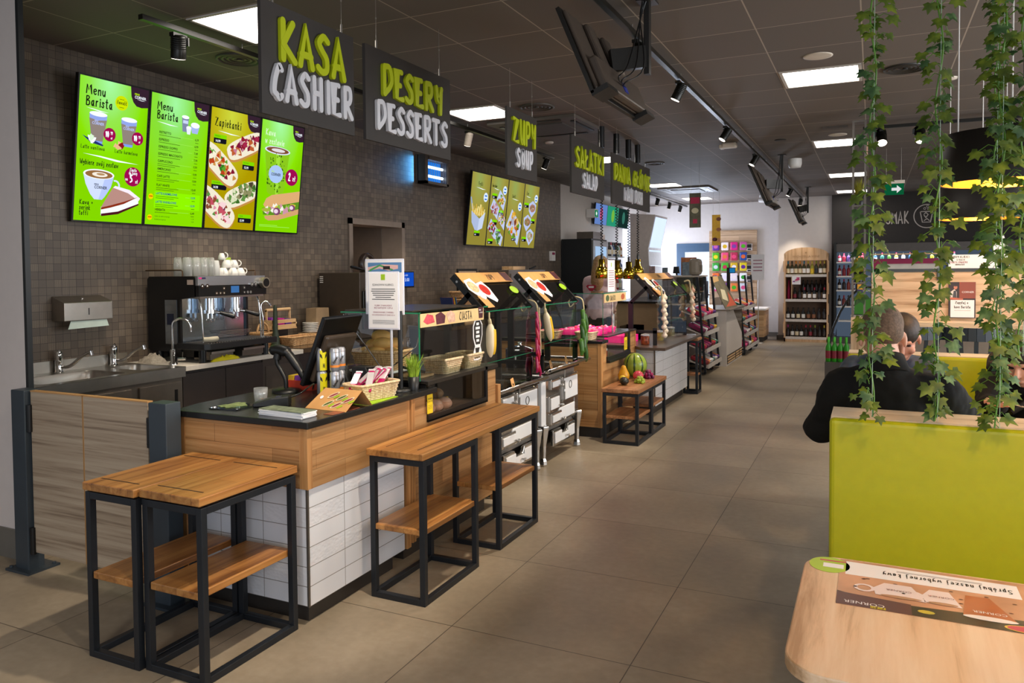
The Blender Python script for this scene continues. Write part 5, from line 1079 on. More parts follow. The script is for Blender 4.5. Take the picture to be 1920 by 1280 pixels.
# notice stand
t = thing('notice_stand', 'two white framed notices on a slim pole stand at the counter', 'sign', (-.69, .6, zc))
M().lathe([(.07, 0), (.07, .01), (.012, .018), (0, .018)], (-.665, .60, zc+.001), 28).build('base', blk, t); M().cyl((-.68, .565, zc+.012), (-.68, .565, 1.25), .0075).build('pole', mat('grey pole', '#b8b8bc', .3, .4), t); M().cyl((-.648, .60, zc+.012), (-.648, .60, 1.33), .013).build('pole', blk, t)
ac = mat('acrylic frame', '#dfe0ee', .15)
for x0, x1, y, z0, z1, kind in ((-.822, -.622, .555, 1.232, 1.542, 0), (-.915, -.660, .66, 1.305, 1.612, 1)):
    M().box(x0, x1, y, y+.006, z0, z1).build('frame', ac, t, .002)
    M().box(x0+.008, x1-.008, y-.0012, y, z0+.008, z1-.008).build('sheet', pap, t)
    k = M(); cx = (x0+x1)/2
    if not kind:
        k.use(lgn).box(cx-.013, cx+.013, y-.002, y-.0012, z1-.045, z1-.014).use(ink); ftext(k, 'SZANOWNI KLIENCI,', (cx, y-.002, z1-.075), X, Z, .0145, 'CENTER')
        for i in range(6): w_ = (.075, .078, .07, .066, .05, .072)[i]; k.box(cx-w_, cx+w_, y-.0018, y-.0012, z1-.095-.011*i, z1-.0915-.011*i)
        k.use(plum); ftext(k, 'KUBEK Z NAKŁADKĄ', (cx, y-.002, z0+.125), X, Z, .0115, 'CENTER'); ftext(k, 'BEZ NAPOJÓW 15,99 zł', (cx, y-.002, z0+.112), X, Z, .0115, 'CENTER'); ftext(k, 'OPAKOWANIE Z PAPIERU', (cx, y-.002, z0+.088), X, Z, .0115, 'CENTER'); ftext(k, 'DO ZAPLECZENIA W CENIE 0,25 zł', (cx, y-.002, z0+.075), X, Z, .0095, 'CENTER')
        k.use(ink); [k.box(cx-.07, cx+.07, y-.0018, y-.0012, z0+.03+.006*i, z0+.0315+.006*i) for i in range(4)]
    else:
        k.use(mat('print blue', '#5a86b4', .5)).box(x0+.02, x1-.012, y-.002, y-.0012, z1-.075, z1-.02).use(mat('print pink', '#e0b4ae', .5)).prism([(0, 0), (.08, .012), (.14, .0), (.2, .01), (.2, .03), (.1, .035), (0, .02)], (x0+.02, y-.0022, z1-.065), X, Z, 0).use(mat('print green', '#4a9c5c', .5)).prism([(0, 0), (.07, .03), (.15, .005), (.16, .012), (.07, .04), (0, .012)], (x0+.03, y-.0026, z1-.07), X, Z, 0).use(ink).box(cx-.005, cx+.04, y-.003, y-.0012, z1-.058, z1-.04)
    k.build('print', None, t)
# grass pot
grs = mat('grass blade', '#8fb034', .5, 0, .3, 30)
def grass_pot(lab, x, y, z, r=.033, h_=.075, gh=.14, n_=130, seed=5, spread=.85):
    t = thing('potted_grass', lab, 'plant', (x, y, z)); M().lathe([(r*.78, 0), (r, h_), (r*.94, h_), (r*.9, h_-.01), (0, h_-.01)], (x, y, z), 24).build('pot', mat('black pot', '#17181a', .4), t)
    q = random.Random(seed); k = M()
    for i in range(n_):
        a = q.random()*2*PI; d = q.random()**.5*r*.8; b = q.random()*spread; l = gh*(.6+.45*q.random()); w_ = V((-math.sin(a), math.cos(a), 0))*.0025
        p = V((x+d*math.cos(a), y+d*math.sin(a), z+h_-.012)); o = V((math.cos(a), math.sin(a), 0))
        m1 = p+Z*l*.55+o*l*b*.22; m2 = p+Z*l*(1-.12*b)+o*l*b*.6
        k.add([p-w_, p+w_, m1+w_, m1-w_, m2], [(0, 1, 2, 3), (3, 2, 4)], False)
    k.build('blades', grs, t); return t
grass_pot('small black pot of bright grass at the counter corner before the glass case', -.602, .655, .8985)
# bread rolls in a basket on a raised white tray
t = thing('bread_shelf', 'white tray on black legs carrying the basket of rolls', 'tray', (-.98, .85, .936)); M().box(-1.10, -.80, .73, 1.0, .965, .977).build('top', whi, t, .003)
for x in (-1.08, -.82):
    for y in (.75, .98): M().box(x-.01, x+.01, y-.01, y+.01, .936, .965).build('leg', blk, t)
basket('wicker basket heaped with bread rolls behind the notice stand', -.95, .86, .978, .31, .22, .105, wick, .12, 1.25, 9)
roll = mat('bread crust', '#d8a25c', .6, 0, .16, 18)
for i, (x, y, z, a) in enumerate(((-1.03, .84, 1.07, .2), (-.95, .82, 1.075, .5), (-.87, .85, 1.07, .1), (-1.0, .87, 1.115, 1.0), (-.93, .84, 1.125, .3), (-.90, .90, 1.12, .8), (-.96, .87, 1.165, .2))):
    o = M().ball((x, y, z), (.062, .042, .036), 18, 10, Matrix.Rotation(a, 3, 'Z')).build('bread_roll', roll); tag(o, ('left', 'middle', 'right', 'left upper', 'central upper', 'right upper', 'topmost')[i]+' bread roll in the heaped basket', 'bread', 'bread rolls in the basket')
# ================================================================ cake case
t = thing('case_sign', 'kraft sign CIASTA with cake slices on the front of the glass case', 'sign', (-.592, 1.09, 1.235)); xs = -.595
M().box(xs, xs+.003, .716, 1.465, 1.232, 1.316).build('board', mat('sign cream', '#e3c48c', .6), t)
k = M(); hand(k, 'CIASTA', (xs+.0035, 1.15, 1.249), Yv, Z, .046, .0026, .0006, .55); k.build('lettering', ink, t)
for nm, cc, pts in (('strawberry_slice', '#cf4a58', [(.02, .03), (.06, .07), (.12, .06), (.14, .02), (.06, .012)]), ('chocolate_slice', '#5a2030', [(.15, .06), (.21, .075), (.26, .05), (.25, .008), (.16, .005)]), ('cherry_slice', '#e0b49c', [(.27, .06), (.32, .078), (.37, .055), (.375, .01), (.30, .006)])):
    M().prism(pts, (xs+.0035, .725, 1.234), Yv, Z, .0006).build(nm, mat('print '+nm, cc, .6, 0, .3, 60), t)
M().prism([(0, 0), (.05, .0), (.06, .07), (-.01, .07)][::1], (xs+.0035, 1.40, 1.244), Yv, Z, .0006).build('badge', mat('badge brown', '#4a2026', .5), t)
k = M(); hand(k, 'FRESH', (xs+.0043, 1.403, 1.292), Yv, Z, .007, .0008, .0003, .6); ftext(k, 'CORNER', (xs+.0045, 1.402, 1.275), Yv, Z, .012); k.build('badge_lettering', pap, t)
t = thing('cutout_sticker', 'black and white cut out sticker with a steaming cup on the case glass', 'sticker', (-.597, 1.37, 1.0)); xs = -.598
k = M(); k.use(pap).prism([(.0, .0), (.05, -.005), (.10, .005), (.105, .05), (.09, .085), (.118, .15), (.118, .22), (.09, .25), (.05, .256), (.015, .245), (-.005, .21), (-.005, .14), (.02, .085), (.0, .05)], (xs, 1.335, .985), Yv, Z, .002)
k.use(ink).prism([(.006, .14), (.03, .095), (.085, .095), (.11, .15), (.11, .215), (.085, .244), (.03, .244), (.004, .21)], (xs+.0021, 1.335, .985), Yv, Z, .0004).prism([(.02, .075), (.03, .03), (.06, .03), (.08, .075)], (xs+.0021, 1.335, .985), Yv, Z, .0004).prism([(.005, .02), (.015, .006), (.08, .008), (.095, .025), (.05, .016)], (xs+.0021, 1.335, .985), Yv, Z, .0004)
k.use(pap)
for i, w_ in enumerate((.028, .05, .034, .044, .03)): k.box(xs+.0026, xs+.003, 1.335+.057-w_/2-.006, 1.335+.057+w_/2, .985+.216-.026*i, .985+.232-.026*i)
k.build('print', None, t)
basket('left pale wicker basket on the cake case shelf', -.68, 1.10, .936, .17, .22, .085, wickp, .0, 1.25, 8); basket('right pale wicker basket on the cake case shelf', -.68, 1.37, .936, .17, .22, .085, wickp, .0, 1.25, 8)
tag(M().box(-.86, -.66, .82, .965, .936, .95).build('cutting_board', woodmat('light board', '#cfa877', '#a8835a', '#dfbf92', 'y', 1, .6, 14), bevel=.003), 'small pale wooden board inside the glass case', 'board')
t = thing('bread_tongs', 'steel tongs with dark handles on the small wooden board', 'tongs', (-.75, .88, .95)); M().tube([(-.87, .80, 1.03), (-.80, .85, .99), (-.70, .93, .956)], .008, 8).build('handle', blk, t); M().tube([(-.70, .93, .956), (-.67, .96, .954)], .004, 6).build('tip', inox, t)
# warming display pastries
ic = mat('pink icing', '#e4b4a4', .4, 0, .1, 30)
for i, (y, dz) in enumerate(((.83, 0), (.92, .004), (1.02, 0))):
    t = thing('iced_bun', 'pink iced bun in the warming display, %s from the left' % ORD[i], 'pastry', (-.63, y, .735), 'iced buns in the warming display'); M().ball((-.63, y, .765), (.05, .052, .032), 18, 10).build('bun', mat('bun pink', '#d99e86', .5, 0, .2, 40), t); M().ball((-.63, y, .775), (.045, .046, .028), 18, 8).build('icing', ic, t)
    M().ball((-.615, y+.01, .803), (.012, .008, .003), 8, 5).build('crumb', mat('yellow crumb', '#e0b030', .5), t)
tag(M().box(-.69, -.58, .77, 1.10, .7205, .734).build('pastry_tray', blk), 'black tray under the pink iced buns', 'tray')
for i in range(10):
    o = M().ball((-.86-.11*(i % 2), .80+.065*i, .765+.0), (.048, .042, .034), 14, 8).build('pastry', mat('dark pastry', '#8c6440', .6, 0, .2, 30)); tag(o, 'brown pastry in the shaded back of the warming display, %s from the left' % ORD[i], 'pastry', 'brown pastries in the warming display')
tag(M().box(-.852, -.852+.55, .745, .745, .72, .72) and M().box(-1.05, -.80, .75, 1.42, .7205, .731).build('rear_tray', blk), 'long dark tray under the brown pastries', 'tray')
t = thing('price_label', 'yellow label hanging at the left corner of the warming display', 'label', (-.557, .76, .80)); M().box(-.5585, -.5575, .72, .778, .758, .872).build('card', mat('label yellow', '#e8c81c', .5), t)
k = M(); ftext(k, 'BUŁKA', (-.557, .749, .835), Yv, Z, .014, 'CENTER'); ftext(k, 'DOMOWA', (-.557, .749, .82), Yv, Z, .012, 'CENTER'); [k.box(-.5572, -.557, .728, .77, .785+.008*i, .7865+.008*i) for i in range(3)]; k.build('print', ink, t)
# ================================================================ two enamel cooking ranges
enam = mat('white enamel', '#e6e8ec', .12, noise=.01)
cast = mat('polished cast metal', '#c9c6c2', .16, .95, .04)
hob = mat('black hob', '#171512', .12)
def cooker(label, y0, y1, ztop, e_):
    xf = -.70
    t = thing('cooking_range', label, 'stove', (-1.1, (y0+y1)/2, 0), 'enamel cooking ranges')
    M().box(-1.5, xf-.02, y0, y1, .24, ztop-.04).build('body', mat('range body', '#8c8884', .3, .5), t)
    M().box(-1.5, xf+.02, y0-.02, y1+.02, ztop-.04, ztop-.01).build('hob', hob, t, .003)
    k = M().tube([(-.66, y0+.02, ztop), (-.62, y0, ztop+.012), (-.62, y1+e_, ztop+.012), (-.66, y1+e_+.01, ztop+.01), (-1.2, y1+e_+.01, ztop+.01)], .014, 12).build('hand_rail', cast, t)
    for y in (y0+.1, y1-.08): M().cyl((-.70, y, ztop-.03), (-.62, y, ztop+.012), .009).build('rail_bracket', cast, t)
    q = lambda y: y0+(y-2.62)*(y1-y0)/.80
    for y in (q(2.66), q(3.39)):
        s_ = -1 if y < q(3) else 1
        o = M().prism([(-.05, .62), (-.04, .26), (.04, .26), (.05, .62)][::-1], (xf+.004, y, 0), -Yv, Z, -.03) if 0 else M().box(xf-.03, xf+.012, y-.045, y+.045, .31, .66)
        o.build('corner_column', enam if s_ < 0 else cast, t, .006)
        k = M(); k.lathe([(.028, 0), (.034, .012), (.030, .04), (.022, .06), (.026, .16), (.040, .24), (.046, .28), (.05, .30), (.05, .315), (.042, .32)], (xf+.008, y+.01*s_, 0), 6, smooth=False); k.build('leg', cast, t, .003)
    for y in (q(2.68), q(3.37)): M().cyl((-1.42, y, 0), (-1.42, y, .25), .03).build('leg', cast, t)
    def door(nm, ya, yb, za, zb, m_=enam, knob=None, d=.02):
        o = M().box(xf-.01, xf+d, q(ya), q(yb), za, zb).build(nm, cast, t, .008)
        M().box(xf+d, xf+d+.008, q(ya)+.018, q(yb)-.018, za+.018, zb-.018).build('enamel_plate', m_, o, .004)
        if knob: M().cyl((xf+d, q(knob[0]), knob[1]), (xf+d+.03, q(knob[0]), knob[1]), .007).ball((xf+d+.035, q(knob[0]), knob[1]), .014, 12, 8).cyl((xf+d+.012, q(knob[0])-.03, knob[1]), (xf+d+.012, q(knob[0])+.02, knob[1]), .006).build('knob', cast, o)
        return o
    M().box(xf-.015, xf+.005, q(2.72), q(3.36), .28, .66).build('front_plate', cast, t, .004)
    door('flue_door', 2.80, 3.0, .575, .66, enam, (2.96, .60)); door('fire_door', 2.76, 2.98, .40, .53, enam, (2.96, .44)); door('ash_door', 2.80, 3.03, .29, .385, enam, (3.0, .32))
    o = door('oven_door', 3.05, 3.40, .44, .655); k = M()
    for i in range(3): k.cyl((xf+.029, q(3.07), .46+.09*i), (xf+.029, q(3.07), .53+.09*i), .005)
    k.build('hinge', cast, o); M().tube([(xf+.03, q(3.2)+.03*math.cos(a*PI/8), .575+.03*math.sin(a*PI/8)) for a in range(17)], .003, 6).build('emblem_ring', mat('enamel print', '#5c5850', .4), o)
    M().box(xf-.0, xf+.012, q(2.99), q(3.35), .30, .40).build('lower_panel', enam, t, .004)
    k = M(); k.prism([(0, 0), (q(3.32)-q(2.82), 0), (q(3.32)-q(2.82), .13), ((q(3.32)-q(2.82))*.66, .13), ((q(3.32)-q(2.82))*.60, .085), ((q(3.32)-q(2.82))*.40, .085), ((q(3.32)-q(2.82))*.34, .13), (0, .13)], (xf-.0, q(2.82), .115), Yv, Z, .025); o = k.build('warming_drawer', cast, t, .005)
    M().box(xf+.025, xf+.033, q(2.85), q(3.0), .135, .225).build('enamel_plate', enam, o, .004); M().box(xf+.025, xf+.033, q(3.14), q(3.29), .135, .225).build('enamel_plate', enam, o, .004); M().box(xf+.025, xf+.032, q(3.0), q(3.14), .135, .19).build('enamel_plate', enam, o); M().cyl((xf+.03, q(3.08), .165), (xf+.06, q(3.08), .165), .007).ball((xf+.065, q(3.08), .165), .013, 12, 8).build('knob', cast, o)
    M().box(-1.45, xf-.03, q(2.75), q(3.32), .11, .24).build('drawer_box', blks, t)
    return t
cooker('nearer white enamel range with chrome trim, half hidden by the long oak bench', 1.70, 2.54, .705, .03)
cooker('farther white enamel range with chrome trim and cast legs, next to the oak end wall', 2.62, 3.42, .745, .12)
# ---- glass guards with slanted menu boards above the ranges
gb = mat('guard black', '#141414', .4)
rope = mat('jute rope', '#c4b48c', .9, 0, .2, 80)
sgc = mat('kraft sign', '#d29a58', .6)
def guard(label, y0, y1, zt, xg=-.67, word='ZUPY', zh=1.27):
    t = thing('glass_guard', label, 'guard', (xg, (y0+y1)/2, zt), 'glass guards with slanted signs')
    for y in (y0, y1):
        k = M().bar((xg-.28, y, zt), (xg-.28, y, zh-.04), .022, .05).bar((xg-.28, y, zh-.05), (xg-.10, y, zh+.12), .022, .035).bar((xg, y, zh-.01), (xg-.235, y, zh+.235), .022, .042).bar((xg-.28, y, zt+.14), (xg, y, zt+.14), .022, .03).bar((xg-.02, y, zt), (xg-.02, y, zt+.18), .022, .04)
        k.build('side_frame', gb, t)
        for q in (.03, .2): M().cyl((xg-.01-.93*q, y-.014, zh+q), (xg-.01-.93*q, y-.011, zh+q), .008).build('bolt', inox, t)
    d = V((-.235, 0, .245)).normalized()
    P0 = V((xg+.012, 0, zh))
    M().quad((xg, y0, zt+.02), (xg, y1, zt+.02), (xg, y1, zh), (xg, y0, zh)).build('front_glass', clear, t)
    M().bar((xg, y0, zh), (xg, y1, zh), .006, .006).bar((xg, y0, zt+.22), (xg, y1, zt+.22), .003, .003).build('glass_edge', greenedge, t)
    M().quad(P0+V((0, y0, 0))+d*.02, P0+V((0, y1, 0))+d*.02, P0+V((0, y1, 0))+d*.34, P0+V((0, y0, 0))+d*.34).build('slanted_glass', glass('smoked glass', '#9a9a90', .06), t)
    n_ = Yv.cross(d); W_ = y1-y0
    b = P0+V((0, y0, 0))+n_*.012
    o = M().prism([(.0, .25), (W_, .25), (W_, .345), (0, .345)], b, Yv, d, .003).build('sign_strip', sgc, t)
    k = M().use(ink); hand(k, word, b+d*.275+Yv*W_*.52+n_*.0035, Yv, d, .045, .0028, .0004, .5); 
    k.use(mat('badge brown', '#4a2026', .5)).prism([(W_*.86, .26), (W_*.99, .25), (W_, .34), (W_*.84, .345)], b+n_*.003, Yv, d, .0006)
    k.build('sign_print', None, o)
    for dy, dd, cc in ((W_*.10, .20, '#e0b48a'), (W_*.27, .17, '#b8281e')):
        k = M().use(pap).prism([(-.085, -.01), (-.06, .07), (.05, .09), (.085, .02), (.07, -.09), (.03, -.11), (-.04, -.06)], b+d*dd+Yv*dy+n_*.004, Yv, d, .001).use(mat('dish '+cc, cc, .5, 0, .35, 60)).prism(ell(.0, .01, .058, .052, 18), b+d*dd+Yv*dy+n_*.0052, Yv, d, .0006)
        k.build('dish_cutout', None, o)
    M().use(lgn).prism(ell(W_*.86, .165, .06, .036, 20), b+n_*.004, Yv, d, .001).use(ink).prism(ell(W_*.93, .20, .05, .034, 20), b+n_*.0036, Yv, d, .001).build('oval_tags', None, o)
    M().prism([(W_*.06, .02), (W_*.19, .02), (W_*.17, .13), (W_*.04, .13)], b+n_*.004, Yv, d, .001).build('kraft_tag', kraft, o)
    return t
guard('glass guard with ZUPY sign over the nearer range, black slanted side bars', 1.62, 2.39, .706)
guard('glass guard with ZUPY sign over the farther range, black slanted side bars', 2.62, 3.37, .746)
guard('glass guard on the white tiled counter with garlic hanging from it', 4.98, 6.38, .747, -.385, 'DANIA', 1.24)
# ---- hanging produce
cobw = mat('cream husk', '#e6d6b4', .5); coby = mat('yellow side', '#e8b818', .45)
def gourd(label, x, y, zt_, zb_, lean=0):
    t = thing('hanging_gourd', label, 'decoration', (x, y, zt_)); n_ = 12
    pts = [(x, y+lean*(i/n_), zt_-.045-(zt_-.045-zb_)*i/n_) for i in range(n_+1)]; rs = [.012, .022, .027, .029, .030, .030, .030, .030, .029, .027, .024, .017, .006]
    M().tube(pts, rs, 16).build('body', cobw, t); M().tube([(a+.007, b_+.011, c_) for a, b_, c_ in pts[2:-1]], [r*.93 for r in rs[2:-1]], 14).build('yellow_side', coby, t)
    M().tube(spline([(x, y, zt_-.05), (x-.004, y-.006, zt_-.01), (x-.008, y, zt_+.03)], 4), [.012]*4+[.006]*4+[.004], 8).build('tie', rope, t)
gourd('cream and yellow oblong dried decoration hanging at the right end of the CIASTA sign', -.575, 1.525, 1.245, .985); gourd('slanting cream and yellow oblong decoration hanging beside the red chillies', -.64, 2.60, 1.26, .985, .10)
chm = [mat('chilli magenta', '#a8124e', .3, 0, .15, 40), mat('chilli red', '#b81a34', .3, 0, .15, 40)]
def bundle(name, label, cat, x, y, zt_, items, mats, r=.011, tipn=True, piece='chilli'):
    t = thing(name, label, cat, (x, y, zt_)); M().tube(spline([(x-.13, y, zt_-.01), (x-.10, y, zt_+.03), (x-.04, y, zt_+.035), (x+.0, y+.01, zt_-.0), (x+.012, y+.01, zt_-.12)], 6), .006, 8).build('rope', rope, t)
    M().tube(spline([(x-.13, y, zt_-.01), (x-.11, y, zt_-.05), (x-.05, y+.0, zt_+.01)], 5), .005, 8).build('rope_bow', rope, t)
    for i, (dx, dy, z0, l, b) in enumerate(items):
        p = V((x+dx, y+dy, zt_-z0)); M().tube(spline([p, p+V((.008, b*.5, -l*.4)), p+V((.012, b, -l*.75)), p+V((.006, b*1.1, -l))], 4), [r*.6]+[r]*5+[r*.95]*3+[r*.7]*3+[r*.15], 10).build(piece, mats[i % len(mats)], t)
    return t
its = [(.004*(i % 3), .022*math.sin(i*2.1), .05+.024*i, .10+.012*(i % 3), .02*math.sin(i*1.3)) for i in range(17)]
t = bundle('chilli_string', 'long string of magenta red chillies hanging from the nearer glass guard', 'chillies', -.645, 2.425, 1.28, its, chm)
M().tube([(-.628, 2.44, 1.26), (-.622, 2.45, 1.0), (-.624, 2.455, .90)], .006, 8).build('rope_tail', rope, t)
gp = [mat('pepper green', '#3f6b1e', .3, 0, .2, 30), mat('pepper dark green', '#2c5216', .3, 0, .2, 30)]
bundle('pepper_bunch', 'bunch of long green peppers hanging from the farther glass guard', 'peppers', -.635, 3.41, 1.27, [(.006*(i % 3), .045*math.sin(i*1.9), .07+.042*i, .15+.02*(i % 2), .02*math.sin(i)) for i in range(8)], gp, .021, piece='pepper')
gar = mat('garlic skin', '#e6d3bc', .5, 0, .08, 40); garp = mat('garlic pinkish', '#cf9c84', .5, 0, .1, 40)
def garlic(label, x, y, zt_, n_, seed, m2):
    t = thing('garlic_braid', label, 'garlic', (x, y, zt_)); q = random.Random(seed)
    M().tube(spline([(x-.07, y, zt_+.05), (x-.02, y, zt_+.06), (x, y, zt_), (x+.015, y+.02, zt_-.25), (x+.02, y+.05, zt_-.045*n_)], 6), .010, 8).build('braid', rope, t)
    for i in range(n_):
        s_ = (-1)**i; c_ = V((x+.02+.01*(i % 2), y+.05*s_+.005*i+.01*q.random(), zt_-.06-.044*i)); M().lathe([(.0, -.028), (.014, -.026), (.030, -.010), (.031, .006), (.018, .024), (.007, .04), (.004, .058), (0, .06)], c_, 12, caps=False).build('bulb', (gar, m2)[q.random() > .6], t)
garlic('braid of white garlic bulbs hanging from the near side of the tiled counter guard', -.36, 5.08, 1.30, 10, 1, gar); garlic('braid of pinkish garlic bulbs hanging from the far end of the tiled counter guard', -.35, 6.42, 1.34, 9, 2, garp)
# ---- cards and pots on the hobs
for i, (x, y, z, w_) in enumerate(((-.64, 2.02, .696, 'Flaczki'), (-.67, 2.80, .736, 'Żurek'), (-.67, 3.14, .736, 'Rosół'))):
    t = thing('price_card', ('kraft card standing on the nearer hob', 'left kraft card standing on the farther hob', 'right kraft card standing on the farther hob')[i], 'card', (x, y, z), 'kraft cards on the hobs')
    T = tilt((x, y, z), .25, 0, -.25); k = M(); k.T = T; k.box(-.001, .001, -.05, .05, 0, .085); k.build('sheet', kraft, t)
    k = M(); k.T = T; hand(k, w_.replace('Ż', 'Z'), (.0016, -.022, .035), Yv, Z, .016, .001, .0003, .45); k.build('lettering', ink, t)
    k = M(); k.T = T; k.box(-.04, .0, -.05, .05, 0, .002); k.build('foot', kraft, t)
def pot_(label, x, y, z, r, h_):
    t = thing('cooking_pot', label, 'pot', (x, y, z)); M().lathe([(r*.96, 0), (r, .01), (r, h_), (r+.006, h_+.004)], (x, y, z), 28).build('body', chrome, t); M().lathe([(r+.004, h_+.005), (r*.8, h_+.02), (.02, h_+.032), (.014, h_+.045), (.022, h_+.06), (0, h_+.062)], (x, y, z), 28).build('lid', chrome, t)
    for s_ in (-1, 1): M().tube([(x, y+s_*(r), z+h_*.75), (x, y+s_*(r+.03), z+h_*.78), (x+.03, y+s_*(r+.03), z+h_*.78), (x+.03, y+s_*r, z+h_*.75)], .005, 8).build('handle', chrome, t)
pot_('steel soup pot behind the guard of the nearer range', -1.05, 2.05, .696, .11, .13); pot_('steel soup pot behind the guard of the farther range', -1.05, 3.0, .736, .12, .14)
tag(M().tube([(-1.1, 1.75, .72), (-.95, 1.95, .73)], .01).build('ladle', inox), 'steel ladle lying on the nearer hob', 'ladle')
# ================================================================ back kitchen counter along the mosaic wall
c = thing('back_kitchen_counter', 'low dark counter with grey cabinets along the mosaic wall behind the ranges', 'counter', (-2.9, 7.0, 0)); M().box(-3.235, -2.66, 4.66, 9.4, .865, .905).build('worktop', mat('polished dark stone', '#4a3d32', .12), c); M().box(-3.235, -2.70, 4.66, 9.4, .1, .862).build('cabinet', cab, c)
t = thing('holding_cabinet', 'grey kitchen cabinet with a cutting board and knife on top', 'cabinet', (-2.95, 6.9, .906)); gk = mat('kitchen grey', '#6a6058', .4, .3); M().box(-3.2, -2.75, 6.35, 7.6, .906, 1.55).build('body', gk, t, .006); M().box(-2.75, -2.74, 6.4, 6.95, .93, 1.5).build('door', gk, t, .004); M().box(-2.75, -2.74, 7.0, 7.55, .93, 1.5).build('door', gk, t, .004)
tag(M().box(-2.95, -2.78, 6.55, 6.95, 1.552, 1.60).build('cutting_board', pinew), 'thick pale cutting board on the grey kitchen cabinet', 'board')
t = thing('knife', 'knife lying beside the thick cutting board', 'knife', (-2.8, 7.1, 1.55)); M().box(-2.85, -2.80, 6.98, 7.2, 1.552, 1.556).build('blade', inox, t); M().tube([(-2.82, 7.2, 1.56), (-2.81, 7.38, 1.60)], .014).build('handle', blks, t)
t = thing('framed_notice', 'thin black frame with beige paper on the mosaic wall by the grey cabinet', 'frame', (-3.24, 5.95, 1.35)); M().box(-3.24, -3.225, 5.80, 6.34, 1.14, 1.57).build('frame', blk, t); M().quad((-3.224, 5.83, 1.17), (-3.224, 6.31, 1.17), (-3.224, 6.31, 1.54), (-3.224, 5.83, 1.54)).build('sheet', mat('beige board', '#a8927a', .7), t)
for i in range(3): basket('shallow wicker tray in the pile behind the glass case, %s from the bottom' % ORD[i], -2.88, 5.35, .907+.09*i+.13, .22, .40, .07, wick, 0, 1.2, 5, 'shallow trays piled on the back counter')
tag(M().box(-3.0, -2.76, 5.15, 5.55, .906, 1.036).build('tray_riser', pinew), 'wooden riser under the pile of shallow trays', 'riser')
for i, cc in enumerate(('#2a3a6a', '#8c2a2a', '#d8b020', '#2a2a2a', '#3a6a9a')): tag(M().prism([(0, 0), (.012, 0), (.0-.06+.012, .20), (-.06, .20)], (-2.9, 4.86+.022*i, .906+.13), Yv, Z, .16).build('binder', mat('binder '+cc, cc, .5)), ('dark blue', 'red', 'yellow', 'black', 'mid blue')[i]+' thin binder leaning in the row behind the glass case', 'binder', 'binders on the back counter')
tag(M().box(-2.92, -2.70, 4.76, 5.02, .906, 1.035).build('binder_shelf', blk), 'low black box under the thin binders', 'box')
t = thing('wall_switch', 'white switch box at the right end of the mosaic wall', 'switch', (-3.24, 9.05, 1.78)); M().box(-3.24, -3.20, 8.95, 9.12, 1.70, 1.86).build('plate', whi, t); M().box(-3.20, -3.195, 8.98, 9.09, 1.80, 1.84).build('rocker', plum, t)
# ================================================================ salad counter
c = thing('salad_counter', 'oak clad salad counter with a low display window behind the fruit table', 'counter', (-1.0, 4.3, 0))
M().box(-1.6, -.60, 3.78, 4.80, 0, .10).build('kickboard', kick, c)
t = M().use(oakx).box(-1.6, -.60, 3.745, 3.79, .10, .868).use(oak).box(-.63, -.585, 3.75, 3.92, .10, .868).box(-.63, -.585, 4.64, 4.85, .10, .91).box(-.63, -.585, 3.92, 4.64, .10, .70).use(oakz).box(-.61, -.575, 3.738, 3.79, .10, .868).box(-.62, -.58, 4.845, 4.87, .08, .92).use(kick).box(-1.6, -.63, 3.8, 4.85, .10, .70); t.build('cladding', None, c)
M().box(-1.6, -.56, 3.73, 3.90, .868, .895).build('worktop', blackst, c, .003)
t = M().box(-.60, -.57, 3.91, 4.65, .69, .73).box(-.60, -.575, 4.60, 4.65, .73, .91).box(-.60, -.55, 3.91, 4.70, .675, .695).box(-1.4, -.6, 3.91, 4.64, .70, .712); t.build('display_frame', d if isinstance(d, bpy.types.Material) else gb, c)
M().box(-1.4, -.57, 3.91, 4.86, .912, .925).build('case_shelf', mat('dark granite', '#2a2622', .3), c)
t = M().use(clear).quad((-.60, 3.86, .925), (-.60, 4.60, .925), (-.60, 4.60, 1.32), (-.60, 3.86, 1.32)).quad((-1.5, 3.86, .925), (-.60, 3.86, .925), (-.60, 3.86, 1.32), (-1.5, 3.86, 1.32)).quad((-1.5, 3.85, 1.323), (-.595, 3.85, 1.323), (-.595, 4.62, 1.323), (-1.5, 4.62, 1.323)).use(greenedge).box(-.602, -.598, 3.858, 3.862, .925, 1.32).box(-.60, -.594, 3.85, 4.62, 1.318, 1.326).box(-1.5, -.594, 3.849, 3.853, 1.319, 1.325); t.build('glass_case', None, c)
M().quad((-.578, 3.92, .73), (-.578, 4.60, .73), (-.578, 4.60, .912), (-.578, 3.92, .912)).build('display_pane', clear, c)
M().cyl((-.64, 4.27, .925), (-.64, 4.27, 1.3), .008).build('post', inox, c)
t = thing('case_sign', 'kraft sign SAŁATKI on the front of the salad glass case', 'sign', (-.592, 4.2, 1.235)); xs = -.593; M().box(xs, xs+.003, 3.875, 4.56, 1.235, 1.316).build('board', mat('sign cream', '#e3c48c', .6), t); k = M(); hand(k, 'SAŁATKI', (xs+.0035, 4.05, 1.252), Yv, Z, .042, .0026, .0006, .5); k.build('lettering', ink, t)
M().prism(ell(3.97, 1.275, .05, .03, 16), (xs+.0035, 0, 0), Yv, Z, .0005).build('leaf_print', mat('salad print', '#4a5c3a', .6, 0, .5, 40), t); M().prism(ell(4.45, 1.275, .06, .03, 16), (xs+.0035, 0, 0), Yv, Z, .0005).build('tomato_print', mat('tomato print', '#b8603a', .6, 0, .5, 40), t)
pinkl = mat('pink lit tray', '#e8157c', .4, emit=.5)
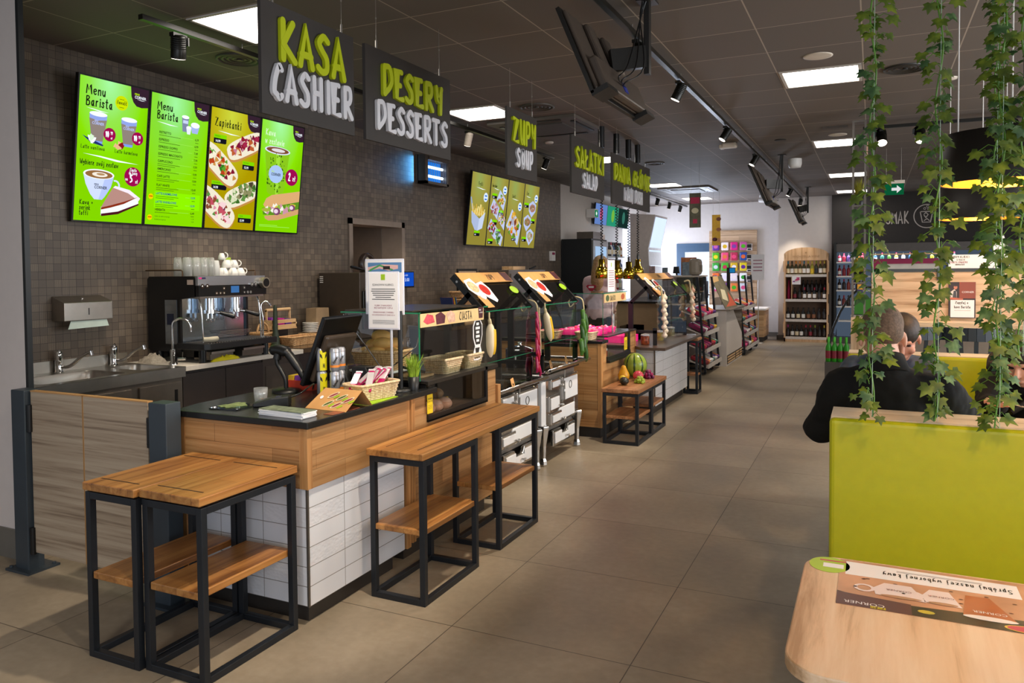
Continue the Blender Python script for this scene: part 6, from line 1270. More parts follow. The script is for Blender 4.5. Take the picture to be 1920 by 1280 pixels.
for i, (y, x) in enumerate(((3.98, -.75), (4.16, -.75), (4.40, -.75), (4.0, -.98), (4.22, -.98), (4.42, -.98))):
    t = thing('salad_tray', 'pink lit salad tray in the case, %s' % ('front left', 'front middle', 'front right', 'rear left', 'rear middle', 'rear right')[i], 'tray', (x, y, .926), 'pink lit salad trays'); M().lathe([(.09, 0), (.105, .05), (.10, .05), (.085, .008), (0, .008)], (x, y, .926), 20, sx=1, sy=.8, caps=False).build('tray', pinkl, t)
    q = random.Random(i); k = M()
    for j in range(16): k.use(mat('salad bit %d' % (j % 3), ('#f3a8b0', '#e86a58', '#f0e4d8')[j % 3], .5)).ball((x+.06*(q.random()*2-1), y+.05*(q.random()*2-1), .955+.02*q.random()), .018, 8, 5)
    o = k.build('salad', None, t); o['kind'] = 'stuff'
area_light('salad_lamp', (-.85, 4.22, 1.29), .5, 4, (1, .25, .55), (-.85, 4.2, .9))
basket('pale wicker basket at the left corner of the salad counter', -.75, 3.83, .897, .17, .20, .07, wickp, 0, 1.25, 7); basket('pale wicker basket deeper on the salad counter', -1.12, 3.86, .897, .2, .18, .07, wickp, 0, 1.25, 7)
t = thing('yellow_label', 'yellow label on the salad display window', 'label', (-.572, 4.47, .80)); M().box(-.5745, -.5735, 4.44, 4.54, .745, .868).build('card', mat('label yellow', '#e8c81c', .5), t); k = M(); [k.box(-.5735, -.573, 4.455, 4.525, .76+.014*i, .764+.014*i) for i in range(6)]; k.build('print', ink, t)
t = thing('preserve_jar', 'small jar of red preserve in the low display window', 'jar', (-.66, 4.06, .713)); M().lathe([(.03, 0), (.034, .01), (.034, .06)], (-.66, 4.06, .713), 18).build('contents', mat('red preserve', '#a02828', .3), t); M().lathe([(.033, .06), (.035, .065), (.035, .08), (0, .082)], (-.66, 4.06, .713), 18).build('lid', whi, t)
t = thing('notice_card', 'tall white notice card standing on the salad case', 'notice', (-.66, 4.28, 1.326)); M().box(-.66, -.655, 4.18, 4.40, 1.327, 1.635).build('sheet', pap, t); k = M().use(lgn).box(-.6548, -.6544, 4.28, 4.30, 1.57, 1.61).use(plum); [k.box(-.6548, -.6544, 4.21, 4.37, 1.53-.022*i, 1.535-.022*i) for i in range(8)]; k.build('print', None, t)
# ---- fruit on the low table
def fr_(name, label, cat, f, loc): t = thing(name, label, cat, loc); f(t); return t
zf = .4935
m, n, b, _ = newmat('melon stripes'); s = n('SeparateXYZ', {0: n('TexCoord').outputs['Object']})
ang = n('Math', {0: n('Math', {0: s.outputs[1], 1: 4.36}, operation='SUBTRACT').outputs[0], 1: n('Math', {0: s.outputs[0], 1: -.45}, operation='SUBTRACT').outputs[0]}, operation='ARCTAN2').outputs[0]
wv = n('Math', {0: n('Math', {0: n('Math', {0: ang, 1: 9.0}, operation='MULTIPLY').outputs[0], 1: n('TexNoise', {'Scale': 18.0}).outputs[0]}, operation='ADD').outputs[0]}, operation='SINE').outputs[0]
n.l.new(n.ramp(wv, [(.0, '#8fa83a'), (.6, '#9ab23c'), (.85, '#2c4a1a')]), b.inputs['Base Color']); b.inputs['Roughness'].default_value = .3
tag(M().ball((-.44, 4.36, zf+.118), (.115, .115, .118), 32, 18).build('watermelon', m), 'striped green watermelon on the low oak table', 'watermelon')
def pear(t): M().lathe([(0, 0), (.035, .004), (.052, .03), (.055, .055), (.04, .09), (.026, .12), (.018, .14), (0, .148)], (-.47, 4.08, zf), 22, caps=False).build('flesh', mat('pear yellow', '#d99c1c', .4, 0, .12, 20), t); M().tube([(-.47, 4.08, zf+.145), (-.465, 4.085, zf+.17)], .003).build('stem', mat('stem brown', '#4a3018', .7), t)
fr_('pear', 'yellow orange pear standing left of the watermelon', 'pear', pear, (-.47, 4.08, zf))
def apple(t): M().ball((-.35, 4.15, zf+.046), (.05, .05, .046), 20, 12).build('skin', mat('pink red skin', '#d04a58', .3, 0, .2, 14), t); M().tube([(-.35, 4.15, zf+.088), (-.348, 4.152, zf+.105)], .003).build('stem', mat('stem brown', '#4a3018', .7), t)
fr_('red_apple', 'pink red round fruit in front of the watermelon', 'fruit', apple, (-.35, 4.15, zf))
tag(M().ball((-.39, 3.83, zf+.036), (.042, .062, .036), 20, 12, Matrix.Rotation(.5, 3, 'Z')).build('avocado', mat('avocado skin', '#1d2118', .4, 0, .2, 60)), 'nearly black avocado at the front of the low table', 'avocado')
def grapes(name, label, cat, x, y, m_, n_, seed, r, sp):
    t = thing(name, label, cat, (x, y, zf)); q = random.Random(seed)
    for i in range(n_):
        z = r*.85+r*1.5*(i % 3); w_ = sp*(1-.28*(i % 3)); a = i*2.4; M().ball((x+w_*math.cos(a)*(.3+.7*q.random()), y+w_*1.3*math.sin(a)*(.3+.7*q.random()), zf+z), r, 10, 7).build('grape', m_[i % len(m_)], t)
    M().tube([(x, y, zf+r*3), (x-.02, y+.02, zf+r*5.2)], .003).build('stem', mat('stem green', '#6a7a2a', .7), t)
grapes('green_grapes', 'bunch of pale green grapes beside the avocado', 'grapes', -.29, 3.99, [mat('grape green', '#a8bc3c', .3), mat('grape green two', '#93a82e', .3)], 34, 4, .013, .05)
grapes('purple_grapes', 'bunch of purple grapes at the right end of the fruit group', 'grapes', -.30, 4.33, [mat('grape purple', '#6a1f4c', .3), mat('grape magenta', '#a01c58', .3)], 24, 6, .017, .05)
tag(M().ball((-.45, 3.98, zf+.033), (.035, .03, .033), 16, 10).build('lemon', mat('lemon yellow', '#d8b828', .4)), 'small yellow fruit half hidden behind the avocado', 'fruit')
# ================================================================ white tiled hot counter
c = thing('tiled_hot_counter', 'white tiled counter with brown worktop projecting into the aisle beyond the fruit table', 'counter', (-.9, 5.8, 0))
tY2 = tilemat('white tiles counter two', 1, .41, .115, (.0, .02)); tX2 = tilemat('white tiles end two', 0, .41, .115, (.2, .02))
M().box(-1.6, -.46, 5.02, 6.50, 0, .11).build('kickboard', kick, c)
k = M().use(tX2).quad((-1.6, 4.98, .10), (-.41, 4.98, .10), (-.41, 4.98, .715), (-1.6, 4.98, .715)).use(tY2).quad((-.408, 4.98, .10), (-.408, 6.52, .10), (-.408, 6.52, .715), (-.408, 4.98, .715)).use(kick).box(-1.6, -.411, 4.983, 6.52, .099, .715).use(mat('grey metal trim', '#6d6760', .35, .6)).box(-.414, -.403, 4.974, 4.985, .10, .715); k.build('tiled_body', None, c)
M().prism([(-1.6, 4.90), (-.62, 4.90), (-.50, 4.74), (-.24, 4.74), (-.24, 6.54), (-1.6, 6.54)], (0, 0, .716), X, Yv, .03).build('worktop', mat('brown worktop', '#4f4238', .3, 0, .08, 40), c, .003)
t = thing('end_table', 'dark framed narrow table at the far end of the tiled counter', 'table', (-.38, 6.68, 0)); frame_mb(-.47, -.29, 6.57, 6.80, .655).build('frame', steelf, t); M().box(-.475, -.285, 6.56, 6.81, .657, .69).build('tabletop', topd, t, .003); M().box(-.46, -.30, 6.58, 6.79, .22, .245).build('shelf', topd, t)
def jar(label, x, y, z, m_, r=.045, h_=.10):
    t = thing('glass_jar', label, 'jar', (x, y, z)); M().lathe([(r*.9, 0), (r, .008), (r, h_*.8), (r*.8, h_*.9)], (x, y, z), 20).build('contents', m_, t); M().lathe([(r*.84, h_*.9), (r*1.1, h_*.92), (r*.9, h_*1.08), (0, h_*1.15)], (x, y, z), 20).build('cloth_cap', pap, t)
jar('jar of red and yellow pickles under the near end of the tiled counter guard', -.53, 5.05, .747, mat('pickle mix', '#a8502c', .3, 0, .6, 40)); jar('jar with a white cap at the far end of the tiled counter', -.52, 6.15, .747, mat('pale pickle', '#a89a6c', .3, 0, .3, 40)); jar('jar of yellow pickles behind the garlic', -.50, 5.55, .747, mat('yellow pickle', '#c0a030', .3, 0, .4, 40))
tag(M().box(-.95, -.75, 5.5, 5.8, .747, .90).box(-.95, -.75, 5.5, 5.8, .747, .90).build('pink_carton', mat('pale pink carton', '#d9a89c', .6)), 'pale pink carton behind the guard of the tiled counter', 'carton')
tag(M().box(-1.0, -.72, 5.1, 5.45, .747, .82).build('pink_food_tray', pinkl), 'pink lit food tray on the tiled counter', 'tray')
# ---- heat lamps
gold = mat('polished gold', '#d9b83e', .12, 1, .05)
for i, (x, y, zb_) in enumerate(((-.95, 4.88, 1.45), (-.94, 5.37, 1.44), (-.93, 5.80, 1.43), (-.94, 6.22, 1.46))):
    t = thing('heat_lamp', 'gold heat lamp on a black coiled cable, %s from the left' % ORD[i], 'lamp', (x, y, 3.05), 'gold heat lamps')
    M().cyl((x, y, 2.83), (x, y, 3.0495), .033).build('canopy', blks, t)
    n_ = 260; k = M().tube([(x+.012*math.cos(j*.9), y+.012*math.sin(j*.9), 2.83-(2.83-zb_-.22)*j/n_) for j in range(n_+1)], .005, 5); k.build('coiled_cable', blks, t)
    M().cyl((x, y, zb_+.20), (x, y, zb_+.26), .014).build('socket', blks, t)
    M().lathe([(.02, .205), (.036, .20), (.036, .13), (.05, .12), (.066, .09), (.072, .05), (.066, .0), (.063, .0), (.068, .05), (.06, .09)], (x, y, zb_), 28, caps=False).build('shade', gold, t)
    M().lathe([(.055, .03), (0, .02)], (x, y, zb_), 20, caps=False).build('bulb', emi('heat bulb', '#ffd9b0', 8), t)
    spot_light((x, y, zb_+.015), (x, y, .7), 12, (1, .72, .5), 95)
# ================================================================ far shop
def rowlab(i, n_, of): return ('%s from the left ' % ORD[i]) + of
btl = {}
def bottle(label, x, y, z, glassm, capm, labm, r=.037, h_=.30, group=None, key=None, name='wine_bottle', cat='bottle'):
    key = key or (glassm, capm, labm, r, h_)
    if key in btl:
        return dup(btl[key], (x, y, z), label, None, group)
    t = thing(name, label, cat, (x, y, z), group)
    M().lathe([(r*.9, 0), (r, .006), (r, h_*.58), (r*.8, h_*.66), (r*.38, h_*.75), (r*.36, h_*.80), (r*.36, h_)], (x, y, z), 14).build('glass_body', glassm, t)
    M().lathe([(r*.40, h_*.80), (r*.42, h_*.82), (r*.40, h_*1.005), (0, h_*1.005)], (x, y, z), 12).build('cap', capm, t)
    if labm: M().lathe([(r*1.02, h_*.14), (r*1.02, h_*.46)], (x, y, z), 14, caps=False).build('label', labm, t)
    btl[key] = t; return t
def plain(h): return mat('plain '+h, h, .4, noise=.03)
# ---- wine rack
bw_ = woodmat('pale rack wood', '#d2ab82', '#b98f66', '#dfbc96', 'z', 1, .5, 14)
t = thing('wine_rack', 'pale wooden wine rack with an arched top at the back wall', 'rack', (.40, 14.25, 0)); y0, y1 = 14.06, 14.42
M().box(-.03, .0, y0, y1, 0, 1.84).build('side_panel', bw_, t); M().box(.80, .83, y0, y1, 0, 1.84).build('side_panel', bw_, t); M().box(0, .8, y1-.02, y1, .08, 1.80).build('back_panel', mat('rack back', '#6b5646', .7), t)
M().prism([(0, 1.70), (.80, 1.70)]+[(.40+.43*math.cos(a), 1.82+.15*math.sin(a)) for a in [i*PI/16 for i in range(17)]], (0, y0+.02, 0), X, Z, .02).build('arched_header', bw_, t)
k = M(); ftext(k, 'WICHITELLA WINE', (.40, y0-.0015, 1.76), X, Z, .062, 'CENTER'); k.prism(ell(.40, 1.86, .02, .015, 12), (0, y0-.0015, 0), X, Z, 0); k.build('header_lettering', mat('engraved brown', '#a9835c', .6), t)
tg = mat('shelf tag strip', '#d3cbc4', .5, 0, .06, 30)
ZS = (.10, .465, .885, 1.40)
for z in ZS:
    M().box(0, .8, y0, y1-.02, z-.025, z).build('shelf', bw_, t); M().box(0, .80, y0-.008, y0, z-.045, z+.01).build('tag_strip', tg, t)
M().box(-.03, .83, y0, y1, 0, .075).build('plinth', bw_, t); M().box(.115, .13, y0, y1-.03, .885, 1.375).build('divider', bw_, t)
for x in (-.045, .81):
    for z in (.18, .58, 1.0, 1.46):
        if x < 0 and z == 1.0: continue
        M().box(x, x+.035, y0-.02, y0, z, z+.23).build('name_board', bw_, t)
gw_, gr_, gd_ = plain('#3d3a12'), plain('#1c120e'), plain('#0e0c0c'); gy = plain('#a39a2a')
caps = dict(b=plain('#1f7f9c'), k=plain('#14140f'), o=plain('#d98a1c'), y=plain('#c8b43c'), r=plain('#a01838'), g=plain('#8c9a24'), p=plain('#a0186c'))
labs = dict(c=plain('#e3d3b0'), w=plain('#eceae6'), y=plain('#d9b81c'), n=plain('#1a2030'), s=plain('#8c5a3c'), d=plain('#3a3030'), m=plain('#8c2438'))
CN = dict(b='blue', k='black', o='orange', y='pale yellow', r='red', g='green', p='magenta'); LN = dict(c='cream', w='white', y='yellow', n='navy', s='brown', d='dark', m='wine red')
for z, spec, gl_, sh in ((1.401, 'bc kw oc oc bw yw yy gn yw yc', gw_, 'top shelf of the wine rack'), (.886, 'km kd rw kw rw kd rw', gd_, 'second shelf of the wine rack'), (.466, 'kw kw kc kw ks ks kd kd', gd_, 'third shelf of the wine rack'), (.101, 'pd kw kc kw rd rm gd kd yd', gd_, 'bottom shelf of the wine rack')):
    sp = spec.split(); n_ = len(sp); xa = .18 if n_ == 7 else .045
    for i, s_ in enumerate(sp): bottle('%s capped bottle, %s label, %s from left, %s' % (CN[s_[0]], LN[s_[1]], ORD[i], sh), xa+(.755-xa)*i/(n_-1), y0+.06, z, gl_ if not (z > 1.3 and s_[1] == 'y') else gy, caps[s_[0]], labs[s_[1]], .036, .285 if z > 1.3 else .25, 'bottles in the wine rack')
for i in range(6): bottle('dark bottle, raised back row of the second wine shelf, %s from left' % ORD[i], .33+.085*i, 14.32, 1.03, gd_, caps['k'], labs['d'], .036, .26, 'bottles in the wine rack')
tag(M().box(.29, .79, 14.27, 14.38, .886, 1.029).build('riser', bw_), 'wooden riser under the back row of the second wine shelf', 'riser')
tag(M().lathe([(.028, 0), (.028, .22), (.012, .30), (.012, .40), (0, .40)], (.055, 14.2, .886), 14).build('tall_bottle', plain('#b00f5c')), 'tall magenta bottle in the narrow left compartment of the wine rack', 'bottle')
k = M().use(pap).box(.13, .30, y0-.012, y0-.008, 1.20, 1.375); q = random.Random(2)
for i in range(12): k.use(plain(('#c8285c', '#e8d8d8', '#7c2c8c', '#d8688c')[i % 4])).prism(ell(.215+.05*(q.random()*2-1), 1.30+.04*(q.random()*2-1), .025, .014, 8), (0, y0-.0125-.0003*i, 0), X, Z, 0)
tag(k.build('shelf_card'), 'white card with a pink flower picture on the second wine shelf', 'card')
# ---- cooler, spirits, screens on the far left wall
t = thing('black_cooler', 'tall black cooler with a lit glass door at the end of the mosaic wall', 'cooler', (-2.97, 10.0, 0)); cb = mat('cooler black', '#1d1f20', .5)
M().box(-3.27, -2.72, 9.58, 10.42, 0, 2.08).build('cabinet', cb, t); M().box(-2.72, -2.69, 9.60, 10.40, .1, 2.05).build('door_frame', mat('cooler frame', '#8c8a88', .4, .5), t); M().box(-2.692, -2.685, 9.70, 10.30, .25, 1.95).build('door_glow', emi('cooler glow', '#a9c8ea', .9), t); M().box(-3.0, -2.70, 9.62, 10.1, 2.08, 2.2).build('top_box', gk, t)
t = thing('spirits_shelf', 'wall shelves of spirits bottles left of the tall white cabinet', 'shelf', (-3.1, 11.8, 0)); lw = woodmat('light slats', '#c2a283', '#a8876a', '#d2b596', 'y', 1, .6, 12)
M().box(-3.29, -3.26, 10.5, 11.95, .4, 2.25).build('back_panel', lw, t)
for z in (1.15, 1.47, 1.80): M().box(-3.26, -2.85, 10.5, 11.95, z-.02, z).build('glass_shelf', mat('shelf pale', '#c8ccd0', .3), t)
pal = ['#c8d4d8', '#8cb89c', '#2a1c14', '#b06a2c', '#d8d8dc', '#4a7c5c', '#a02838', '#3c5c8c']
for z, n_, sh in ((1.801, 12, 'top'), (1.471, 12, 'middle'), (1.151, 12, 'lowest')):
    for i in range(n_):
        c_ = pal[(i*3+int(z*10)) % 8] if z < 1.7 or i > 5 else ('#2a1810', '#1c100c')[i % 2]
        bottle('spirits bottle, %s shelf of the spirits wall, %s from left' % (sh, ORD[i]), -2.92, 10.58+i*.118, z, plain(c_), caps['k' if i % 3 else 'r'], labs['w'] if i % 2 else labs['c'], .042, .27, 'spirits bottles', name='spirits_bottle')
t = thing('advert_screen', 'row of three small advert screens high on the pale far wall', 'screen', (-3.2, 12.3, 2.65))
uy = V((.1, 0, .99)).normalized(); nz = Yv.cross(uy)
for i, cc in enumerate(('#6a8cd0', '#2a9c78', '#16302c')):
    o = V((-3.26, 11.2+.74*i, 2.43)); h_ = M().prism([(0, 0), (.735, 0), (.735, .42), (0, .42)], o, Yv, uy, .03).build('screen_panel', bez, t); M().prism([(.01, .01), (.725, .01), (.725, .41), (.01, .41)], o+nz*.031, Yv, uy, 0).build('display', emi('ad '+cc, cc, .8), h_)
    M().prism(ell(.37, .22, .10, .13, 18), o+nz*.033, Yv, uy, 0).build('picture', emi('ad pic %d' % i, ('#d05a8c', '#7cc048', '#3a7a6a')[i], .8), h_)
t = thing('exit_sign', 'small green exit box left of the three advert screens', 'sign', (-3.2, 11.0, 2.6)); M().box(-3.29, -3.12, 10.92, 11.12, 2.54, 2.70).build('box', whi, t); M().quad((-3.119, 10.93, 2.55), (-3.119, 11.11, 2.55), (-3.119, 11.11, 2.68), (-3.119, 10.93, 2.68)).build('face', emi('exit green', '#1a7a4c', .9), t); M().prism([(0, -.03), (.03, -.03), (.03, -.06), (.07, .0), (.03, .045), (.03, .02), (0, .02)][::1], (-3.118, 10.99, 2.62), Yv, Z, 0).build('pictogram', E_('#e8fff0'), t)
t = thing('white_cabinet', 'tall white cabinet with a slanting lit front near the far door', 'cabinet', (-2.45, 12.5, 0)); pz = [(-2.75, 0), (-2.35, 0), (-2.36, 1.55), (-2.38, 1.96), (-2.24, 2.62), (-2.75, 2.66)]
M().prism(pz, (0, 12.0, 0), X, Z, -1.0).build('carcass', mat('cabinet grey white', '#b7aca4', .6), t)
M().quad((-2.375, 12.05, 1.0), (-2.375, 12.95, 1.0), (-2.377, 12.95, 1.93), (-2.377, 12.05, 1.93)).quad((-2.372, 12.05, 1.98), (-2.372, 12.95, 1.98), (-2.238, 12.95, 2.58), (-2.238, 12.05, 2.58)).build('lit_front', emi('cabinet glow', '#cfe0ff', 1.15), t)
for z in (1.3, 1.6): M().box(-2.377, -2.355, 12.04, 12.96, z, z+.02).build('shelf_edge', mat('shelf grey', '#8c98a8', .4), t)
# ---- hanging poster and banner
def hang(lab, x, y, w_, z0, z1, m_, mk):
    t = thing('hanging_banner', lab, 'banner', (x+w_/2, y, z1)); M().box(x, x+w_, y, y+.008, z0, z1).build('board', m_, t); k = M(); mk(k, x, y-.001); k.build('print', None, t); M().cyl((x+.02, y, z1), (x+.02, y, 3.05), .0015, n=5).cyl((x+w_-.02, y, z1), (x+w_-.02, y, 3.05), .0015, n=5).build('wire', wire, t)
hang('dark hanging poster with a red price panel near the far spotlights', -.72, 8.1, .16, 2.13, 2.62, mat('poster dark', '#5c5a48', .5, 0, .3, 12), lambda k, x, y: k.use(plain('#b82850')).box(x+.015, x+.145, y, y+.0008, 2.47, 2.56).box(x+.05, x+.11, y, y+.0008, 2.19, 2.25).use(plain('#c8c0a0')).prism(ell(x+.08, 2.37, .05, .04, 14), (0, y, 0), X, Z, 0))
hang('tall narrow yellow banner with snack pictures by the far door', -1.02, 11.4, .15, 1.97, 2.53, mat('banner yellow', '#d8a838', .5, 0, .1, 20), lambda k, x, y: [k.use(plain(c_)).prism(ell(x+a, b_, .045, .035, 12), (0, y, 0), X, Z, 0) for a, b_, c_ in ((.12, 2.45, '#7c4c38'), (.12, 2.26, '#a06848'), (.05, 2.08, '#5c2838'), (.11, 2.07, '#c89060'))])
# ---- peg board with packs
t = thing('peg_board', 'slatted wooden board on the back wall hung with colourful packets', 'board', (-1.25, 15.15, .5)); M().box(-1.78, -.72, 15.12, 15.19, .45, 2.42).build('panel', woodmat('slat board', '#c9a988', '#a98864', '#dabb9a', 'x', 1, .6, 14, (3, .12, 'v')), t)
k = M(); [k.box(-1.78, -.72, 15.115, 15.12, .5+.12*i, .508+.12*i) for i in range(16)]; k.build('slat_grooves', mat('groove', '#8a6c4c', .7), t)
cols = ['#5a2490', '#f0e4e8', '#d81880', '#c05a9c', '#48b018', '#e8487c', '#b82850', '#1f4a9c', '#2c9c30', '#3cae20', '#d8b018', '#e0c818', '#e0682c', '#e8e4f0', '#e4d8e8', '#f0f0f4', '#d04a7c', '#7c3ca0', '#e07838', '#c8d0d8']
CW = ['violet', 'white and pink', 'hot pink', 'mauve', 'bright green', 'rose', 'crimson', 'blue', 'green', 'lime green', 'amber', 'yellow', 'orange', 'pale lilac', 'lilac', 'white', 'pink', 'purple', 'light orange', 'pale grey']
for i in range(20):
    c_, r_ = i % 4, i//4; x, z = -1.62+.205*c_, 2.06-.235*r_
    t = thing('hanging_packet', '%s packet on the peg board, %s in the %s row' % (CW[i], ORD[c_], ORD[r_]), 'packet', (x, 15.05, z), 'packets on the peg board'); M().box(x-.082, x+.082, 15.05, 15.09, z-.10, z+.09).build('bag', plain(cols[i]), t, .02); M().prism(ell(x, z-.01, .05, .045, 12), (0, 15.049, 0), X, Z, 0).build('print', plain(cols[(i*7+3) % 20]), t); M().cyl((x, 15.12, z+.1), (x, 15.04, z+.1), .004).build('hook', wire, t)
for i in range(4): t = thing('accessory_pack', 'small dark boxed accessory in the right column of the peg board, %s from the top' % ORD[i], 'packet', (-.88, 15.06, 2.04-.24*i), 'accessories on the peg board'); z = 2.04-.24*i; M().box(-.94, -.81, 15.06, 15.10, z-.09, z+.06).build('card', plain('#d8d0cc'), t); M().box(-.92, -.83, 15.04, 15.06, z-.03, z+.05).build('gadget', blk, t); M().box(-.91, -.84, 15.05, 15.06, z-.08, z-.05).build('chip', blk, t)
# ---- candy racks: slanted dark posts, sloped trays full of packs
pk = ['#c02848', '#e8dcd8', '#7a2450', '#2a7c6c', '#d86a2c', '#e0b428', '#5a2c84', '#d83c84', '#f0f0f0', '#8c1c2c', '#4a90a8', '#e89048']
PN = ['red', 'cream', 'plum', 'teal', 'orange', 'yellow', 'violet', 'pink', 'white', 'dark red', 'light blue', 'light orange']
def candy_rack(lab, y0, y1, xb, xt, n_, seed, which, ztop=1.0):
    t = thing('candy_rack', lab, 'rack', ((xb+xt)/2, (y0+y1)/2, 0)); L = lambda z: xb+(xt-xb)*z/1.42
    for y in (y0, y1, (y0+y1)/2): M().bar((L(.03), y, .03), (L(1.42), y, 1.42), .03).bar((xb-.55, y, .03), (L(.03), y, .03), .03).bar((xb-.55, y, .03), (xb-.55, y, 1.42), .03).build('post', steelf, t)
    M().box(xb-.55, xb-.54, y0, y1, .05, ztop+.02).build('back_panel', mat('rack back pale', '#8f8378', .6), t)
    q = random.Random(seed); zz = [.10, .33, .57, .80][:4]
    for li, z in enumerate(zz):
        x1 = L(z)+.05; k = M(); k.prism([(x1-.34, z+.12), (x1, z), (x1, z+.06), (x1-.01, z+.06), (x1-.01, z+.012), (x1-.34, z+.132)], (0, y1, 0), X, Z, (y1-y0)); k.build('tray', mat('tray pale', '#c3bcb6', .5), t)
        W_ = (y1-y0-.04)/n_
        for i in range(n_):
            ci = q.randrange(12); y = y0+.02+W_*(i+.5)
            p = thing('sweets_pack', '%s pack, %s tray of the %s, %s from its near end' % (PN[ci], ('bottom', 'second', 'third', 'top')[li], which, ORD[i]), 'packet', (x1-.15, y, z+.05), 'packs on the '+which)
            kk = M(); kk.T = tilt((x1-.15, y, z+.105), (q.random()-.5)*.3, 0, .34+.12*q.random()); kk.box(-.12, .12, -W_*.46, W_*.46, -.02, .035); kk.build('pack', plain(pk[ci]), p, .012)
            kk2 = M(); kk2.T = kk.T; kk2.box(-.06, .09, -W_*.3, W_*.3, .034, .0362); kk2.build('print', plain(pk[(ci+5) % 12]), p)
    return t
CR = candy_rack('near candy rack with slanting dark posts and a glass case on top', 8.25, 9.33, -.52, -.64, 6, 5, 'near candy rack'); candy_rack('far candy rack with slanting dark posts, right of the white freezer block', 11.05, 12.6, -.38, -.50, 6, 9, 'far candy rack')
t = CR; [M().box(-1.25, -.70, 8.25, 9.33, z, z+.02).build('case_shelf', mat('case pale', '#a79c90', .5), t) for z in (1.422, 1.02)]; M().quad((-.70, 8.25, 1.04), (-.70, 9.33, 1.04), (-.70, 9.33, 1.42), (-.70, 8.25, 1.42)).quad((-1.25, 8.25, 1.04), (-.70, 8.25, 1.04), (-.70, 8.25, 1.42), (-1.25, 8.25, 1.42)).build('case_glass', clear, t); M().box(-1.2, -.75, 8.3, 9.3, 1.18, 1.20).build('mid_shelf', pinew, t); M().box(-1.24, -.72, 9.3, 9.33, 1.04, 1.42).build('end_panel', mat('case dark', '#4c4c3a', .5), t)
for i in range(4): tag(M().lathe([(.05, 0), (.06, .05), (.02, .11), (0, .12)], (-.9, 8.45+.22*i, 1.2), 12).build('food_item', plain(('#7ca83c', '#c8a050', '#a86030', '#d8d0a0')[i])), ('green', 'golden', 'brown', 'pale')[i]+' item inside the glass food case', 'food')
t = thing('soup_kettle', 'beige rounded lidded box on top of the glass food case', 'appliance', (-.82, 9.0, 1.44)); M().box(-.90, -.74, 8.85, 9.15, 1.442, 1.70).build('body', mat('appliance beige', '#8d8273', .4), t, .05); M().box(-.745, -.73, 8.92, 9.08, 1.5, 1.6).build('panel', mat('appliance panel', '#6d6456', .4), t)
# ---- white freezer block
t = thing('white_freezer', 'white freezer block with wooden slat vents at its foot, between the candy racks', 'freezer', (-.6, 10.15, 0)); fw = mat('freezer white', '#d8d2ce', .35, noise=.02)
M().box(-1.2, -.42, 9.40, 10.95, .0, .875).build('body', fw, t); M().prism([(-1.2, .876), (-.36, .876), (-.36, .90), (-1.2, .90)], (0, 10.98, 0), X, Z, 1.6).build('top', mat('freezer top', '#7d756c', .4), t)
for a, b_ in ((9.44, 10.2), (10.24, 10.6), (10.63, 10.92)):
    o = M().box(-.421, -.415, a, b_, .03, .17).build('vent', mat('vent dark', '#3c342c', .6), t); k = M()
    for i in range(3): k.box(-.416, -.408, a+.03, b_-.03, .045+.042*i, .065+.042*i)
    k.build('slats', pinew, o)
M().prism([(10.05, .86), (10.95, .83), (10.95, .42)][::-1], (-.4195, 0, 0), Yv, Z, -.004).build('dark_window', mat('dark window', '#4a4438', .15), t)
t = thing('coffee_poster', 'slanted poster of a coffee bag leaning on the white freezer block', 'poster', (-.5, 9.9, .9)); q_ = [V((-.46, 9.55, .905)), V((-.40, 10.35, .905)), V((-.62, 10.1, 1.42)), V((-.68, 9.45, 1.42))]; M().add(q_+[p+V((-.01, 0, 0)) for p in q_], [(0, 1, 2, 3), (7, 6, 5, 4), (0, 4, 5, 1), (1, 5, 6, 2), (2, 6, 7, 3), (3, 7, 4, 0)], False).build('sheet', mat('poster olive', '#77705a', .5, 0, .25, 10), t)
e = lambda u, v, l: q_[0].lerp(q_[1], u).lerp(q_[3].lerp(q_[2], u), v)+V((.003*l, -.001*l, .001*l))
M().use(plain('#d8603c')).add([e(.1, .05, 1), e(.95, .05, 1), e(.8, .5, 1), e(.55, .2, 1)], [(0, 1, 2, 3)], False).use(plain('#e8e0c0')).add([e(.08, .3, 2), e(.45, .2, 2), e(.6, .55, 2), e(.3, .6, 2)], [(0, 1, 2, 3)], False).use(plain('#d8b078')).add([e(.0, .8, 2), e(.5, .85, 2), e(.6, 1, 2), e(.05, 1, 2)], [(0, 1, 2, 3)], False).build('picture', None, t)
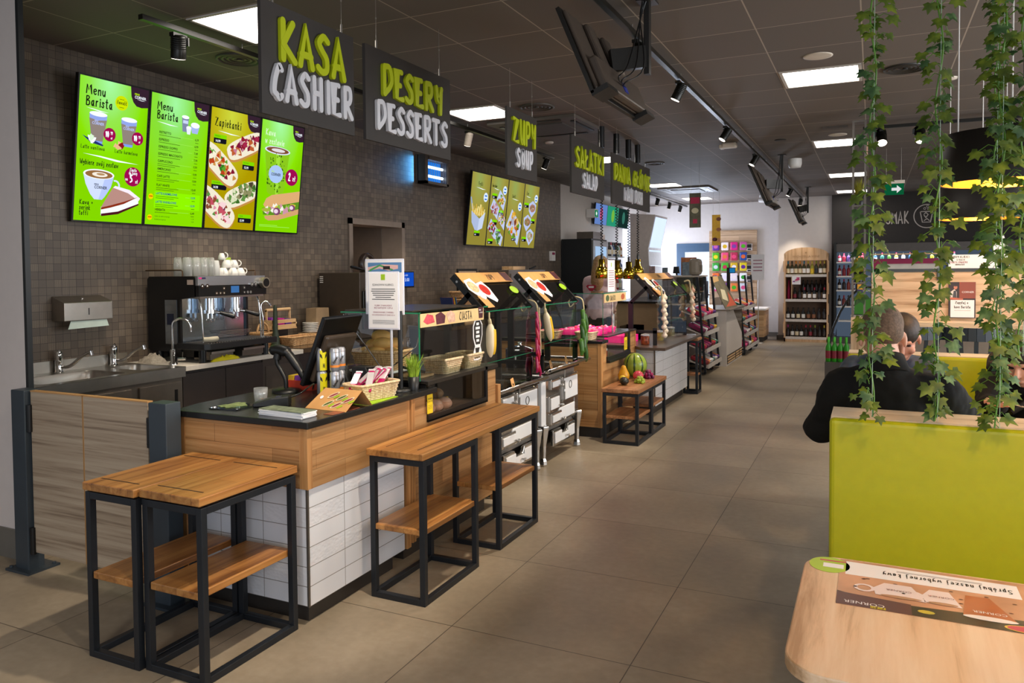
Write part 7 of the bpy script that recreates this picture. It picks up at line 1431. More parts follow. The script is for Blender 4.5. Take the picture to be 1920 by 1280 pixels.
# ---- checkout island behind: till, racks, papers
t = thing('shop_counter', 'dark shop checkout counter behind the candy racks', 'counter', (-1.6, 10.4, 0)); M().box(-2.0, -1.3, 8.6, 12.4, 0, 1.02).build('body', mat('shop counter wood', '#a38a6c', .5), t); M().box(-2.05, -1.25, 8.55, 12.45, 1.02, 1.05).build('top', blackst, t)
t = thing('gum_stand', 'dark stand of hanging gum packs on the shop counter', 'stand', (-1.3, 10.2, 1.05)); M().box(-1.45, -1.2, 9.9, 10.0, 1.05, 1.38).build('cabinet', blk, t)
for i in range(7): M().box(-1.185+.055*i, -1.14+.055*i, 9.92, 9.96, 1.06, 1.34-.01*(i % 3)).build('pack_strip', plain(('#2a4a90', '#d8d8e0', '#d83c78', '#3c9cc0', '#e8e0e0', '#b02850', '#2c2850')[i]), t)
for i, (x, w_, z0, h_, cc, lab) in enumerate(((-1.62, .09, 1.05, .52, '#7d8a90', 'grey tall card stand on the shop counter'), (-1.30, .20, 1.36, .30, '#86949c', 'grey blue leaflet frame above the gum stand'), (-1.34, .26, 1.38, .36, '#c87848', 'orange and red leaflet rack behind the grey blue frame'), (-1.93, .10, 1.05, .55, '#b8948c', 'pink beige card standing left of the cup holder'))):
    t = thing('leaflet_stand', lab, 'stand', (x+w_/2, 10.1+.1*i, 1.05)); M().box(x, x+w_, 10.1+.1*i, 10.13+.1*i, z0, z0+h_).build('panel', mat('leaf '+cc, cc, .5, 0, .3, 25), t); M().box(x+w_*.4, x+w_*.6, 10.1+.1*i, 10.16+.1*i, 1.05, z0+.02).build('foot', blk, t)
tag(M().lathe([(.10, 0), (.11, .1), (.07, .20), (0, .22)], (-1.72, 9.9, 1.05), 20).build('cup_holder', mat('dark chrome', '#5a4a44', .2, .6)), 'dark shiny domed holder on the shop counter', 'holder')
t = thing('price_display', 'black pole with a small blue customer display by the peg board', 'display', (-.62, 11.02, .9)); M().bar((-.66, 11.0, .9), (-.66, 11.0, 1.56), .05).build('pole', blk, t); M().box(-.64, -.54, 10.98, 11.02, 1.46, 1.56).build('housing', blk, t); M().quad((-.635, 10.979, 1.47), (-.545, 10.979, 1.47), (-.545, 10.979, 1.55), (-.635, 10.979, 1.55)).build('display', emi('price blue', '#1c6a9c', 1), t)
t = thing('price_display_stand', 'black lamp shaped display on the shop counter before the far door', 'display', (-1.72, 11.6, 1.05)); M().bar((-1.72, 11.6, 1.05), (-1.72, 11.6, 1.5), .03).build('pole', blk, t); M().prism([(-.06, 0), (.06, 0), (.045, .13), (-.045, .13)], (-1.72, 11.6, 1.46), X, Z, .05).build('head', blk, t)
t = thing('notice_stand', 'small white notice on a thin stand in front of the back wall', 'sign', (-.45, 13.6, 0)); M().box(-.62, -.36, 13.52, 13.53, 1.30, 1.83).build('sheet', pap, t); k = M().use(plum); [k.box(-.58, -.40, 13.517, 13.52, 1.70-.07*i, 1.715-.07*i) for i in range(4)]; k.build('print', None, t); M().cyl((-.48, 13.545, 0), (-.48, 13.545, 1.5), .01).build('pole', inox, t); M().lathe([(.12, 0), (.12, .01), (0, .015)], (-.48, 13.545, 0), 20).build('foot', inox, t)
t = thing('wood_clad_counter', 'slatted wooden counter end with a white top at the back', 'counter', (-.7, 14.2, 0)); M().box(-1.6, -.42, 13.8, 14.6, 0, .10).build('plinth', kick, t); M().box(-1.6, -.40, 13.78, 14.62, .10, .665).build('cladding', woodmat('slat counter', '#bd9668', '#a07a50', '#cfab80', 'x', 1, .6, 14, (3, .08, 'v')), t); M().box(-1.62, -.36, 13.75, 14.65, .665, .70).build('top', whi, t)
# ---- drinks fridge wall
t = thing('fridge_wall', 'long dark framed drinks fridge along the right back wall', 'fridge', (2.6, 14.2, 0)); gf = mat('fridge grey', '#55504d', .4, .3)
M().box(.96, 5.2, 14.0, 14.34, 1.86, 2.02).build('header', gf, t); M().box(.94, .985, 13.98, 14.34, 0, 2.05).build('side_frame', blk, t); M().box(.985, 5.2, 14.32, 14.34, .1, 1.86).build('back', emi('fridge back glow', '#7688a0', .30), t); M().box(.96, 5.2, 14.0, 14.34, 0, .12).build('base', gf, t)  # back panel emits faintly, standing in for the lit fridge interior
for x in (1.62, 2.32, 3.02): M().box(x, x+.03, 13.99, 14.02, .12, 1.86).build('door_frame', gf, t)
for z in (.47, .76, 1.09, 1.375, 1.66): M().box(.985, 5.2, 14.02, 14.32, z-.03, z).build('shelf', whi, t)
area_light('fridge_lamp', (2.3, 14.05, 1.84), 2.6, 10, (.85, .93, 1), (2.3, 14.2, 0), .05)
fz = {1.66: ['#a8203c', '#a8203c', '#5a3a7c', '#3c2c5c', '#c87a28'], 1.375: ['#8c2430']*5, 1.09: ['#2c1c18', '#2c1c18', '#8c3a34', '#8c3a34'], .76: ['#3a2a24', '#7c2c28', '#2c1c18', '#7c2c28']}
for z, cs in fz.items():
    for i in range(18):
        c_ = cs[i % len(cs)] if i < 6 else ('#3c7a6c', '#c8d0d8', '#5c8c3c', '#2c5c8c', '#b8b040')[(i*2+int(z*7)) % 5]
        bottle('drink on the %s fridge shelf, %s' % ({1.66: 'top', 1.375: 'second', 1.09: 'third', .76: 'fourth'}[z], (ORD[i] if i < 12 else ORD[i-12]+' of the right hand group')+(' from the left' if i < 12 else '')), 1.04+.085*i if i < 6 else 1.70+.125*(i-6), 14.1, z+.001, plain(c_), caps['r' if i % 2 else 'k'], labs['w'] if i % 3 == 0 else None, .035, .17 if z > 1.6 else .215, 'drinks in the fridge wall', name='drink_bottle')
k = M(); hand(k, 'SMAK', (1.90, 14.347, 2.42), X, Z, .235, .011, .004, .40, .13); tag(k.build('wall_lettering', mat('pale letters', '#c9c2bd', .5)), 'pale letters SMAK on the dark wall above the fridge', 'lettering')
k = M(); a = [(2.62+.23*math.cos(i*PI/20), 2.55+.23*math.sin(i*PI/20)) for i in range(9, 36)]; ribbon(k, a, V((0, 14.347, 0)), X, Z, .009, .004)
for pts in ([(2.50, 2.64), (2.54, 2.43), (2.68, 2.43), (2.72, 2.64), (2.50, 2.64)], [(2.56, 2.58), (2.60, 2.52), (2.64, 2.58), (2.60, 2.62), (2.56, 2.58)], [(2.57, 2.46), (2.62, 2.50), (2.66, 2.46)]): ribbon(k, pts, V((0, 14.346, 0)), X, Z, .008, .004)
for x, z in ((2.58, 2.70), (2.63, 2.74), (2.65, 2.69)): ribbon(k, ell(x, z, .02, .02, 10)+[(x+.02, z)], V((0, 14.346, 0)), X, Z, .005, .004)
tag(k.build('wall_logo', mat('pale letters', '#c9c2bd', .5)), 'pale drawing of a drink glass in a ring on the dark wall', 'logo')
t = thing('exit_sign', 'green hanging exit sign with a white arrow above the first ivy gap', 'sign', (1.93, 8.0, 2.6)); M().box(1.78, 2.0, 8.0, 8.02, 2.46, 2.60).build('panel', emi('exit green two', '#0f6a40', .6), t); M().box(1.76, 2.01, 7.98, 8.04, 2.60, 2.64).build('housing', cream, t); M().prism([(0, -.018), (.06, -.018), (.06, -.05), (.115, 0), (.06, .05), (.06, .018), (0, .018)], (1.86, 7.9985, 2.53), X, Z, 0).build('arrow', E_('#d8d8d8'), t); M().cyl((1.8, 8.01, 2.64), (1.8, 8.01, 3.05), .002, n=5).cyl((1.97, 8.01, 2.64), (1.97, 8.01, 3.05), .002, n=5).build('wire', wire, t)
# ---- the cashier, seen from behind the salad case, is built with the other people
# ---- curved glass chiller and green bottles
t = thing('curved_chiller', 'chiller with a curved dark glass edge behind the person in black', 'chiller', (1.6, 8.0, 0)); cv = [(1.15, 0), (1.15, .42), (1.16, .58), (1.20, .78), (1.28, .98), (1.38, 1.16), (1.50, 1.28), (1.64, 1.30), (1.64, 0)]
M().prism([(1.42, 0), (1.64, 0), (1.64, .60), (1.42, .60)], (0, 9.4, 0), X, Z, 1.7).build('base', gf, t); M().tube([(x, 7.72, z) for x, z in cv[1:8]], .014, 8).build('curved_edge', blk, t)
k = M(); [k.quad((cv[i][0], 7.72, cv[i][1]), (cv[i+1][0], 7.72, cv[i+1][1]), (cv[i+1][0], 9.4, cv[i+1][1]), (cv[i][0], 9.4, cv[i][1])) for i in range(1, 7)]; k.build('curved_glass', clear, t)
M().box(1.42, 1.64, 7.72, 9.4, .60, .62).build('shelf', inox, t); M().box(1.40, 1.64, 7.75, 9.4, .92, .94).build('shelf', inox, t)
tag(M().box(1.44, 1.63, 7.85, 8.05, .945, 1.15).build('juice_pack', plain('#3f8c2c')), 'green carton with a round purple mark inside the curved chiller', 'carton')
t = thing('bottle_plinth', 'dark plinth under the pack of green bottles', 'plinth', (1.3, 7.2, 0)); M().box(1.14, 1.40, 6.9, 7.6, 0, .42).build('body', gf, t)
gg = plain('#2c9a1c')
for i in range(8): bottle('green plastic drink bottle in the pack on the dark plinth, %s' % ('front row ' if i < 4 else 'back row ')+ORD[i % 4], 1.175+.065*(i % 4), 7.0 if i < 4 else 7.12, .421, gg, plain('#48b82c'), labs['m'], .031, .285, 'green drink bottles', name='green_bottle')
# ================================================================ seating area
limev = mat('lime leatherette', '#b8b606', .42, 0, .03, 30, bump=.06)
stripw = woodmat('light striped wood x', '#d2b795', '#b59572', '#e0c9ab', 'x', 1, .45, 10)
def bench(label, y0, back, seatdir):
    """bench with an upholstered back; y0 = near face of the back, seat on one or both sides"""
    t = thing('booth_bench', label, 'bench', (2.4, y0+.12, 0))
    M().box(1.505, 3.3, y0, y0+.10, .10, .995).build('back_cushion', limev, t, .018, 3); M().box(1.505, 3.3, y0+.14, y0+.245, .10, .985).build('back_cushion', limev, t, .018, 3)
    M().box(1.51, 3.3, y0+.02, y0+.225, .06, 1.0).build('wood_core', stripw, t)
    for s_ in seatdir:
        ya, yb = (y0-.48, y0-.005) if s_ < 0 else (y0+.25, y0+.73)
        M().box(1.505, 3.3, ya, yb, .33, .45).build('seat_cushion', limev, t, .02, 3); M().box(1.53, 3.3, ya+.03, yb, .0, .33).build('seat_base', stripw, t)
    return t
bench('near lime green bench with a wooden ledge along its top', .157, 0, (-1, 1)); bench('far yellow green bench behind the seated people', 2.44, 0, (-1,))
tabw = woodmat('table striped wood', '#d9b894', '#a98560', '#e6cdb0', 'y', 1, .42, 7)
def rtable(label, x0, x1, y0, y1, z):
    t = thing('booth_table', label, 'table', ((x0+x1)/2, (y0+y1)/2, 0)); r = .09
    q = arc(x1-r, y0+r, r, -PI/2, 0, 8)+arc(x1-r, y1-r, r, 0, PI/2, 8)+arc(x0+r, y1-r, r, PI/2, PI, 8)+arc(x0+r, y0+r, r, PI, 1.5*PI, 8)
    M().prism(q, (0, 0, z-.028), X, Yv, .028).build('tabletop', tabw, t, .004); M().box((x0+x1)/2-.04, (x0+x1)/2+.04, (y0+y1)/2-.04, (y0+y1)/2+.04, .02, z-.03).build('column', steelf, t); M().box((x0+x1)/2-.25, (x0+x1)/2+.25, (y0+y1)/2-.25, (y0+y1)/2+.25, 0, .02).build('foot_plate', steelf, t)
rtable('near pale striped table with rounded corners carrying the placemat', 1.483, 2.75, -1.262, -.588, .75); rtable('second booth table between the seated people', 1.56, 2.75, 1.15, 1.72, .75)
# placemat printed to be read from the other side
t = thing('placemat', 'printed coffee placemat lying upside down on the near table', 'placemat', (1.8, -.75, .75)); mx, my = -X, -Yv; zp = .7508
M().prism([(0, 0), (.46, 0), (.46, .30), (0, .30)], (2.03, -.60, zp-.0006), mx, my, .0006).build('sheet', mat('mat wood print', '#bf9070', .4, 0, .2, 9), t)
pl = lambda k, m_, pts, l: k.use(m_).prism(pts, (2.03, -.60, zp+.0002*l), mx, my, 0)
k = M(); pl(k, pap, [(.06, .02), (.445, .012), (.445, .105), (.06, .105)][::1], 1); k.build('text_panel', None, t)
k = M(); k.use(ink); hand(k, 'Spróbuj naszej wybornej kawy', (1.955, -.642, zp+.0006), mx, -my, .026, .0013, 0, .46); 
k = M(); k.use(ink); hand(k, 'Spróbuj naszej wybornej kawy', (1.965, -.690, zp+.0006), mx, Yv*1.0, .022, .0012, 0, .5, .2) if 0 else None
def upside(k, txt, x, y, h_, r, sx=.5, f=hand):  # reader sits on the far side: right is -x, up is -y
    hand(k, txt, (x, y, zp+.0006), mx, my, h_, r, 0, sx, .2)
k = M().use(ink); upside(k, 'Spróbuj naszej wybornej kawy', 1.955, -.655, .024, .0013, .46); [k.box(1.955-.25+.0*i, 1.955-.06, -.636-.006*i, -.6345-.006*i, zp+.0003, zp+.0004) for i in range(2)]; k.build('lettering', None, t)
k = M(); pl(k, plain('#2e2a1c'), [(.0, .225), (.37, .25), (.46, .22), (.46, .30), (.0, .30)], 1); pl(k, plain('#5c3a38'), [(.30, .24), (.46, .225), (.46, .30), (.30, .30)], 2); pl(k, plain('#c8b83c'), ell(.27, .27, .018, .01, 10), 3); k.build('dark_band', None, t)
for cx, w_, nm in ((.325, .10, 'cup_print'), (.235, .07, 'cup_print')):
    k = M(); pl(k, plain('#e6d6d4'), [(cx-w_*.5, .19), (cx-w_*.8, .215), (cx+w_*.35, .225), (cx+w_*.5, .17), (cx+w_*.3, .13), (cx-w_*.3, .13)][::-1] if 0 else [(cx-w_*.3, .13), (cx+w_*.3, .13), (cx+w_*.55, .17), (cx+w_*.5, .21), (cx-w_*.6, .215)], 4); pl(k, plain('#b08868'), ell(cx-w_*.05, .208, w_*.45, .008, 14), 5); ribbon(k.use(plain('#e6d6d4')), [(cx+w_*.55+.02+.02*math.cos(a*PI/6), .18+.02*math.sin(a*PI/6)) for a in range(13)], (2.03, -.60, zp+.0009), mx, my, .004, 0)
    ftext(k.use(plain('#7a4a48')), 'CORNER', V((2.03, -.60, zp+.0013))+mx*(cx-.03)+my*.165, mx, my, .014); k.build(nm, None, t)
k = M(); pl(k, plain('#b0663c'), [(.13, .13), (.18, .13), (.195, .25), (.09, .25)], 4); pl(k, plain('#ece4e0'), ell(.142, .252, .054, .012, 16), 5); ftext(k.use(pap), 'CORNER', V((2.03, -.60, zp+.0013))+mx*.105+my*.215, mx, my, .017); k.build('paper_cup_print', None, t)
k = M(); ftext(k.use(pap), 'CORNER', V((2.03, -.60, zp+.0010))+mx*.355+my*.272, mx, my, .022); hand(k.use(plain('#d8c81c')), 'FRESH', V((2.03, -.60, zp+.001))+mx*.355+my*.287, mx, my, .010, .0012, 0, .6); k.build('logo', None, t)
k = M(); pl(k, plain('#d8b83c'), ell(.075, .28, .045, .018, 18), 4); pl(k, plain('#b8144c'), ell(.075, .28, .040, .015, 18), 5); k.build('red_oval', None, t)
q = random.Random(9); k = M(); [pl(k, plain('#5c3020'), ell(.04+.40*q.random(), .112+.1*q.random(), .005, .003, 8), 3) for i in range(22)]; k.build('bean_print', None, t)['kind'] = 'stuff'
k = M().use(plain('#a8c82c')).prism([(p[0], p[1]) for p in ell(1.545, -.655, .05, .055, 24)], (0, 0, zp-.0004), X, Yv, .0006).use(plain('#c8285c')).prism([(1.52, -.622), (1.585, -.620), (1.585, -.628), (1.52, -.630)][::-1], (0, 0, zp+.0004), X, Yv, 0).use(pap).prism([(1.53, -.675), (1.58, -.675), (1.58, -.645), (1.53, -.645)], (0, 0, zp+.0004), X, Yv, 0); tag(k.build('round_sticker'), 'lime oval sticker on the near table left of the placemat', 'sticker')
tag(M().prism([(0, 0), (.21, .02), (.20, .30), (-.01, .28)], (2.20, 1.2, .7505), X, Yv, .002).build('paper_sheet', pap), 'white paper on the second booth table before the person at the right edge', 'paper')
# ---- low partition with ledge, posts and planters
t = thing('partition', 'striped wood partition with a dark top rail and a pale ledge behind the ivy', 'partition', (2.6, 5.3, 0)); M().box(1.64, 4.2, 5.28, 5.34, .0, 1.495).build('panel', woodmat('partition stripes', '#c9a987', '#a3805e', '#dabf9f', 'x', 1, .5, 15), t); M().box(1.60, 4.2, 5.27, 5.35, 1.495, 1.525).build('top_rail', post, t); M().box(1.64, 4.2, 4.88, 5.28, 1.0, 1.045).build('ledge', stripw, t); M().box(1.70, 4.2, 5.2, 5.28, 0, 1.0).build('lower_panel', mat('partition low', '#8d8074', .5), t); M().box(2.19, 2.24, 5.255, 5.27, 1.42, 1.53).build('clip', post, t)
t = thing('divider_frame', 'tall grey open frame with planters at the end of the partition', 'frame', (1.53, 5.3, 0)); pg = mat('frame grey', '#6c6660', .4, .4)
for x in (1.472, 1.578): M().bar((x, 5.25, 1.06), (x, 5.25, 2.95), .018).bar((x, 5.40, 1.06), (x, 5.40, 2.95), .018).build('upright', pg, t)
M().box(1.46, 1.59, 5.24, 5.41, .0, 1.06).build('base_cabinet', woodmat('light upright', '#d0b290', '#b39270', '#dec6a8', 'z', 1, .5, 12), t); [M().box(1.463, 1.587, 5.245, 5.405, z, z+.015).build('shelf', pg, t) for z in (2.94, 1.385, 2.13)]; M().box(1.465, 1.585, 5.40, 5.41, 1.4, 1.62).build('back_plate', post, t)
o = M().box(1.588, 1.60, 5.24, 5.258, 2.6, 2.78).build('hanging_tag', mat('pinkish tag', '#d8a890', .5)); tag(o, 'narrow pinkish tag hanging beside the tall grey frame', 'tag')
grs = mat('dry grass blade', '#8c8c1c', .5, 0, .3, 30)
grass_pot('grass planter high in the tall grey frame', 1.525, 5.325, 2.1455, .05, .10, .20, 90, 3); grass_pot('grass planter low in the tall grey frame above the dark plate', 1.525, 5.325, 1.4005, .05, .10, .20, 90, 4)
k = M().use(plain('#c8901c')).box(1.515, 1.565, 5.236, 5.239, 1.33, 1.38).use(plain('#2a2450')).box(1.515, 1.565, 5.236, 5.239, 1.29, 1.33); tag(k.build('small_notice'), 'small orange and navy notice on the tall grey frame', 'notice')
def chair(label, x, y):
    t = thing('bar_chair', label, 'chair', (x, y, 0), 'dark blue chairs at the ledge'); cm = mat('dark blue chair', '#28313c', .45)
    q = arc(0, .25, .28, -PI*.83, -PI*.17, 10); k = M(); k.T = Matrix.Translation((x, y, 0)); [k.bar((q[i][0], q[i][1], .98), (q[i+1][0], q[i+1][1], .98), .03, .11) for i in range(10)]; k.build('back_rail', cm, t)
    for i in (1, 3, 5, 7, 9): M().bar((x+q[i][0], y+q[i][1], .98), (x+q[i][0]*.8, y+q[i][1]*.8+.03, .63), .022, .03).build('spindle', cm, t)
    M().box(x-.21, x+.21, y-.16, y+.24, .60, .64).build('seat', cm, t, .012)
    for a, b_ in ((-.18, -.12), (.18, -.12), (-.18, .2), (.18, .2)): M().tube([(x+a, y+b_, .61), (x+a*1.15, y+b_*1.15, 0)], [.018, .014]).build('leg', cm, t)
chair('left dark blue chair with a curved spindle back at the ledge', 1.95, 4.45); chair('right dark blue chair with a curved spindle back at the ledge', 2.42, 4.45)
t = thing('wall_poster', 'poster of a person in an apron on the striped partition', 'poster', (2.39, 5.27, 1.05)); yp = 5.262; M().box(2.285, 2.50, yp, yp+.006, 1.068, 1.40).build('sheet', plain('#3a3034'), t); k = M(); kq = lambda m_, pts, l: k.use(m_).prism(pts, (0, yp-.0005*l, 0), X, Z, 0)
kq(plain('#8c4a3c'), [(2.37, 1.25), (2.50, 1.25), (2.50, 1.40), (2.37, 1.40)], 1); kq(plain('#d8cfc8'), [(2.285, 1.24), (2.35, 1.24), (2.35, 1.31), (2.33, 1.335), (2.29, 1.30)], 2); kq(plain('#c88068'), ell(2.34, 1.352, .015, .02, 12), 3); kq(plain('#3c3436'), ell(2.34, 1.368, .015, .008, 10), 4); kq(plain('#4a4a50'), [(2.315, 1.24), (2.35, 1.24), (2.345, 1.32), (2.325, 1.32)], 3); kq(plain('#c06a54'), [(2.285, 1.24), (2.40, 1.235), (2.40, 1.25), (2.29, 1.26)], 4); kq(pap, [(2.30, 1.075), (2.49, 1.075), (2.49, 1.235), (2.30, 1.235)], 5)
hand(k.use(ink), 'Zapytaj o', (2.34, yp-.003, 1.20), X, Z, .022, .0018, 0, .6); hand(k.use(ink), 'kawę Barista'.replace('ę', 'e'), (2.33, yp-.003, 1.16), X, Z, .022, .0018, 0, .55); k.use(ink).box(2.33, 2.46, yp-.0032, yp-.003, 1.137, 1.139); ftext(k.use(pap), 'CORNER', (2.39, yp-.002, 1.30), X, Z, .024); k.build('print', None, t)
t = thing('notice_board', 'white notice for customers standing on the partition rail', 'notice', (2.42, 5.3, 1.526)); M().box(2.285, 2.57, 5.30, 5.306, 1.5265, 1.652).build('sheet', pap, t); k = M(); hand(k.use(ink), 'DRODZY KLIENCI', (2.295, 5.2985, 1.622), X, Z, .018, .0014, 0, .62); hand(k.use(ink), 'W TRAKCIE', (2.35, 5.2985, 1.598), X, Z, .012, .001, 0, .6); hand(k.use(plum), 'TŁUSTY CZWARTEK', (2.298, 5.2985, 1.575), X, Z, .014, .0012, 0, .62); hand(k.use(ink), 'OBOWIĄZUJE'.replace('Ą', 'A'), (2.34, 5.2985, 1.555), X, Z, .012, .001, 0, .6); k.build('print', None, t)
k = M().prism([(2.54, 1.526), (2.555, 1.60), (2.60, 1.64), (2.60, 1.56), (2.66, 1.62), (2.63, 1.70), (2.66, 1.76), (2.70, 1.77), (2.69, 1.81), (2.72, 1.82), (2.74, 1.74), (2.77, 1.70), (2.75, 1.60), (2.77, 1.526)], (0, 5.32, 0), X, Z, .012); tag(k.build('cutout_figure', pap), 'white cut out shape standing on the partition behind the right ivy', 'cutout')
t = thing('promo_shelf', 'magenta framed white promo shelf seen over the partition', 'shelf', (2.0, 8.0, 0)); mg = mat('promo magenta', '#8c0f44', .45); M().box(1.66, 2.40, 8.0, 8.05, 1.585, 1.65).box(1.66, 1.78, 8.0, 8.05, 1.2, 1.585).build('magenta_frame', mg, t); M().box(1.78, 2.40, 8.01, 8.04, 1.2, 1.585).build('white_panel', mat('promo white', '#c9c2b8', .5), t); M().box(1.66, 2.40, 8.0, 8.4, 0, 1.2).build('cabinet', gf, t); M().box(1.62, 2.42, 7.96, 7.99, 1.70, 1.715).build('wood_strip', pinew, t); M().box(1.64, 1.66, 8.0, 8.05, 0, 1.73).box(2.40, 2.42, 8.0, 8.05, 0, 1.73).build('post', gf, t)
# ---- black drum pendants with gold insides
gi = mat('gold lining', '#d98a20', .35, .6, .06); dsh = mat('drum shade black', '#1a1513', .6)
def pendant(label, x, y, z0, r=.29, h_=.25, p=26):
    t = thing('drum_pendant', label, 'lamp', (x, y, 3.05), 'black drum pendant lamps')
    M().lathe([(r, 0), (r, h_), (0, h_)], (x, y, z0), 48, caps=False).build('shade', dsh, t); M().lathe([(r-.004, 0.002), (r-.004, h_-.004), (0, h_-.004)], (x, y, z0), 48, caps=False).build('lining', gi, t)
    for a in range(3): M().cyl((x+r*.8*math.cos(a*2.1+2.6), y+r*.8*math.sin(a*2.1+2.6), z0+h_), (x+r*.8*math.cos(a*2.1+2.6), y+r*.8*math.sin(a*2.1+2.6), 3.05), .004, n=6).build('suspension', whi, t)
    M().ball((x, y, z0+h_*.5), .05, 14, 8).build('bulb', emi('warm bulb', '#ffd08a', 6), t)
    l = D.lights.new('bulb', 'POINT'); l.energy = p; l.color = (1, .72, .38); l.shadow_soft_size = .05; o = D.objects.new('bulb_light', l); COL.objects.link(o); o.location = (x, y, z0+h_*.28)
pendant('nearer black drum pendant with a gold inside behind the right ivy', 2.255, 1.8, 1.97); pendant('farther black drum pendant half hidden under the nearer one', 2.43, 4.46, 1.93); pendant('black drum pendant cut by the upper right frame edge', 2.24, -.78, 1.97)
t = thing('ceiling_rose', 'small cream ceiling mount above the black pendant', 'mount', (2.2, 4.2, 3.05)); M().lathe([(.05, 0), (.045, -.015), (0, -.02)], (2.2, 4.2, 3.0495), 20).build('cap', cream, t)
# ---- ivy
lf = [None, None]
for i, (a, b_, c_) in enumerate((('#566b1c', '#364c18', '#84952c'), ('#3f6234', '#2a482c', '#7c9c64'))):
    m, n, b, _ = newmat('ivy leaf %d' % i); nz_ = n('TexNoise', {'Vector': n.pos(world=True), 'Scale': 22.0, 'Detail': 3}).outputs[0]
    n.l.new(n.ramp(nz_, [(.3, b_), (.5, a), (.72, c_)]), b.inputs['Base Color']); b.inputs['Roughness'].default_value = .55; b.inputs['Subsurface Weight'].default_value = 0; lf[i] = m
stm = mat('ivy stem', '#5a8c2c', .5)
LEAF = [(0, 0), (.25, -.16), (.62, -.02), (.42, .22), (.55, .55), (.22, .50), (0, 1.0), (-.22, .50), (-.55, .55), (-.42, .22), (-.62, -.02), (-.25, -.16)]
def ivy(label, x, y, z0, z1, seed, n_, rad=.050, size=.043, line=True):
    t = thing('ivy_strand', label, 'plant', (x, y, z1), 'hanging ivy strands'); q = random.Random(seed)
    pts = [(x+.010*math.sin(i*1.1+seed), y+.010*math.cos(i*.9), z1-(z1-z0)*i/30) for i in range(31)]
    M().tube(spline(pts, 3), .0028, 5).build('stem', stm, t)
    if line: M().cyl((x+.004, y-.004, z0), (x+.004, y-.004, 3.05), .0010, n=5).build('nylon_line', mat('nylon line', '#b9d8c0', .2), t)
    k = M(); kp = M()
    for i in range(n_):
        z = z0+(z1-z0)*((i+q.random()*.9)/n_); a = q.random()*2*PI; r_ = rad*(.25+.95*q.random()); s_ = size*(.62+.55*q.random())
        b0 = V((x+.008*math.sin(z*9), y, z)); c_ = V((x+r_*math.cos(a), y+r_*.8*math.sin(a), z-.02+.05*q.random())); kp.tube([b0, b0.lerp(c_, .5)+V((0, 0, .015)), c_], .0013, 4, False)
        nrm = V((.55*math.cos(a)+.5*(q.random()-.5), -.55-.6*q.random()+.35*math.sin(a), .25+.5*q.random())).normalized(); dn = (V((math.cos(a)*.5+.6*(q.random()-.5), 0, -.9))-nrm*nrm.dot(V((math.cos(a)*.5, 0, -.9)))).normalized(); sx_ = dn.cross(nrm)
        vs = [c_+sx_*(p[0]*s_)+dn*(p[1]*s_)+nrm*(-.12*s_*abs(p[0])*2+.06*s_*q.random()) for p in LEAF]+[c_+dn*(.35*s_)+nrm*.05*s_]
        k.use(lf[q.random() > .72]); k.add(vs, [(j, (j+1) % 12, 12) for j in range(12)], True)
    k.build('leaves', None, t); kp.build('leaf_stalks', stm, t)
ivy('ivy strand nearest the frame centre, leftmost of the front strands', 1.642, .10, 1.02, 3.0, 1, 150); ivy('second front ivy strand from the left', 1.842, .10, 1.02, 3.0, 2, 150); ivy('third front ivy strand, dense, near the right frame edge', 2.02, .10, 1.01, 3.0, 3, 190, .060); ivy('rightmost front ivy strand at the frame edge', 2.085, .12, 1.25, 3.0, 4, 110)
ivy('thin ivy strand hanging farther back between the second and third front strands', 2.12, 1.02, 1.20, 3.0, 5, 120, .038, .038); ivy('dark ivy strand farther back at the upper right', 2.24, 1.05, 1.30, 3.0, 6, 100, .04, .038)
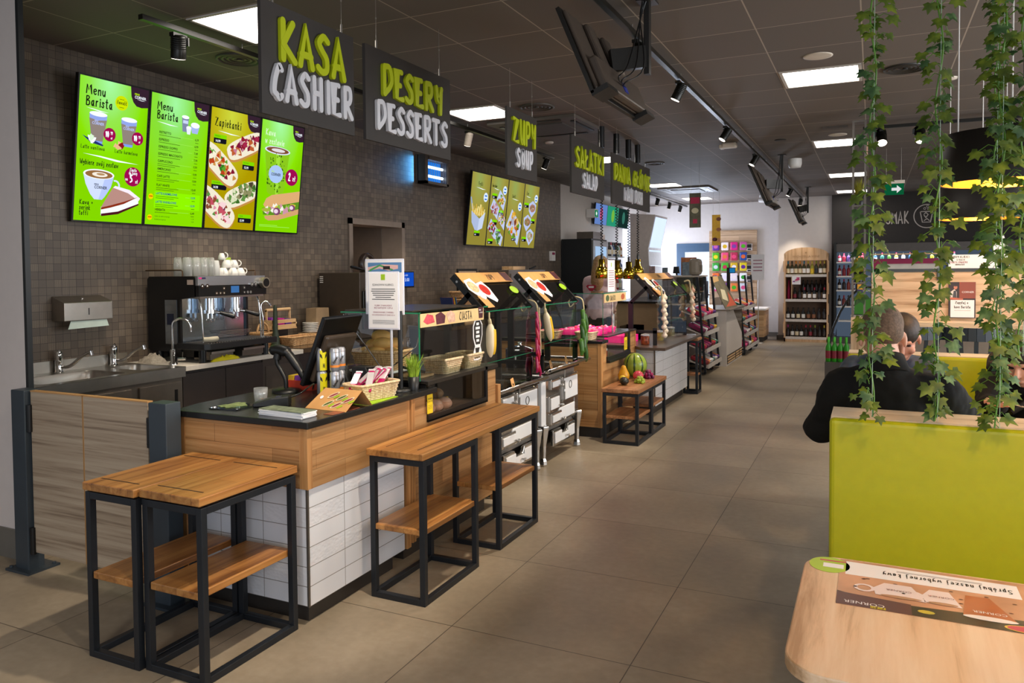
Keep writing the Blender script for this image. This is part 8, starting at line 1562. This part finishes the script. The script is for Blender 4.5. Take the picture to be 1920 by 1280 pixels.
# ================================================================ people
skin = mat('skin', '#c98f78', .5, 0, .07, 30); skinp = mat('skin fair', '#d8a48c', .5, 0, .05, 30)
def soft(o, voxel, it=6):
    r = o.modifiers.new('remesh', 'REMESH'); r.mode = 'VOXEL'; r.voxel_size = voxel; r.use_smooth_shade = True
    s = o.modifiers.new('smooth', 'SMOOTH'); s.factor = .5; s.iterations = it; return o
def limb(k, pts, rs, n=14):
    k.tube(pts, rs, n)
    for p, r in zip(pts, rs): k.ball(p, r*.99, 12, 8)
def person(label, J, hair, top, legs, sk, head_q, loc, hands=True):
    """J: joints in world space; one continuous body, then hair and clothing as children"""
    t = thing('person', label, 'person', loc)
    k = M(); P = {a: V(b) for a, b in J.items()}; H = P['head']; q = head_q
    hp = lambda x, y, z: H+q @ V((x, y, z))          # head space: +y is the face
    k.ball(hp(0, -.012, .03), (.074, .094, .088), 20, 14, q); k.ball(hp(0, .022, -.03), (.060, .068, .075), 18, 12, q); k.ball(hp(0, .045, -.085), (.036, .036, .026), 12, 8, q)
    k.tube([hp(0, .085, .02), hp(0, .112, -.022), hp(0, .095, -.034)], [.010, .015, .011], 10); k.ball(hp(0, .083, -.062), (.026, .014, .010), 10, 8, q); k.ball(hp(0, .080, .028), (.05, .016, .012), 12, 8, q)
    for s in (-1, 1):
        k.ball(hp(.078*s, -.005, -.012), (.010, .020, .032), 12, 8, q); k.ball(hp(.04*s, .06, -.03), (.022, .026, .022), 10, 8, q)
    limb(k, [P['neck'], P['neck'].lerp(H, .55), hp(0, -.02, -.05)], [.062, .056, .055])
    sp = [P['pelvis'], P['pelvis'].lerp(P['chest'], .5), P['chest'], P['chest'].lerp(P['neck'], .6)]
    for p, r in zip(sp, ((.165, .125, .12), (.15, .115, .14), (.175, .125, .16), (.13, .09, .09))): k.ball(p, r, 20, 14)
    for s in 'LR':
        limb(k, [P['sh'+s], P['el'+s], P['wr'+s]], [.058, .043, .028]); k.tube([P['neck']+V((0, 0, -.05)), P['sh'+s]], [.07, .055], 12)
        if hands:
            d = (P['hd'+s]-P['wr'+s]).normalized(); u = P['pl'+s].normalized() if 'pl'+s in P else Z; u = (u-d*u.dot(d)).normalized(); w_ = d.cross(u)
            pm = Matrix((w_, d, u)).transposed(); c_ = P['wr'+s]+d*.05; k.ball(c_, (.042, .055, .018), 14, 10, pm)
            for i, (ox, L_) in enumerate(((-.030, .062), (-.010, .074), (.010, .070), (.029, .054))):
                b_ = c_+d*.040+w_*ox; f1 = b_+d*L_*.45-u*.006; f2 = f1+d*L_*.30-u*L_*.25; f3 = f2+d*L_*.12-u*L_*.26; k.tube([b_-d*.02, b_, f1, f2, f3], [.010, .0095, .009, .0085, .007], 8)
            s_ = 1 if s == 'L' else -1; b_ = P['wr'+s]+d*.025+w_*.032*s_; k.tube([b_, b_+d*.022+w_*.022*s_-u*.006, b_+d*.05+w_*.024*s_-u*.016], [.013, .011, .008], 8)
    for s in 'LR': limb(k, [P['hip'+s], P['kn'+s], P['an'+s]], [.082, .058, .04]); limb(k, [P['an'+s], P['an'+s]+(P['toe'+s]-P['an'+s])*.6+V((0, 0, -.03)), P['toe'+s]], [.038, .036, .028])
    soft(k.build('body', sk, t), .0055, 5)
    for s in (-1, 1):
        M().ball(hp(.030*s, .074, .006), (.012, .008, .006), 10, 7, q).build('eye', mat('eye dark', '#2a2220', .2), t)
    k = M(); hair(k, hp, q); soft(k.build('hair', top[2], t), .006, 3)
    k = M(); k.tube([P['chest'], P['neck']+V((0, 0, -.03)), P['neck']+(H-P['neck'])*.12], [.12, .095, .082], 16)
    for p, r in zip(sp, ((.185, .15, .13), (.178, .145, .16), (.20, .15, .175), (.15, .11, .10))): k.ball(p, r, 20, 14)
    for s in 'LR': limb(k, [P['sh'+s], P['sh'+s].lerp(P['el'+s], .5), P['el'+s], P['wr'+s].lerp(P['el'+s], .08)], [.085, .075, .066, .045] if top[1] > 1 else [.072, .062, .052, .036]); k.tube([P['neck']+V((0, 0, -.06)), P['sh'+s]], [.088, .078], 14)
    o = soft(k.build('jacket' if top[1] > 1 else 'shirt', top[0], t), .009, 6)
    tx = D.textures.new('folds', 'CLOUDS'); tx.noise_scale = .09; dm = o.modifiers.new('folds', 'DISPLACE'); dm.texture = tx; dm.strength = .022; dm.mid_level = .5
    k = M(); up = (H-P['neck']).normalized(); k.tube([P['neck']-up*.03, P['neck']+up*.018, P['neck']+up*.048], [.088, .078, .072] if top[1] > 1 else [.08, .07, .066], 20, False); soft_ = k.build('collar', top[0], t); so = soft_.modifiers.new('thick', 'SOLIDIFY'); so.thickness = .012
    k = M(); k.ball(P['pelvis']+V((0, 0, -.03)), (.178, .14, .11), 18, 12)
    for s in 'LR': limb(k, [P['hip'+s], P['kn'+s], P['an'+s]+V((0, 0, .02))], [.098, .074, .058])
    soft(k.build('trousers', legs, t), .010, 5)
    for s in 'LR': k = M(); limb(k, [P['an'+s]+V((0, 0, -.02)), P['an'+s]+(P['toe'+s]-P['an'+s])*.6+V((0, 0, -.03)), P['toe'+s]], [.046, .046, .036]); soft(k.build('shoe', blk, t), .007, 3)
    return t, hp
def seat_legs(x, y, dy, fz=.05):
    d = {}
    for s, a in (('L', -1), ('R', 1)): d.update({'hip'+s: (x+.09*a, y, .50), 'kn'+s: (x+.12*a, y+.42*dy, .50), 'an'+s: (x+.12*a, y+.40*dy, .09), 'toe'+s: (x+.13*a, y+.56*dy, .045)})
    return d
def rot(rz, rx, s=1.07): return (Matrix.Rotation(rz, 3, 'Z') @ Matrix.Rotation(rx, 3, 'X'))*s
blackj = mat('black jacket', '#030304', .95, 0, .3, 12); bluej = mat('blue grey jacket', '#3a475c', .7); dk = mat('dark trousers', '#15161c', .8)
def buzz(k, hp, q): k.ball(hp(0, -.018, .045), (.0765, .097, .080), 22, 14, q); k.ball(hp(0, -.040, .01), (.072, .078, .06), 18, 12, q)
J = dict(pelvis=(1.70, .635, .56), chest=(1.715, .69, .90), neck=(1.70, .66, 1.125), head=(1.683, .72, 1.25), shL=(1.535, .68, 1.035), elL=(1.44, .74, .84), wrL=(1.58, 1.13, .79), hdL=(1.68, 1.22, .785), shR=(1.895, .68, 1.03), elR=(2.03, .90, .865), wrR=(1.95, 1.20, .80), hdR=(1.89, 1.28, .79)); J.update(seat_legs(1.71, .68, 1))
person('person in a black jacket seated with back turned, cropped greying hair', J, buzz, (blackj, 2, mat('cropped hair', '#6a5648', .8, 0, .3, 120)), dk, skinp, rot(.12, -.32), (1.71, .66, 0))
def short(k, hp, q): k.ball(hp(0, -.015, .045), (.082, .102, .085), 22, 14, q); k.ball(hp(0, -.05, .0), (.078, .075, .08), 18, 12, q)
J = dict(pelvis=(1.74, 2.20, .56), chest=(1.74, 2.13, .84), neck=(1.755, 2.06, 1.03), head=(1.80, 1.955, 1.145), shL=(1.93, 2.06, .955), elL=(2.0, 1.86, .82), wrL=(1.90, 1.66, .80), hdL=(1.84, 1.58, .79), shR=(1.56, 2.06, .95), elR=(1.445, 1.84, .80), wrR=(1.62, 1.62, .79), hdR=(1.71, 1.58, .79)); J.update(seat_legs(1.74, 2.12, -1))
person('person in a blue grey jacket facing the viewer, mostly hidden behind the black jacket', J, short, (bluej, 2, mat('dark brown hair', '#2c2018', .6, 0, .3, 80)), dk, skin, rot(PI-.05, -.55), (1.74, 2.12, 0))
def longh(k, hp, q):
    k.ball(hp(0, -.015, .04), (.084, .104, .088), 22, 14, q); k.ball(hp(0, -.055, -.02), (.08, .07, .10), 18, 12, q)
    for s in (-1, 1): k.tube([hp(.068*s, .01, .05), hp(.086*s, -.005, -.03), hp(.09*s, -.02, -.12), H0+V((.07*s, -.03, -.26))], [.03, .03, .034, .02], 10)
H0 = V((2.375, 1.93, 1.03))
J = dict(pelvis=(2.43, 2.20, .56), chest=(2.42, 2.12, .80), neck=(2.405, 2.02, .945), head=(2.375, 1.93, 1.035), shL=(2.58, 2.04, .88), elL=(2.68, 1.84, .78), wrL=(2.52, 1.64, .79), hdL=(2.44, 1.60, .785), shR=(2.255, 2.04, .885), elR=(2.20, 1.86, .80), wrR=(2.235, 1.70, .835), hdR=(2.20, 1.62, .875)); J.update(seat_legs(2.43, 2.12, -1))
t, hp = person('person with dark hair in a black coat eating at the right frame edge', J, longh, (blackj, 2, mat('dark hair', '#1c1310', .5, 0, .3, 60)), dk, skinp, rot(PI-.55, -.42), (2.43, 2.12, 0))
k = M(); k.tube(spline([(2.27, 2.10, .97), (2.30, 2.20, 1.03), (2.42, 2.24, 1.05), (2.53, 2.18, 1.0)], 5), .055, 12); soft(k.build('fur_hood', mat('fur grey', '#3c3632', .95, 0, .5, 90), t), .012, 4)
tag(M().tube([(2.205, 1.60, .86), (2.24, 1.57, .87), (2.30, 1.56, .86)], [.002, .002, .003], 6).ball((2.31, 1.56, .858), (.012, .008, .004), 8, 5).build('spoon', inox), 'small spoon held by the person at the right edge', 'spoon')
def blond(k, hp, q):
    k.ball(hp(0, -.015, .04), (.084, .104, .088), 22, 14, q); k.tube([hp(0, -.06, .03), hp(0, -.085, -.08), hp(0, -.10, -.20), hp(.01, -.095, -.30)], [.075, .085, .085, .06], 14)
J = dict(pelvis=(-1.56, 6.56, .98), chest=(-1.555, 6.56, 1.24), neck=(-1.55, 6.55, 1.45), head=(-1.53, 6.57, 1.595), shL=(-1.70, 6.55, 1.39), elL=(-1.74, 6.60, 1.13), wrL=(-1.66, 6.78, 1.02), hdL=(-1.64, 6.86, 1.0), shR=(-1.405, 6.55, 1.39), elR=(-1.37, 6.60, 1.13), wrR=(-1.44, 6.78, 1.02), hdR=(-1.46, 6.86, 1.0))
for s, a in (('L', -1), ('R', 1)): J.update({'hip'+s: (-1.56+.09*a, 6.56, .92), 'kn'+s: (-1.56+.10*a, 6.57, .49), 'an'+s: (-1.56+.10*a, 6.55, .09), 'toe'+s: (-1.56+.11*a, 6.70, .045)})
t, hp = person('person with long blond hair in a pale pink shirt behind the salad case', J, blond, (mat('pale pink shirt', '#d8bcc2', .7), 1, mat('blond hair', '#a5835c', .5, 0, .3, 60)), dk, skinp, rot(-.15, 0), (-1.56, 6.56, 0))
k = M().use(plain('#b01c3c')).prism([(0, -.05), (.07, .03), (.05, .05), (-.05, .05), (-.07, .03)], (-1.60, 6.386, 1.30), X, Z, .003).use(pap).prism([(-.035, .01), (.035, .01), (.035, .035), (-.035, .035)], (-1.60, 6.382, 1.30), X, Z, 0); k.build('back_badge', None, t)
